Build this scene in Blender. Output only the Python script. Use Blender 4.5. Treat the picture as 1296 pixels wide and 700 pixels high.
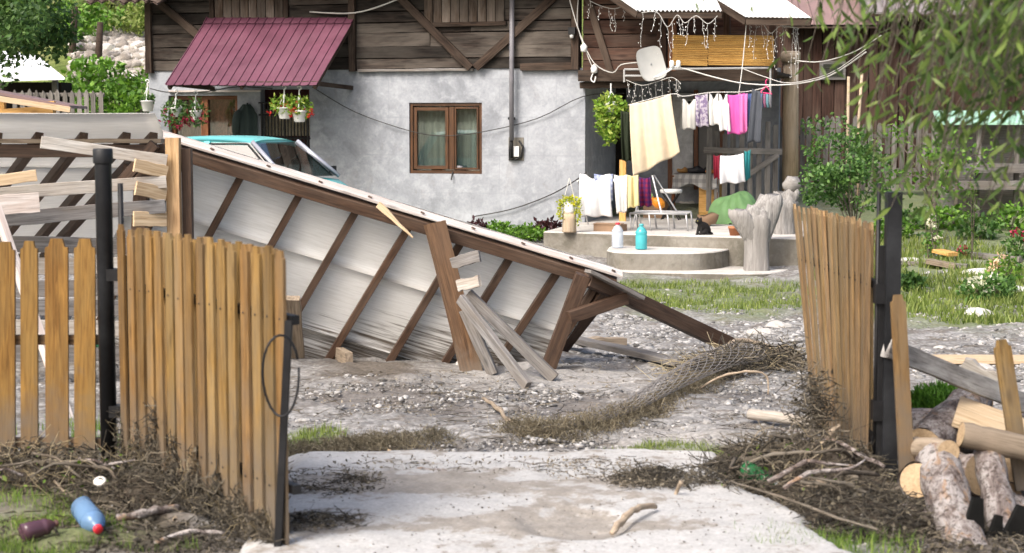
import bpy, math, random
import numpy as np
from math import sin, cos, pi, radians, atan, atan2, sqrt
from mathutils import Vector, Matrix

for _o in list(bpy.data.objects):
    bpy.data.objects.remove(_o)
SC = bpy.context.scene
COL = SC.collection
random.seed(11)
RNG = np.random.default_rng(11)

# ------------------------------------------------------------------ camera, world, sun, exposure
F, CX, CY, EYE = 2200.0, 648.0, 350.0, 1.84        # focal length in photo pixels, centre, eye height
PITCH = atan(200.0 / F)
cam = bpy.data.cameras.new('camera')
cam.sensor_width = 36.0
cam.lens = F / 1296.0 * 36.0
cam.clip_start = 0.1
cam.clip_end = 2000.0
cam.dof.use_dof = True
cam.dof.focus_distance = 18.0
cam.dof.aperture_fstop = 4.0
camo = bpy.data.objects.new('camera', cam)
camo.location = (0, 0, EYE)
camo.rotation_euler = (pi / 2 - PITCH, 0, 0)
COL.objects.link(camo)
SC.camera = camo

SUN_EL, SUN_AZ = radians(46), radians(219)          # azimuth clockwise from +Y: behind the camera, to its left
world = bpy.data.worlds.new('World')
SC.world = world
world.use_nodes = True
wn = world.node_tree
bg = wn.nodes['Background']
sky = wn.nodes.new('ShaderNodeTexSky')
sky.sky_type = 'NISHITA'
sky.sun_disc = False
sky.sun_elevation = SUN_EL
sky.sun_rotation = SUN_AZ
sky.air_density = 1.0
sky.dust_density = 7.0
sky.ozone_density = 1.0
wn.links.new(sky.outputs[0], bg.inputs[0])
bg.inputs[1].default_value = 0.15
sl = bpy.data.lights.new('sun', 'SUN')
sl.energy = 1.7
sl.angle = radians(22)
sl.color = (1.0, 0.99, 0.975)
so = bpy.data.objects.new('sun', sl)
sdir = Vector((sin(SUN_AZ) * cos(SUN_EL), cos(SUN_AZ) * cos(SUN_EL), sin(SUN_EL)))
so.rotation_euler = sdir.to_track_quat('Z', 'Y').to_euler()
so.location = sdir * 40
COL.objects.link(so)
SC.view_settings.view_transform = 'Standard'
SC.view_settings.look = 'None'
SC.view_settings.gamma = 1.0
SC.view_settings.use_curve_mapping = False
SC.view_settings.exposure = 0.82
SC.cycles.max_bounces = 6
SC.cycles.transparent_max_bounces = 12
SC.cycles.use_denoising = True

# ------------------------------------------------------------------ measuring helpers
_sp, _cp = sin(PITCH), cos(PITCH)
def ray(px, py):
    dx, dy = (px - CX) / F, (CY - py) / F
    return Vector((dx, _cp + dy * _sp, -_sp + dy * _cp))
ORG = Vector((0, 0, EYE))
def at(px, py, Y):
    r = ray(px, py)
    return ORG + r * (Y / r.y)

def vn(x, y, seed=0):
    x = np.asarray(x, float); y = np.asarray(y, float)
    xi = np.floor(x).astype(np.int64); yi = np.floor(y).astype(np.int64)
    fx = x - xi; fy = y - yi
    fx = fx * fx * (3 - 2 * fx); fy = fy * fy * (3 - 2 * fy)
    def h(a, b):
        n = (a * 374761393 + b * 668265263 + seed * 974634777) & 0xffffffff
        n = ((n ^ (n >> 13)) * 1274126177) & 0xffffffff
        return ((n ^ (n >> 16)) & 0xffff) / 65535.0
    return (h(xi, yi) * (1 - fx) + h(xi + 1, yi) * fx) * (1 - fy) + (h(xi, yi + 1) * (1 - fx) + h(xi + 1, yi + 1) * fx) * fy
def fbm(x, y, sc=1.0, oc=4, seed=0):
    s, a, t = 0.0, 0.5, 0.0
    for i in range(oc):
        s = s + a * vn(np.asarray(x) * sc, np.asarray(y) * sc, seed + i * 17)
        t += a; a *= 0.5; sc *= 2.03
    return s / t

CTRL = np.array([(0, -5, 0), (-6, -5, 0), (6, -5, 0), (0, 3, 0), (-5, 3, 0), (5, 3, 0), (0, 6, 0), (-3, 8, .02), (3.2, 8, -.10), (0, 9.4, 0), (-3, 10, -.05), (3, 10, -.12),
    (0, 11, -.09), (-2, 11.5, -.1), (2.5, 11.5, -.14), (0, 14, -.19), (-2.5, 14, -.13), (3, 14, -.24), (6, 16, -.26), (0, 18, -.28), (-5, 15, -.05), (-4, 18, 0), (3, 20, -.33),
    (3, 23, -.37), (0.5, 23, -.3), (-2, 22, .02), (-3, 24, .12), (-7, 22, .12), (-7, 30, .2), (-1, 26, .06), (3, 26.5, -.2), (6.3, 21, -.26), (6.5, 24, -.02), (7.5, 27, .28), (5, 31, .5), (8, 31, .55),
    (11, 31, .6), (0, 35, .3), (9, 36, .6), (-10, 36, .6), (-5, 38, .4), (10, 20, -.2), (10, 12, -.1), (-10, 12, 0), (-10, 20, .1), (14, 26, .2), (-16, 28, .3), (0, 60, .6), (40, 60, .8), (-40, 60, .8), (30, 0, 0), (-30, 0, 0), (0, -40, 0)], float)
def gbase(X, Y):
    X = np.asarray(X, float); Y = np.asarray(Y, float)
    d2 = (X[..., None] - CTRL[:, 0]) ** 2 + (Y[..., None] - CTRL[:, 1]) ** 2
    e = -d2 / (2 * 1.7 ** 2)
    e -= e.max(-1, keepdims=True)
    w = np.exp(e)
    return (w * CTRL[:, 2]).sum(-1) / w.sum(-1)
def gh(X, Y):
    X = np.asarray(X, float); Y = np.asarray(Y, float)
    z = gbase(X, Y)
    z = z + (fbm(X, Y, 1.1, 3, 5) - .5) * .10 + (fbm(X, Y * 1.6, 5.0, 3, 9) - .5) * .045
    return z
def gz(x, y):
    return float(gh(np.array([x]), np.array([y]))[0])
def gp(px, py):
    """point of the ground seen at a photo pixel"""
    r = ray(px, py); z = -.1
    for _ in range(12):
        p = ORG + r * ((z - EYE) / r.z)
        z = gz(p.x, p.y)
    return Vector((p.x, p.y, z))

# ------------------------------------------------------------------ object helpers
WM = {}
def put(o, parent=None, M=None):
    M = M or Matrix.Identity(4)
    COL.objects.link(o)
    if parent is not None:
        o.parent = parent
        o.matrix_basis = WM[parent.name].inverted() @ M
    else:
        o.matrix_basis = M
    WM[o.name] = M
    return o
def tag(o, label, cat, group=None):
    o['label'] = label; o['category'] = cat
    if group: o['group'] = group
    return o
def thing(name, label, cat, loc=(0, 0, 0), group=None, M=None):
    o = bpy.data.objects.new(name, None)
    o.empty_display_size = 0.1
    put(o, None, M or Matrix.Translation(Vector(loc)))
    return tag(o, label, cat, group)
def mesh(name, V, Fc, mat, parent=None, M=None, smooth=False, world=True, kind=None):
    """V in world coordinates unless M is given and world is False"""
    me = bpy.data.meshes.new(name)
    M = M or (WM[parent.name].copy() if parent is not None else Matrix.Identity(4))
    V = [Vector(v) for v in V] if not isinstance(V, np.ndarray) else V
    if world and M != Matrix.Identity(4):
        Mi = M.inverted()
        V = [Mi @ Vector(v) for v in V]
    if isinstance(V, np.ndarray): V = V.tolist()
    me.from_pydata([tuple(v) for v in V], [], [tuple(f) for f in Fc])
    if smooth: me.polygons.foreach_set('use_smooth', [True] * len(me.polygons))
    me.materials.append(mat)
    o = bpy.data.objects.new(name, me)
    put(o, parent, M)
    if kind: o['kind'] = kind
    return o
def npmesh(name, V, T, mat, parent=None, smooth=False, kind=None, k=3):
    """big arrays: V (n,3) world coordinates, T (m,k)"""
    me = bpy.data.meshes.new(name)
    V = np.asarray(V, np.float32); T = np.asarray(T, np.int32)
    me.vertices.add(len(V)); me.vertices.foreach_set('co', V.ravel())
    me.loops.add(T.size); me.loops.foreach_set('vertex_index', T.ravel())
    me.polygons.add(len(T)); me.polygons.foreach_set('loop_start', np.arange(0, T.size, k, dtype=np.int32))
    if smooth: me.polygons.foreach_set('use_smooth', np.ones(len(T), bool))
    me.update(calc_edges=True); me.validate()
    me.materials.append(mat)
    o = bpy.data.objects.new(name, me)
    if parent is not None:
        COL.objects.link(o); o.parent = parent
        o.matrix_basis = WM[parent.name].inverted(); WM[o.name] = Matrix.Identity(4)
    else:
        put(o)
    if kind: o['kind'] = kind
    return o

class MB:
    def __init__(s): s.v = []; s.f = []
    def add(s, V, Fc):
        n = len(s.v); s.v += [Vector(v) for v in V]; s.f += [tuple(i + n for i in f) for f in Fc]; return s
    def box(s, lo, hi, M=None):
        x0, y0, z0 = lo; x1, y1, z1 = hi
        V = [(x0, y0, z0), (x1, y0, z0), (x1, y1, z0), (x0, y1, z0), (x0, y0, z1), (x1, y0, z1), (x1, y1, z1), (x0, y1, z1)]
        if M: V = [M @ Vector(v) for v in V]
        return s.add(V, [(0, 3, 2, 1), (4, 5, 6, 7), (0, 1, 5, 4), (1, 2, 6, 5), (2, 3, 7, 6), (3, 0, 4, 7)])
    def tube(s, pts, r, n=8, cap=True):
        V, Fc = tubeg(pts, r, n, cap); return s.add(V, Fc)
    def lathe(s, prof, n=16, M=None):
        V, Fc = latheg(prof, n)
        if M: V = [M @ v for v in V]
        return s.add(V, Fc)
    def build(s, name, mat, parent=None, M=None, smooth=False, world=True, kind=None):
        return mesh(name, s.v, s.f, mat, parent, M, smooth, world, kind)

def frame(d, up=(0, 0, 1)):
    x = Vector(d).normalized(); up = Vector(up)
    if abs(x.dot(up.normalized())) > .99: up = Vector((0, 1, 0))
    z = (up - x * up.dot(x)).normalized(); y = z.cross(x)
    return Matrix((x, y, z)).transposed()
def tubeg(pts, r, n=8, cap=True):
    pts = [Vector(p) for p in pts]; m = len(pts)
    if not hasattr(r, '__len__'): r = [r] * m
    V, Fc = [], []
    up = Vector((0, 0, 1)); prev = None
    for i, p in enumerate(pts):
        d = (pts[min(i + 1, m - 1)] - pts[max(i - 1, 0)])
        if d.length < 1e-9: d = Vector((0, 0, 1))
        d.normalize()
        if prev is None:
            a = d.orthogonal().normalized()
        else:
            a = (prev - d * prev.dot(d)); a = a.normalized() if a.length > 1e-6 else d.orthogonal().normalized()
        prev = a; b = d.cross(a)
        for k in range(n):
            t = 2 * pi * k / n
            V.append(p + (a * cos(t) + b * sin(t)) * r[i])
    for i in range(m - 1):
        for k in range(n):
            k2 = (k + 1) % n
            Fc.append((i * n + k, i * n + k2, (i + 1) * n + k2, (i + 1) * n + k))
    if cap:
        Fc.append(tuple(range(n - 1, -1, -1))); Fc.append(tuple((m - 1) * n + k for k in range(n)))
    return V, Fc
def latheg(prof, n=16):
    V = [Vector((r * cos(2 * pi * k / n), r * sin(2 * pi * k / n), z)) for r, z in prof for k in range(n)]
    Fc = []
    for i in range(len(prof) - 1):
        for k in range(n):
            k2 = (k + 1) % n
            Fc.append((i * n + k, i * n + k2, (i + 1) * n + k2, (i + 1) * n + k))
    Fc.append(tuple(range(n - 1, -1, -1))); Fc.append(tuple((len(prof) - 1) * n + k for k in range(n)))
    return V, Fc
def smoothpts(pts, k=4):
    P = [Vector(p) for p in pts]; out = []
    for i in range(len(P) - 1):
        a, b, c, d = P[max(i - 1, 0)], P[i], P[i + 1], P[min(i + 2, len(P) - 1)]
        for j in range(k):
            t = j / k
            out.append(.5 * ((2 * b) + (c - a) * t + (2 * a - 5 * b + 4 * c - d) * t * t + (3 * b - a - 3 * c + d) * t ** 3))
    out.append(P[-1]); return out
def tube(name, pts, r, mat, parent=None, n=8, smooth=True, cap=True):
    V, Fc = tubeg(pts, r, n, cap)
    return mesh(name, V, Fc, mat, parent, smooth=smooth)
def sag(a, b, s, n=12):
    a, b = Vector(a), Vector(b)
    return [a.lerp(b, i / n) - Vector((0, 0, s * 4 * (i / n) * (1 - i / n))) for i in range(n + 1)]

def board(name, p0, p1, w, t, mat, parent=None, up=(0, 0, 1), ch=.003, bow=0.0, seg=1, rag=0.0, taper=1.0):
    """a plank from p0 to p1: w along up, t across it; its own X axis runs along the grain"""
    p0, p1 = Vector(p0), Vector(p1); L = (p1 - p0).length
    R = frame(p1 - p0, up).to_4x4(); M = Matrix.Translation(p0) @ R
    ch = min(ch, w * .3, t * .3)
    V, Fc = [], []
    if bow or rag: seg = max(seg, 5)
    for i in range(seg + 1):
        u = i / seg; ww = (w * (1 + (taper - 1) * u)) / 2; tt = t / 2
        dz = bow * 4 * u * (1 - u) + (random.uniform(-1, 1) * rag if 0 < i < seg else 0)
        wj = 1 + (random.uniform(-1, 1) * rag / max(w, .01) * 1.5 if rag else 0)
        ww *= wj
        c = ch
        ring = [(-tt + c, -ww), (tt - c, -ww), (tt, -ww + c), (tt, ww - c), (tt - c, ww), (-tt + c, ww), (-tt, ww - c), (-tt, -ww + c)]
        for (y, z) in ring:
            ex = random.uniform(-rag, rag) if (rag and i in (0, seg)) else 0
            V.append((u * L + ex, y, z + dz))
    for i in range(seg):
        for k in range(8):
            k2 = (k + 1) % 8
            Fc.append((i * 8 + k, i * 8 + k2, (i + 1) * 8 + k2, (i + 1) * 8 + k))
    Fc.append(tuple(range(7, -1, -1))); Fc.append(tuple(seg * 8 + k for k in range(8)))
    return mesh(name, V, Fc, mat, parent, M, world=False)

def extr(name, prof, t, M, mat, parent=None):
    """a flat outline (x along grain, z across) given a thickness t along y, placed by M"""
    n = len(prof)
    V = [(x, -t / 2, z) for x, z in prof] + [(x, t / 2, z) for x, z in prof]
    Fc = [tuple(range(n)), tuple(range(2 * n - 1, n - 1, -1))] + [(i, i + n, (i + 1) % n + n, (i + 1) % n) for i in range(n)]
    return mesh(name, V, Fc, mat, parent, M, world=False)

def gridg(fn, nu, nv):
    V = [fn(i / nu, j / nv) for j in range(nv + 1) for i in range(nu + 1)]
    Fc = [(j * (nu + 1) + i, j * (nu + 1) + i + 1, (j + 1) * (nu + 1) + i + 1, (j + 1) * (nu + 1) + i) for j in range(nv) for i in range(nu)]
    return V, Fc

def ico(sub=1):
    import bmesh
    bm = bmesh.new(); bmesh.ops.create_icosphere(bm, subdivisions=sub, radius=1.0)
    V = np.array([v.co[:] for v in bm.verts]); T = np.array([[v.index for v in f.verts] for f in bm.faces]); bm.free()
    return V, T
def rotm(n, rng, tilt=None):
    """random rotation matrices (n,3,3); tilt limits the lean from upright"""
    a = rng.uniform(0, 2 * pi, n)
    if tilt is None:
        q = rng.normal(size=(n, 4)); q /= np.linalg.norm(q, axis=1)[:, None]
        w, x, y, z = q.T
        return np.stack([1 - 2 * (y * y + z * z), 2 * (x * y - z * w), 2 * (x * z + y * w), 2 * (x * y + z * w), 1 - 2 * (x * x + z * z), 2 * (y * z - x * w), 2 * (x * z - y * w), 2 * (y * z + x * w), 1 - 2 * (x * x + y * y)], -1).reshape(n, 3, 3)
    ca, sa = np.cos(a), np.sin(a); z0 = np.zeros(n); o1 = np.ones(n)
    Rz = np.stack([ca, -sa, z0, sa, ca, z0, z0, z0, o1], -1).reshape(n, 3, 3)
    b = rng.uniform(-tilt, tilt, n); cb, sb = np.cos(b), np.sin(b)
    Rx = np.stack([o1, z0, z0, z0, cb, -sb, z0, sb, cb], -1).reshape(n, 3, 3)
    c = rng.uniform(0, 2 * pi, n); cc, scn = np.cos(c), np.sin(c)
    Rz2 = np.stack([cc, -scn, z0, scn, cc, z0, z0, z0, o1], -1).reshape(n, 3, 3)
    return Rz2 @ Rx @ Rz
def scatter(BV, BT, pos, R, S):
    """copies of a base shape joined: S (n,3)"""
    n, k = len(pos), len(BV)
    V = np.einsum('nij,nkj->nki', R, BV[None] * S[:, None, :]) + pos[:, None, :]
    T = (BT[None] + (np.arange(n) * k)[:, None, None]).reshape(-1, BT.shape[1])
    return V.reshape(-1, 3), T
# ------------------------------------------------------------------ materials
class NT:
    def __init__(s, name, rough=.8, spec=.3):
        s.m = bpy.data.materials.new(name); s.m.use_nodes = True
        s.t = s.m.node_tree; s.b = s.t.nodes['Principled BSDF']; s.out = s.t.nodes['Material Output']
        s.b.inputs['Roughness'].default_value = rough
        s.b.inputs['Specular IOR Level'].default_value = spec
    def n(s, typ, **kw):
        nd = s.t.nodes.new('ShaderNode' + typ)
        for k, v in kw.items():
            if k.startswith('i_'):
                key = k[2:]; key = int(key) if key.isdigit() else key.replace('_', ' ')
                nd.inputs[key].default_value = v
            else: setattr(nd, k, v)
        return nd
    def l(s, a, b): s.t.links.new(a, b)
    def coords(s, kind='Object', scale=(1, 1, 1), rnd=True):
        tc = s.n('TexCoord'); mp = s.n('Mapping'); mp.inputs['Scale'].default_value = scale
        src = tc.outputs[kind] if kind != 'World' else s.n('NewGeometry').outputs['Position']
        if rnd and kind != 'World':
            oi = s.n('ObjectInfo'); mu = s.n('VectorMath', operation='SCALE'); mu.inputs[0].default_value = (17.3, 31.7, 23.1); s.l(oi.outputs['Random'], mu.inputs['Scale'])
            ad = s.n('VectorMath', operation='ADD'); s.l(src, ad.inputs[0]); s.l(mu.outputs[0], ad.inputs[1]); src = ad.outputs[0]
        s.l(src, mp.inputs[0]); return mp.outputs[0]
    def noise(s, vec, scale=5, detail=5, rough=.55, dist=0):
        nd = s.n('TexNoise', i_Scale=scale, i_Detail=detail, i_Roughness=rough, i_Distortion=dist)
        s.l(vec, nd.inputs['Vector']); return nd.outputs['Fac']
    def ramp(s, fac, stops):
        r = s.n('ValToRGB'); e = r.color_ramp.elements
        while len(e) < len(stops): e.new(.5)
        for el, (p, c) in zip(e, stops):
            el.position = p; el.color = (*c, 1) if hasattr(c, '__len__') else (c, c, c, 1)
        s.l(fac, r.inputs[0]); return r.outputs[0]
    def mix(s, fac, a, b, mode='MIX'):
        m = s.n('MixRGB', blend_type=mode)
        for i, x in ((0, fac), (1, a), (2, b)):
            if hasattr(x, 'is_output'): s.l(x, m.inputs[i])
            elif hasattr(x, '__len__'): m.inputs[i].default_value = (*x, 1)
            else: m.inputs[i].default_value = x if i == 0 else (x, x, x, 1)
        return m.outputs[0]
    def math(s, op, a, b=0.0, clamp=False):
        m = s.n('Math', operation=op, use_clamp=clamp)
        for i, x in ((0, a), (1, b)):
            if hasattr(x, 'is_output'): s.l(x, m.inputs[i])
            else: m.inputs[i].default_value = x
        return m.outputs[0]
    def color(s, c):
        if hasattr(c, 'is_output'): s.l(c, s.b.inputs['Base Color'])
        else: s.b.inputs['Base Color'].default_value = (*c, 1)
        return s
    def rough(s, f): s.l(f, s.b.inputs['Roughness'])
    def bump(s, h, strength=.3, dist=.01):
        b = s.n('Bump', i_Strength=strength, i_Distance=dist); s.l(h, b.inputs['Height']); s.l(b.outputs[0], s.b.inputs['Normal'])
    def vary(s, col, amt=.25, src='Random', hue=.0):
        """lighter and darker from piece to piece"""
        r = s.n('ObjectInfo').outputs['Random'] if src == 'Random' else s.n('NewGeometry').outputs['Random Per Island']
        h = s.n('HueSaturation'); s.l(col, h.inputs['Color'])
        s.l(s.math('ADD', s.math('MULTIPLY', r, 2 * amt), 1 - amt), h.inputs['Value'])
        if hue:
            r2 = s.math('FRACT', s.math('MULTIPLY', r, 7.31))
            s.l(s.math('ADD', s.math('MULTIPLY', r2, 2 * hue), .5 - hue), h.inputs['Hue'])
        return h.outputs[0]

def wood(name, c1, c2, c3=None, rough=.75, s=1.0, var=.2, mud=None, c3amt=.5, spec=.25, bump=.35, kind='Object', hue=0.0, knots=True, flake=.55):
    t = NT(name, rough, spec)
    v = t.coords(kind, (1.6 * s, 26 * s, 26 * s))
    g = t.noise(v, 2.2, 7, .6, .7)
    col = t.ramp(g, [(.26, tuple(x * .55 for x in c1)), (.40, c1), (.70, c2)])
    v2 = t.coords(kind, (.9 * s, 3.0 * s, 3.0 * s))
    big = t.noise(v2, 2.0, 4, .6, .3)
    if c3: col = t.mix(t.ramp(big, [(.5 - .15, 0.0), (.5 + .2, c3amt * 1.6 if c3amt < .6 else 1.0)]), col, c3)
    if knots:
        vo = t.n('TexVoronoi', i_Scale=1.0); t.l(t.coords(kind, (2.6 * s, 8 * s, 8 * s)), vo.inputs['Vector'])
        kn = t.ramp(vo.outputs['Distance'], [(.05, 1.0), (.16, 0.0)])
        col = t.mix(t.math('MULTIPLY', kn, .55), col, tuple(x * .35 for x in c1))
    col = t.vary(col, var, hue=hue)
    fl = t.noise(t.coords(kind, (2.2 * s, 60 * s, 60 * s)), 1.3, 4, .7, .3)
    col = t.mix(t.ramp(fl, [(.56, 0.0), (.68, flake)]), col, tuple(x * .4 for x in c1))
    if mud:
        z0, z1, mc, am = mud
        pos = t.n('NewGeometry').outputs['Position']; sx = t.n('SeparateXYZ'); t.l(pos, sx.inputs[0])
        nz = t.noise(t.coords('World', (1, 1, 1)), 7, 5, .65)
        h = t.math('ADD', sx.outputs[2], t.math('MULTIPLY', t.math('SUBTRACT', nz, .5), (z1 - z0) * 1.6))
        mr = t.n('MapRange', i_1=z1, i_2=z0, i_3=0.0, i_4=am); t.l(h, mr.inputs[0])
        col = t.mix(mr.outputs[0], col, mc)
    t.color(col)
    t.bump(g, bump, .006)
    return t.m

def plain(name, c, rough=.6, spec=.4, metal=0.0, var=.06, scale=6, dirt=None, bump=0, coat=0, src=None):
    t = NT(name, rough, spec)
    v = t.coords('Object')
    n = t.noise(v, scale, 5, .6)
    col = t.ramp(n, [(.25, tuple(x * (1 - var * 2) for x in c)), (.75, tuple(min(1, x * (1 + var * 2)) for x in c))])
    if dirt:
        d = t.noise(v, scale * .45, 6, .7)
        col = t.mix(t.ramp(d, [(.45, 0.0), (.72, dirt[1])]), col, dirt[0])
    if src: col = t.vary(col, src, 'Random')
    t.color(col)
    t.b.inputs['Metallic'].default_value = metal
    if bump: t.bump(n, bump, .01)
    return t.m

def fabric(name, c, c2=None, check=None, rough=.9, fold=.25):
    t = NT(name, rough, .1)
    v = t.coords('Object')
    n = t.noise(v, 9, 4, .6)
    col = t.ramp(n, [(.3, tuple(x * .88 for x in c)), (.7, c)])
    if c2 and not check:
        m = t.noise(v, 22, 3, .6); col = t.mix(t.ramp(m, [(.48, 0.0), (.56, 1.0)]), col, c2)
    if check:
        sx = t.n('SeparateXYZ'); t.l(v, sx.inputs[0])
        for ax in (0, 2):
            f = t.math('FRACT', t.math('MULTIPLY', sx.outputs[ax], check)); f = t.math('GREATER_THAN', f, .5)
            col = t.mix(t.math('MULTIPLY', f, .55), col, c2)
    t.color(col)
    tr = t.n('BsdfTranslucent'); t.l(col, tr.inputs[0])
    mx = t.n('MixShader', i_0=.22); t.l(t.b.outputs[0], mx.inputs[1]); t.l(tr.outputs[0], mx.inputs[2]); t.l(mx.outputs[0], t.out.inputs[0])
    w = t.noise(t.coords('Object', (14, 14, 3)), 1.2, 3, .5); t.bump(w, fold, .02)
    return t.m

def leafm(name, c1, c2, c3=None, rough=.5, tl=.3):
    t = NT(name, rough, .35)
    r = t.n('NewGeometry').outputs['Random Per Island']
    st = [(0.0, c1), (.6, c2)] + ([(.93, c3)] if c3 else [])
    col = t.ramp(r, st)
    big = t.noise(t.coords('World'), 1.7, 3, .5)
    col = t.mix(1.0, col, t.ramp(big, [(.3, (.72, .74, .7)), (.7, (1.15, 1.12, 1.0))]), 'MULTIPLY')
    t.color(col)
    tr = t.n('BsdfTranslucent'); t.l(t.mix(1.0, col, (1.25, 1.3, .7), 'MULTIPLY'), tr.inputs[0])
    mx = t.n('MixShader', i_0=tl); t.l(t.b.outputs[0], mx.inputs[1]); t.l(tr.outputs[0], mx.inputs[2]); t.l(mx.outputs[0], t.out.inputs[0])
    return t.m

def stonem(name, stops, rough=.85, scale=9):
    t = NT(name, rough, .3)
    r = t.n('NewGeometry').outputs['Random Per Island']
    col = t.ramp(r, stops)
    n = t.noise(t.coords('World'), scale * 3, 5, .65)
    col = t.mix(1.0, col, t.ramp(n, [(.25, .62), (.75, 1.2)]), 'MULTIPLY')
    t.color(col); t.bump(n, .3, .01)
    return t.m

def glassm(name, tint=(.9, .95, .95), refl=.16):
    t = NT(name)
    gl = t.n('BsdfGlossy', i_Roughness=.02); tp = t.n('BsdfTransparent', i_0=(*tint, 1))
    lw = t.n('LayerWeight', i_Blend=.35)
    f = t.math('ADD', t.math('MULTIPLY', lw.outputs['Fresnel'], .6), refl, True)
    mx = t.n('MixShader'); t.l(f, mx.inputs[0]); t.l(tp.outputs[0], mx.inputs[1]); t.l(gl.outputs[0], mx.inputs[2]); t.l(mx.outputs[0], t.out.inputs[0])
    return t.m
def plastic(name, c, tl=.5, rough=.15):
    t = NT(name, rough, .5); t.color(c)
    tp = t.n('BsdfTransparent', i_0=(*[min(1, x * 1.3 + .1) for x in c], 1))
    mx = t.n('MixShader', i_0=tl); t.l(t.b.outputs[0], mx.inputs[1]); t.l(tp.outputs[0], mx.inputs[2]); t.l(mx.outputs[0], t.out.inputs[0])
    return t.m

MUD = (.20, .17, .135)
M_PICKET = wood('stained_picket', (.155, .075, .014), (.33, .180, .042), (.235, .15, .05), .6, 1.1, .24, (.02, .5, (.13, .108, .085), .95), .5, .3, .4, hue=.005)
M_GATEPICKET = wood('stained_gate_picket', (.135, .072, .019), (.33, .195, .060), (.18, .13, .07), .6, 1.1, .30, (.0, .62, (.13, .108, .085), .95), .6, .3, .4, hue=.006)
M_GATEPICKET2 = wood('sun_bleached_gate_picket', (.165, .098, .04), (.37, .24, .108), (.20, .15, .09), .6, 1.1, .28, (-.1, .45, (.13, .108, .085), .85), .55, .3, .4, hue=.005)
M_RAIL = wood('dark_rail', (.10, .06, .03), (.22, .14, .08), (.18, .14, .1), .8)
M_BEAM = wood('brown_stained_beam', (.042, .022, .013), (.108, .060, .036), (.17, .125, .095), .6, 1, .12, None, .25, .35)
M_BEAMFRONT = wood('orange_brown_beam', (.085, .044, .022), (.23, .130, .066), (.14, .085, .05), .6, 1, .1, (-.35, .15, MUD, .9), .5, .35)
M_POSTLIGHT = wood('pale_brown_post', (.36, .22, .10), (.62, .43, .24), (.42, .26, .14), .6, 1, .1, None, .5)
M_WEATHER = wood('weathered_grey_board', (.36, .335, .30), (.66, .635, .59), (.33, .27, .21), .85, 1, .14, (-.3, .1, MUD, .5), .5)
M_GREYPLANK = wood('grey_plank', (.115, .11, .108), (.27, .265, .262), (.18, .155, .13), .8, 1, .16, (-.4, .0, MUD, .6), .5)
M_FRESH = wood('fresh_sawn_wood', (.44, .31, .18), (.66, .53, .36), (.52, .40, .27), .7, 1, .1, None, .5)
M_WHITEBOARD = wood('pale_board_and_lit_edge', (.48, .44, .41), (.74, .71, .685), (.50, .38, .32), .75, 1, .1, None, .4)
M_HPLANK = wood('old_house_plank', (.012, .009, .0075), (.050, .037, .030), (.145, .127, .108), .85, .55, .55, None, .40, .2, .5)
M_HPLANKRED = wood('old_red_brown_plank', (.03, .014, .010), (.10, .046, .03), (.13, .09, .07), .85, .55, .35, None, .5, .2, .5)
M_HPOST = wood('old_house_post', (.017, .011, .008), (.066, .042, .030), (.10, .075, .058), .85, .7, .2, None, .5, .2, .5)
M_SHUTTER = wood('shutter_board', (.04, .027, .019), (.12, .085, .062), (.20, .17, .145), .85, .7, .35, None, .5)
M_BARN = wood('barn_board', (.024, .011, .008), (.070, .034, .024), (.10, .066, .052), .85, .5, .3, None, .5, .2, .4)
M_GREYPICKET = wood('grey_weathered_picket', (.075, .067, .06), (.20, .183, .165), (.28, .265, .245), .85, .7, .3, None, .5)
M_LOGPOLE = wood('pale_log', (.33, .25, .16), (.58, .46, .32), (.42, .34, .26), .8, .6, .1, None, .5)
M_BAMBOO = wood('bamboo_slat', (.46, .24, .055), (.74, .46, .14), (.60, .34, .09), .6, 1, .22, None, .4, .3, .2, knots=False)
M_STUMP = wood('bleached_stump', (.16, .152, .146), (.40, .39, .375), (.25, .235, .22), .85, .7, .05, None, .6, .2, .6, knots=False, flake=.25)
M_DRIFT = wood('driftwood', (.20, .155, .11), (.42, .345, .26), (.27, .215, .16), .8, 1, .25, None, .5)
def barkm():
    t = NT('flaky_log_bark', .9, .2)
    v = t.coords('Object', (1, 1, 1)); a = t.noise(t.coords('Object', (4, 9, 9)), 1.6, 6, .65, .8); b = t.noise(v, 45, 6, .75, .5); c = t.noise(t.coords('Object', (3, 6, 6)), 2.4, 4, .6, 1.0)
    col = t.ramp(a, [(.32, (.08, .06, .054)), (.44, (.24, .20, .185)), (.56, (.42, .385, .37)), (.75, (.54, .51, .49))])
    col = t.mix(t.ramp(c, [(.56, 0.0), (.64, .9)]), col, (.36, .235, .15))
    col = t.mix(t.ramp(b, [(.50, 0.0), (.60, .85)]), col, (.06, .043, .036))
    t.color(t.vary(col, .2)); t.bump(t.math('ADD', a, t.math('MULTIPLY', b, .6)), 1.0, .02)
    return t.m
M_BARK = barkm()
M_CUT = wood('log_cut_end', (.32, .225, .13), (.50, .37, .23), (.38, .28, .18), .75, 1, .15, None, .5)
M_REDWOOD = wood('red_brown_frame', (.11, .036, .012), (.25, .095, .035), None, .45, 1, .1, None, .5, .4)
M_WINFRAME = wood('varnished_window_frame', (.05, .02, .007), (.12, .05, .016), None, .4, 1, .1, None, .5, .5)
M_ORANGE = wood('orange_new_wood', (.55, .30, .09), (.78, .48, .18), None, .6, 1, .1)
M_BARKT = wood('tree_bark', (.05, .04, .03), (.16, .13, .10), (.2, .18, .15), .9, 1.2, .2, None, .5, .2, 1.0, knots=False)

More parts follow.
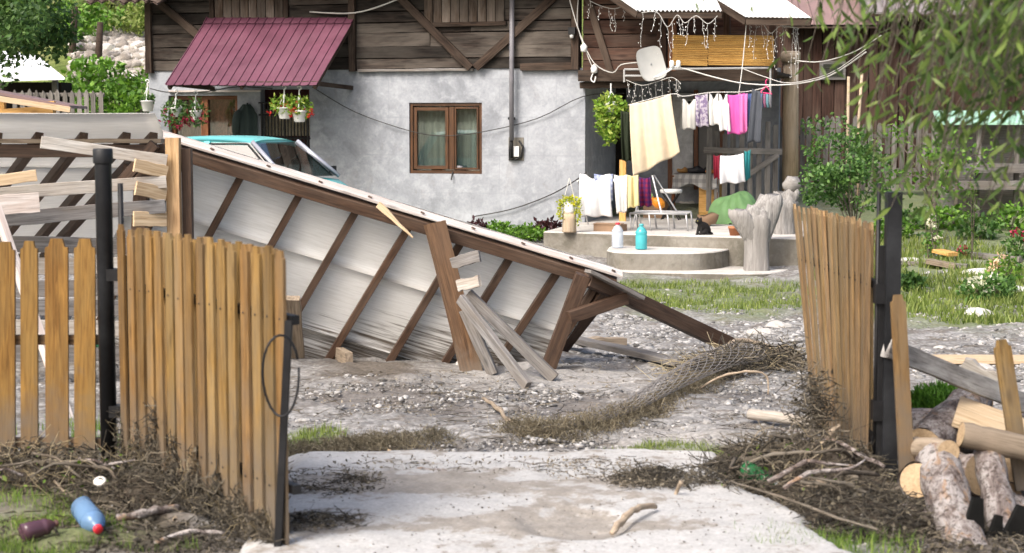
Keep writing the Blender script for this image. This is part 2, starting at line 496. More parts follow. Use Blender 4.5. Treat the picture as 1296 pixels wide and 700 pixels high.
def sheetm():
    t = NT('roof_underside_sheet', .7, .3)
    v = t.coords('Object', (3.0, 46, 46), False)
    g = t.noise(v, 1.6, 6, .6, .3)
    col = t.ramp(g, [(.28, (.78, .765, .725)), (.62, (.93, .92, .89))])
    b = t.noise(t.coords('Object', (1, 1, 1), False), 1.4, 5, .6)
    col = t.mix(t.ramp(b, [(.42, 0.0), (.7, .35)]), col, (.74, .73, .69))
    # streaks of mud left by the water towards the buried edge
    sx = t.n('SeparateXYZ'); t.l(t.n('NewGeometry').outputs['Position'], sx.inputs[0])
    st = t.noise(t.coords('Object', (1.0, 22, 22), False), 2.1, 5, .6, .2)
    mr = t.n('MapRange', i_1=.5, i_2=-.15, i_3=0.0, i_4=.40); t.l(sx.outputs[2], mr.inputs[0])
    thr = t.math('SUBTRACT', t.math('ADD', st, mr.outputs[0]), .72)
    col = t.mix(t.math('MULTIPLY', thr, 5.0, True), col, (.20, .17, .14))
    t.color(col); t.bump(g, .35, .008)
    tr = t.n('BsdfTranslucent'); t.l(col, tr.inputs[0])
    mx = t.n('MixShader', i_0=.5); t.l(t.b.outputs[0], mx.inputs[1]); t.l(tr.outputs[0], mx.inputs[2]); t.l(mx.outputs[0], t.out.inputs[0])
    return t.m
M_SHEET = sheetm()

def plasterm(name, base, dark, patch, warm):
    t = NT(name, .92, .15)
    v = t.coords('World')
    n1 = t.noise(v, 1.1, 6, .62, .6); n2 = t.noise(v, 4.5, 6, .65, .4); n3 = t.noise(v, 24, 4, .6)
    col = t.ramp(n1, [(.33, dark), (.55, base), (.75, patch)])
    col = t.mix(t.ramp(n2, [(.48, 0.0), (.66, .75)]), col, patch)
    col = t.mix(t.ramp(n2, [(.28, .55), (.42, 0.0)]), col, dark)
    n4 = t.noise(t.coords('World', (1.3, 1, .8)), 2.3, 5, .6, 1.2)
    col = t.mix(t.ramp(n4, [(.60, 0.0), (.72, .45)]), col, warm)
    # mortar seams of the blocks showing through as faint lines
    br = t.n('TexBrick', i_Scale=1.0); br.inputs['Mortar Size'].default_value = .012; br.inputs['Brick Width'].default_value = .95; br.inputs['Row Height'].default_value = .62
    mp = t.n('Mapping'); mp.inputs['Rotation'].default_value = (pi / 2, 0, 0)
    t.l(t.n('TexCoord').outputs['Object'], mp.inputs[0]); t.l(mp.outputs[0], br.inputs['Vector'])
    col = t.mix(t.math('MULTIPLY', t.math('MULTIPLY', br.outputs['Fac'], .5), n2), col, tuple(x * .8 for x in base))
    col = t.mix(1.0, col, t.ramp(n3, [(.3, .9), (.7, 1.06)]), 'MULTIPLY')
    t.color(col); t.bump(n2, .35, .03)
    return t.m
M_PLASTER = plasterm('grey_plaster', (.315, .333, .362), (.215, .229, .252), (.41, .43, .462), (.26, .25, .245))
M_PLASTERWHITE = plasterm('white_plaster', (.62, .62, .62), (.44, .44, .44), (.74, .74, .74), (.5, .47, .43))
M_CONCRETE = plasterm('step_concrete', (.18, .165, .138), (.10, .094, .075), (.27, .255, .225), (.105, .105, .07))
M_CONCTOP = plasterm('porch_top_concrete', (.50, .475, .44), (.36, .34, .31), (.58, .555, .525), (.40, .375, .335))
M_AWNING = plain('maroon_sheet_metal', (.112, .038, .062), .5, .3, 0, .14, 2.6, ((.17, .075, .105), .6))
M_WHITEMETAL = plain('white_sheet_metal', (.80, .81, .83), .4, .5, 0, .05, 3)
M_BLACKMETAL = plain('black_painted_steel', (.006, .006, .007), .5, .35, 0, .25, 9, ((.022, .022, .023), .6), .25)
M_BLACKPIPE = plain('black_pipe', (.007, .0075, .009), .5, .35, 0, .25, 7, ((.032, .034, .038), .7), .2)
M_GREYPIPE = plain('grey_conduit', (.17, .165, .18), .45, .5, 0, .1, 5)
M_WHITEPL = plain('white_plastic', (.82, .82, .80), .4, .5)
M_WIRE = plain('dark_wire', (.04, .038, .036), .6)
M_WHITEWIRE = plain('pale_cord', (.56, .55, .52), .6)
M_BULB = plain('clear_bulb', (.60, .60, .57), .15, .6)
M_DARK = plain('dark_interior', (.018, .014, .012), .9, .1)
M_INTERIOR = plain('grey_room_wall', (.20, .19, .18), .9, .1)
M_CURTAIN = fabric('net_curtain', (.70, .70, .64), None)
M_CURTAINBR = fabric('brown_curtain', (.075, .03, .03))
M_CURTAINCR = fabric('cream_curtain', (.60, .53, .40), (.45, .38, .27))
M_GLASS = glassm('window_glass', (.80, .84, .82), .08)
M_GLASSDOOR = glassm('door_glass', (.9, .85, .82), .14)
M_CARPAINT = plain('turquoise_paint', (.16, .56, .56), .25, .5, 0, .04, 3)
M_TRIMSHEEN = plain('trim_and_pillar_reflection', (.36, .37, .42), .25, .6, .3)
M_RUBBER = plain('black_rubber', (.02, .02, .02), .7)
M_CARGLASS = glassm('car_glass', (.45, .5, .5), .22)
M_SEAT = plain('dark_seat', (.03, .028, .026), .8)
M_DISH = plain('grey_dish', (.60, .60, .57), .5, .4, 0, .05, 4)
M_CAT = plain('black_fur', (.012, .011, .011), .8, .2)
M_TARP = plain('green_tarp', (.14, .27, .11), .6, .3, 0, .12, 4, ((.22, .36, .17), .6), .2)
M_SACK = plain('pale_sack', (.62, .60, .56), .8, .2, 0, .1, 5)
M_BROWNBAG = plain('brown_bag', (.26, .17, .11), .8, .2)
M_TERRA = plain('terracotta', (.38, .16, .08), .8, .2)
M_BLUE = plain('blue_plastic', (.05, .10, .45), .4)
M_GREENROOF = plain('pale_green_sheet', (.32, .56, .42), .5, .4, 0, .08, 3, ((.42, .6, .5), .5))
M_BARNROOF = plain('rusty_pink_sheet_roof', (.20, .135, .13), .6, .3, 0, .12, 2, ((.24, .16, .15), .5))
M_BARNROOFG = plain('grey_pink_sheet_roof', (.21, .185, .19), .6, .3, 0, .1, 2)
M_SHINGLE = plain('old_tile', (.13, .095, .08), .85, .2, 0, .2, 5)
M_TARMET = plain('galvanised_frame', (.45, .45, .45), .45, .5, .4)

M_LEAFWILLOW = leafm('willow_leaf', (.04, .08, .017), (.10, .165, .04), (.19, .26, .07), .45, .35)
M_LEAFTREE = leafm('tree_leaf', (.03, .075, .02), (.075, .15, .04), (.13, .22, .07))
M_LEAFBUSH = leafm('bush_leaf', (.05, .13, .015), (.11, .24, .03), (.2, .36, .06))
M_LEAFSHRUB = leafm('shrub_leaf', (.03, .085, .02), (.085, .18, .045), (.15, .27, .08))
M_LEAFPOT = leafm('pot_plant_leaf', (.09, .2, .02), (.22, .36, .05), (.42, .5, .12))
M_LEAFDARKRED = leafm('dark_red_leaf', (.03, .012, .018), (.07, .025, .035))
M_FLRED = leafm('red_petal', (.45, .01, .012), (.62, .03, .03))
M_FLCRIM = leafm('crimson_petal', (.28, .005, .05), (.45, .02, .10))
M_FLWHITE = leafm('white_petal', (.80, .76, .66), (.88, .86, .80))
M_FLPINK = leafm('pink_petal', (.80, .48, .36), (.85, .62, .52))
M_FLYEL = leafm('yellow_petal', (.60, .50, .02), (.75, .65, .05))
M_GRASS = leafm('grass_blade', (.075, .15, .02), (.15, .26, .04), (.28, .36, .09), .6, .3)
M_GRASSMEADOW = leafm('meadow_blade', (.10, .15, .03), (.19, .26, .06), (.32, .36, .13), .6, .3)
M_DRYGRASS = leafm('dry_matted_grass', (.10, .082, .058), (.21, .178, .13), (.34, .30, .23), .8, .15)
M_STRAW = leafm('straw', (.24, .19, .12), (.40, .33, .22), (.52, .45, .33), .7, .15)
M_TWIG = leafm('muddy_twig', (.030, .026, .022), (.085, .073, .060), (.21, .18, .145), .85, .0)
M_DUFF = leafm('muddy_leaf_litter', (.025, .022, .019), (.068, .060, .050), (.14, .12, .092), .85, .05)
M_MOSS = leafm('fresh_moss', (.035, .10, .008), (.07, .19, .015), (.12, .27, .03), .7, .2)
M_PEBBLE = stonem('pebble', [(0, (.11, .105, .102)), (.4, (.24, .235, .225)), (.75, (.36, .35, .34)), (1, (.47, .46, .45))])
M_ROCK = stonem('rock', [(0, (.24, .225, .20)), (.5, (.36, .34, .31)), (1, (.50, .48, .45))])
M_WHITEROCK = stonem('pale_rock', [(0, (.52, .50, .47)), (1, (.68, .66, .63))])
M_HILLROCK = stonem('hill_rock', [(0, (.20, .175, .15)), (.6, (.34, .31, .28)), (1, (.56, .53, .49))])
# ------------------------------------------------------------------ ground
def patch(px, py, rx, ry):
    """an ellipse of ground, measured in the photo, as world centre and half sizes"""
    c = gp(px, py); a = gp(px + rx, py); f = gp(px, py - ry); n = gp(px, py + ry)
    return (c.x, c.y, abs(a.x - c.x), (f.y - n.y) / 2)
def pm(X, Y, p, soft=.5, seed=3):
    d = np.sqrt(((X - p[0]) / p[2]) ** 2 + ((Y - p[1]) / p[3]) ** 2)
    d = d + (fbm(X, Y, 2.2, 3, seed) - .5) * 1.1
    return np.clip((1 + soft / 2 - d) / soft, 0, 1)
GRASSY = [patch(900, 375, 130, 20), patch(1210, 290, 160, 45), patch(1240, 345, 170, 14), patch(1230, 383, 170, 9), patch(860, 583, 75, 14), patch(385, 560, 55, 12), patch(60, 672, 110, 22), patch(990, 690, 70, 18), patch(1190, 245, 160, 22)]
WET = [patch(520, 500, 150, 14), patch(700, 505, 90, 10), patch(560, 575, 190, 9), patch(700, 560, 100, 8), patch(940, 495, 40, 12), patch(560, 515, 60, 8), patch(690, 520, 50, 6)]
DARKMUD = [patch(960, 610, 100, 40), patch(120, 625, 190, 24), patch(470, 470, 70, 12), patch(820, 600, 70, 12), patch(1200, 620, 120, 60), patch(150, 685, 200, 30), patch(1240, 690, 120, 30)]
SILT = [patch(1200, 345, 160, 14), patch(700, 480, 160, 16), patch(880, 560, 90, 16), patch(1180, 365, 120, 7), patch(760, 430, 60, 8)]

def axis(lo, hi, dlo, dhi, step, grow=1.16):
    a = list(np.arange(dlo, dhi, step)); s, x = step, dhi
    while x < hi: a.append(x); s *= grow; x += s
    a.append(hi); s, x = step, dlo - step; b = []
    while x > lo: b.append(x); s *= grow; x -= s
    b.append(lo); return np.array(b[::-1] + a)
gx = axis(-600, 600, -4.6, 8.4, .05)
_y = [5.5]
while _y[-1] < 27: _y.append(_y[-1] + .022 + (_y[-1] - 5.5) * .0026)
_far = axis(-600, 900, 27.0, 33.0, .12)
gy = np.concatenate([_far[_far < 5.4][::1] if False else np.array([-600, -300, -150, -80, -40, -20, -10, -5, -2, 0, 2, 3, 4, 4.6, 5.1]), np.array(_y), _far[_far > _y[-1] + .05]])
GX, GY = np.meshgrid(gx, gy)
def gmask(X, Y, L, soft=.5, seed=3):
    m = np.zeros_like(X)
    for p in L: m = np.maximum(m, pm(X, Y, p, soft, seed))
    return m
GZ = gh(GX, GY)
near = (GY > 5) & (GY < 27)
GZ = GZ + np.where(near, (fbm(GX, GY, 16, 2, 31) - .5) * .022 + np.maximum(0, fbm(GX, GY * 2, 2.6, 3, 41) - .55) * .12, 0)
mw = gmask(GX, GY, WET, .6, 7)
GZ = GZ - mw * .03
nv, nu = GX.shape
idx = np.arange(nv * nu).reshape(nv, nu)
Q = np.stack([idx[:-1, :-1], idx[:-1, 1:], idx[1:, 1:], idx[1:, :-1]], -1).reshape(-1, 4)

def groundm():
    t = NT('silt_and_gravel', .85, .35)
    v = t.coords('World')
    at_ = lambda n: t.n('Attribute', attribute_name=n).outputs['Fac']
    n1 = t.noise(v, .9, 6, .62, .4); n2 = t.noise(t.coords('World', (1, 1.7, 1)), 5, 7, .68, .3); n3 = t.noise(v, 38, 4, .6)
    col = t.ramp(n1, [(.3, (.17, .163, .155)), (.5, (.265, .257, .248)), (.7, (.38, .373, .363))])
    col = t.mix(t.ramp(n2, [(.48, 0.0), (.60, .9)]), col, (.155, .135, .115))
    col = t.mix(t.ramp(n2, [(.30, .7), (.44, 0.0)]), col, (.46, .445, .42))
    vo = t.n('TexVoronoi', i_Scale=26.0); t.l(v, vo.inputs['Vector'])
    peb = t.ramp(vo.outputs['Distance'], [(.25, 1.12), (.6, .72)])
    col = t.mix(.8, col, peb, 'MULTIPLY')
    col = t.mix(t.math('MULTIPLY', at_('silt'), .8), col, t.ramp(n2, [(.3, (.37, .358, .342)), (.7, (.27, .256, .238))]))
    wet = t.math('MULTIPLY', at_('wet'), t.ramp(n2, [(.35, 1.0), (.62, .35)]))
    col = t.mix(wet, col, (.17, .152, .137))
    col = t.mix(t.math('MULTIPLY', at_('mud'), t.ramp(n2, [(.3, 1.0), (.7, .6)])), col, (.105, .085, .065))
    col = t.mix(t.math('MULTIPLY', at_('grass'), .75), col, t.ramp(n2, [(.35, (.085, .13, .03)), (.65, (.17, .20, .075))]))
    col = t.mix(1.0, col, t.ramp(n3, [(.25, .55), (.75, 1.3)]), 'MULTIPLY')
    t.color(col)
    t.rough(t.math('SUBTRACT', .88, t.math('MULTIPLY', wet, .62)))
    h = t.math('ADD', t.math('MULTIPLY', n3, .35), t.math('MULTIPLY', n2, .9))
    t.bump(t.math('MULTIPLY', h, t.math('SUBTRACT', 1.0, t.math('MULTIPLY', wet, .7))), .7, .03)
    return t.m
M_GROUND = groundm()
ground = npmesh('ground', np.stack([GX, GY, GZ], -1).reshape(-1, 3), Q, M_GROUND, smooth=True, kind='structure', k=4)
for nm, arr in (('grass', gmask(GX, GY, GRASSY, .8, 3)), ('wet', mw), ('mud', gmask(GX, GY, DARKMUD, .7, 11)), ('silt', gmask(GX, GY, SILT, .7, 13))):
    far = np.where((GY > 27) | (np.abs(GX) > 12), .7 if nm == 'grass' else 0, 0)
    a = ground.data.attributes.new(nm, 'FLOAT', 'POINT'); a.data.foreach_set('value', np.maximum(arr, far).astype(np.float32).ravel())

# concrete driveway slab in the gateway
def slabm():
    t = NT('muddy_driveway_concrete', .8, .3)
    v = t.coords('World')
    n1 = t.noise(t.coords('World', (1, 1.6, 1)), 1.5, 7, .66, .5); n2 = t.noise(v, 9, 6, .7, .2); n3 = t.noise(v, 60, 3, .6)
    at_ = lambda n: t.n('Attribute', attribute_name=n).outputs['Fac']
    col = t.ramp(n2, [(.3, (.37, .366, .358)), (.7, (.52, .515, .506))])
    m = t.math('ADD', t.math('MULTIPLY', at_('mud'), .42), t.math('MULTIPLY', t.math('SUBTRACT', n1, .5), 1.5))
    m = t.math('ADD', m, t.math('MULTIPLY', t.math('SUBTRACT', n2, .5), 1.5))
    col = t.mix(t.ramp(m, [(.06, 0.0), (.26, .9)]), col, t.ramp(n2, [(.3, (.34, .31, .275)), (.7, (.21, .185, .155))]))
    col = t.mix(1.0, col, t.ramp(n3, [(.25, .72), (.75, 1.12)]), 'MULTIPLY')
    t.color(col); t.bump(t.math('ADD', n2, t.math('MULTIPLY', n3, .4)), .45, .012)
    return t.m
sx_, sy_ = np.meshgrid(np.linspace(-2.2, 2.3, 190), np.linspace(4.5, 9.7, 230))
mudmask = np.zeros_like(sx_)
for p, a in ((patch(500, 625, 150, 14), 1), (patch(390, 690, 60, 16), 1), (patch(680, 690, 150, 14), 1.1), (patch(730, 660, 60, 30), .9), (patch(830, 625, 110, 10), .9), (patch(600, 690, 120, 8), .8), (patch(620, 640, 300, 8), .6)):
    mudmask = np.maximum(mudmask, a * pm(sx_, sy_, p, .9, 23))
e = (fbm(sx_, sy_, 1.6, 4, 77) - .5)
edge = np.minimum.reduce([(9.42 + e * .35 - sy_) * 1.3, (1.34 + (8.4 - sy_) * .16 + e * .55 - sx_), (sx_ + 1.22 + e * .3), sy_ - 4.6])
sz = .035 + (fbm(sx_, sy_, 2.2, 3, 51) - .5) * .03 - np.clip(.12 - edge, 0, 1) * .55
hole = pm(sx_, sy_, patch(725, 680, 55, 22), .5, 29)
sz = sz - hole * .03 + mudmask * (fbm(sx_, sy_, 14, 3, 61) - .35) * .02
gzs = gh(sx_, sy_)
sz = np.where(edge > .0, np.maximum(sz, gzs + .022 * np.clip(edge * 8, 0, 1)), np.minimum(sz, gzs - .04))
nv, nu = sx_.shape; idx = np.arange(nv * nu).reshape(nv, nu)
Q = np.stack([idx[:-1, :-1], idx[:-1, 1:], idx[1:, 1:], idx[1:, :-1]], -1).reshape(-1, 4)
slab = npmesh('driveway_slab', np.stack([sx_, sy_, sz], -1).reshape(-1, 3), Q, slabm(), smooth=True, kind='structure', k=4)
a = slab.data.attributes.new('mud', 'FLOAT', 'POINT'); a.data.foreach_set('value', np.maximum(mudmask, hole).astype(np.float32).ravel())

# hillside behind the houses
def hz(X, Y):
    X = np.asarray(X, float); Y = np.asarray(Y, float)
    return .3 + np.clip(Y - 39, 0, 60) * .30 + np.clip(Y - 39, 0, 200) * .06 + (fbm(X, Y, .25, 4, 91) - .5) * 1.2 * np.clip((Y - 39) / 6, 0, 1)
hx, hy = np.meshgrid(np.concatenate([np.linspace(-250, -22, 30), np.linspace(-21, -4, 80), np.linspace(-2, 250, 50)]), np.concatenate([np.linspace(38.5, 62, 110), np.linspace(63, 300, 50)]))
def hillm():
    t = NT('hill_ground', .95, .1)
    v = t.coords('World'); n = t.noise(v, .5, 6, .65); n2 = t.noise(v, 3, 5, .7)
    col = t.ramp(n, [(.35, (.085, .125, .03)), (.55, (.16, .19, .06)), (.75, (.24, .22, .12))])
    t.color(t.mix(1.0, col, t.ramp(n2, [(.3, .6), (.7, 1.25)]), 'MULTIPLY')); t.bump(n2, .8, .2)
    return t.m
nv, nu = hx.shape; idx = np.arange(nv * nu).reshape(nv, nu)
Q = np.stack([idx[:-1, :-1], idx[:-1, 1:], idx[1:, 1:], idx[1:, :-1]], -1).reshape(-1, 4)
npmesh('hillside', np.stack([hx, hy, hz(hx, hy)], -1).reshape(-1, 3), Q, hillm(), smooth=True, kind='structure', k=4)
def hp_(px, py):
    r = ray(px, py); lo, hi = 38.5, 200.0
    for Y in np.arange(39, 200, .4):
        p = ORG + r * (Y / r.y)
        if p.z < float(hz(p.x, p.y)): return p
    return ORG + r * (60 / r.y)

# ------------------------------------------------------------------ house (own frame: x along the front, y into the house)
HA = radians(15)
_c = at(740, 290, 28.0)
HM = Matrix.Translation(Vector((_c.x, _c.y, 0))) @ Matrix.Rotation(-HA, 4, 'Z')
HMI = HM.inverted()
def hp(px, py, y=0.0):
    """house-frame point seen at a photo pixel on the plane y"""
    o = HMI @ ORG; d = HMI.to_3x3() @ ray(px, py)
    return o + d * ((y - o.y) / d.y)
def hw(px, py, y=0.0): return HM @ hp(px, py, y)
def H(x, y, z): return HM @ Vector((x, y, z))
HUP = HM.to_3x3() @ Vector((0, -1, 0))          # out of the front wall

house = thing('house', 'old two-storey house with grey plaster ground floor and weathered plank upper floor', 'house', M=HM.copy())
ZT = hp(600, 87).z                                  # top of the plaster
XL, XR = hp(190, 200).x, 0.0
def hx_(px): return hp(px, 170).x
def hz_(py, px=600): return hp(px, py).z
wx = [XL, hp(214, 170).x, hp(301, 170).x, hp(330, 160).x, hp(392, 160).x, hp(518, 175).x, hp(610, 175).x, XR]
WZ0, WZ1 = hp(565, 220).z, hp(565, 130).z
DZ1 = hp(258, 121).z; GZ0, GZ1 = hp(361, 208).z, hp(361, 113).z
holes = [(wx[1], wx[2], -.2, DZ1), (wx[3], wx[4], GZ0, GZ1), (wx[5], wx[6], WZ0, WZ1)]
xs = sorted(set(wx)); zs = sorted({-.3, ZT, DZ1, GZ0, GZ1, WZ0, WZ1})
m = MB()
def fine(a, lim=.35):
    out = []
    for i in range(len(a) - 1):
        k = max(1, int((a[i + 1] - a[i]) / lim)); out += [a[i] + (a[i + 1] - a[i]) * j / k for j in range(k)]
    return out + [a[-1]]
xf, zf = fine(xs), fine(zs)
vi = {}
def wv(i, j):
    if (i, j) not in vi:
        x, z = xf[i], zf[j]
        ons = any(abs(x - q) < 1e-6 for q in xs) or any(abs(z - q) < 1e-6 for q in zs)
        vi[(i, j)] = len(m.v); m.v.append(Vector((x, 0 if ons else random.uniform(-.010, .006), z)))
    return vi[(i, j)]
for i in range(len(xf) - 1):
    for j in range(len(zf) - 1):
        cx, cz = (xf[i] + xf[i + 1]) / 2, (zf[j] + zf[j + 1]) / 2
        if any(a < cx < b and c < cz < d for a, b, c, d in holes): continue
        m.f.append((wv(i, j), wv(i + 1, j), wv(i + 1, j + 1), wv(i, j + 1)))
for a, b, c, d in holes:                            # reveals
    m.add([(a, 0, c), (a, .22, c), (a, .22, d), (a, 0, d)], [(0, 1, 2, 3)])
    m.add([(b, 0, c), (b, 0, d), (b, .22, d), (b, .22, c)], [(0, 1, 2, 3)])
    m.add([(a, 0, d), (a, .22, d), (b, .22, d), (b, 0, d)], [(0, 1, 2, 3)])
    m.add([(a, 0, c), (b, 0, c), (b, .22, c), (a, .22, c)], [(0, 1, 2, 3)])
m.add([(XR, 0, -.3), (XR, 2.6, -.3), (XR, 2.6, ZT), (XR, 0, ZT)], [(0, 1, 2, 3)])
m.add([(XL, 0, -.3), (XL, 0, ZT), (XL, 7, ZT), (XL, 7, -.3)], [(0, 1, 2, 3)])
m.add([(XL, 0, ZT), (XR, 0, ZT), (XR, 7, ZT), (XL, 7, ZT)], [(0, 1, 2, 3)])
m.build('plaster_wall', M_PLASTER, house, HM.copy(), world=False)
MB().box((XL + .05, 1.6, -.2), (XR - .02, 1.7, ZT - .02)).build('inner_wall', M_INTERIOR, house, HM.copy(), world=False)
MB().box((XL + .05, .1, -.25), (XR - .05, 1.6, -.15)).build('floor_slab', M_INTERIOR, house, HM.copy(), world=False)

# front window
def hbox(name, x0, x1, y0, y1, z0, z1, mat, parent=house):
    return MB().box((x0, y0, z0), (x1, y1, z1)).build(name, mat, parent, HM.copy(), world=False)
def hboard(name, a, b, w, t, mat, parent=house, up=(0, 0, 1), **k):
    return board(name, HM @ Vector(a), HM @ Vector(b), w, t, mat, parent, HM.to_3x3() @ Vector(up), **k)
x0, x1, z0, z1 = wx[5], wx[6], WZ0, WZ1
xm = hp(571, 175).x
win = hbox('window', x0 + .002, x1 - .002, .10, .125, z0 + .002, z0 + .02, M_WINFRAME)
def wframe(par, a, b, c, d, y, w, mat, nm='frame'):
    for p, q in (((a + w / 2, y, c), (a + w / 2, y, d)), ((b - w / 2, y, c), (b - w / 2, y, d))):
        hboard(nm, p, q, w, .06, mat, par, (1, 0, 0))
    for p, q in (((a + w, y, c + w / 2), (b - w, y, c + w / 2)), ((a + w, y, d - w / 2), (b - w, y, d - w / 2))):
        hboard(nm, p, q, w, .058, mat, par, (0, 0, 1))
wframe(win, x0 + .003, x1 - .003, z0 + .003, z1 - .003, .06, .05, M_WINFRAME)
hboard('mullion', (xm, .058, z0 + .07), (xm, .058, z1 - .07), .085, .07, M_WINFRAME, win, (1, 0, 0))
wframe(win, x0 + .075, xm - .05, z0 + .075, z1 - .075, .04, .055, M_WINFRAME, 'sash')
wframe(win, xm + .045, x1 - .07, z0 + .07, z1 - .07, .066, .03, M_WINFRAME, 'sash')
hbox('pane', x0 + .12, xm - .10, .045, .050, z0 + .12, z1 - .12, M_GLASS, win)
hbox('pane', xm + .07, x1 - .095, .070, .075, z0 + .095, z1 - .095, M_GLASS, win)
def hcurt(name, x0, x1, z0, z1, y, mat, parent, amp=.03, k=9, n=60):
    V, Fc = gridg(lambda u, v: (x0 + (x1 - x0) * u, y + amp * sin(u * k * 2 * pi + sin(u * 9) * 1.3) * (.5 + .5 * (1 - v)), z0 + (z1 - z0) * v), n, 3)
    return mesh(name, V, Fc, mat, parent, HM.copy(), True, False)
hcurt('curtain', x0 + .05, x1 - .05, z0 + .02, z1, .24, M_CURTAIN, win, .025, 12)
tag(mesh('wire_hook', *tubeg([HM @ Vector((xm + .02, .02, z0 + .03)), HM @ Vector((xm + .03, -.05, z0 - .02)), HM @ Vector((xm + .02, -.06, z0 - .10))], .012, 6), M_WIRE), 'dark latch hook dangling below the brown double window', 'latch')
# flowerpots behind the glass
for i, (px, mt) in enumerate(((553, 'pot of dark leafy plant behind the left window sash'), (583, 'low grey bowl standing behind the right window pane'))):
    c = hp(px, 216, .16); c.y = .16
    M = HM @ Matrix.Translation(Vector((c.x, .16, z0 + .002)))
    tag(MB().lathe([(.05, 0), (.09, .05), (.11, .12), (.10, .13), (.02, .13)], 14, None).build('window_pot', M_BROWNBAG if i == 0 else M_GREYPIPE, None, M, True, False), mt, 'flowerpot')

# upper storey planks
PZ1 = ZT + 2.3
posts = [193, 449, 729]
bays = [(196, 276), (364, 445), (453, 723)]
m_ = hx_
def planks(xa, xb, z0, z1, mat, y=-.02, h=.19, parent=house):
    z = z0
    while z < z1:
        hh = h * random.uniform(.78, 1.2)
        cuts = [xa]
        if xb - xa > 1.6:
            cuts.append(xa + (xb - xa) * random.uniform(.35, .65))
        cuts.append(xb)
        for a, b in zip(cuts[:-1], cuts[1:]):
            dz = random.uniform(-.008, .008); yy = y + random.uniform(-.014, .012)
            hboard('plank', (a + .003, yy, z + hh / 2 + dz), (b - .003, yy, z + hh / 2 - dz + random.uniform(-.008, .008)), hh - random.uniform(.006, .02), .04, mat, parent, rag=.004, seg=5)
        z += hh
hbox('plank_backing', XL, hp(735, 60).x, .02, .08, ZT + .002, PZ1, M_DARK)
planks(m_(196), m_(276), ZT, PZ1, M_HPLANK)
planks(m_(364), m_(446), ZT, PZ1, M_HPLANK)
planks(m_(276), m_(364), ZT, hz_(24), M_HPLANK)
planks(m_(453), m_(723), ZT, PZ1, M_HPLANK)
for px in posts:
    hboard('post', (m_(px), -.06, ZT - .03), (m_(px), -.06, PZ1), .11, .12, M_HPOST, house, (1, 0, 0), rag=.006, seg=6)
for px in (273, 366):
    hboard('post', (m_(px), -.05, hz_(25)), (m_(px), -.05, PZ1), .08, .10, M_HPOST, house, (1, 0, 0))
hboard('sill_beam', (m_(455), -.035, ZT - .02), (m_(600), -.035, ZT - .015), .045, .09, M_GREYPLANK, house, rag=.004)
hboard('sill_beam', (m_(660), -.045, ZT + .02), (m_(732), -.045, ZT + .03), .12, .08, M_HPOST, house, rag=.004)
# shutters of upright boards
def shutter(pa, pb, py0, py1):
    xa, xb = m_(pa), m_(pb); n = max(3, int(round((xb - xa) / .15)))
    za, zb = hz_(py0), hz_(py1) 
    s = hboard('shutter', (xa - .03, -.075, za - .04), (xb + .03, -.075, za - .03), .07, .06, M_HPOST)
    for k in range(n):
        x = xa + (xb - xa) * (k + .5) / n
        hboard('board', (x, -.06 + random.uniform(-.008, .008), za), (x, -.06, zb), (xb - xa) / n - .012, .025, M_SHUTTER, s, (1, 0, 0))
shutter(276, 362, 22, -60); shutter(539, 640, 28, -60)
# leaning braces
for a, b in (((505, -4), (596, 86)), ((702, -4), (602, 86)), ((193, -4), (252, 46))):
    p, q = hp(*a, -.09), hp(*b, -.09)
    hboard('brace', p, q, .13, .07, M_HPOST if a[0] != 702 else M_HPOST, house, (0, -1, 0) if False else (0, 0, 1), rag=.006, seg=6)
# upper floor carried on over the porch
xa, xb = hp(738, 60).x, hp(832, 60).x
zb_ = hp(780, 92).z
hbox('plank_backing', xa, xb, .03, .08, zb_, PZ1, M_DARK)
planks(xa, xb, zb_, PZ1, M_HPLANKRED, -.005, .2)
hboard('brace', hp(743, -5, -.05), hp(773, 92, -.05), .11, .05, M_HPOST, house, rag=.004)
hboard('bracket_beam', hp(733, 96, -.2), hp(980, 95, -.2), .18, .20, M_HPOST, house, rag=.006, seg=8)
hboard('bracket_beam', hp(735, 108, -.1), hp(800, 107, -.1), .10, .14, M_HPOST, house, rag=.005, seg=4)
hboard('post', hp(838, 95, -.15), hp(838, -20, -.15), .15, .13, M_HPLANKRED, house, (1, 0, 0))
hboard('post', hp(851, 90, -.25), hp(851, -20, -.25), .12, .12, M_REDWOOD, house, (1, 0, 0))
hboard('post', hp(920, 50, -.1), hp(920, -20, -.1), .10, .12, M_HPLANKRED, house, (1, 0, 0))
hboard('post', hp(978, 100, -.1), hp(978, -20, -.1), .10, .12, M_HPLANKRED, house, (1, 0, 0))
a, b = hp(845, 90, 1.0), hp(985, -20, 1.0)
hbox('balcony_back_wall', a.x, b.x, .9, 1.0, a.z - .1, b.z + .5, M_HPLANKRED)
hbox('balcony_floor', hp(735, 90).x, hp(985, 90).x, -.1, 2.6, hp(800, 92).z - .05, hp(800, 92).z, M_HPOST)
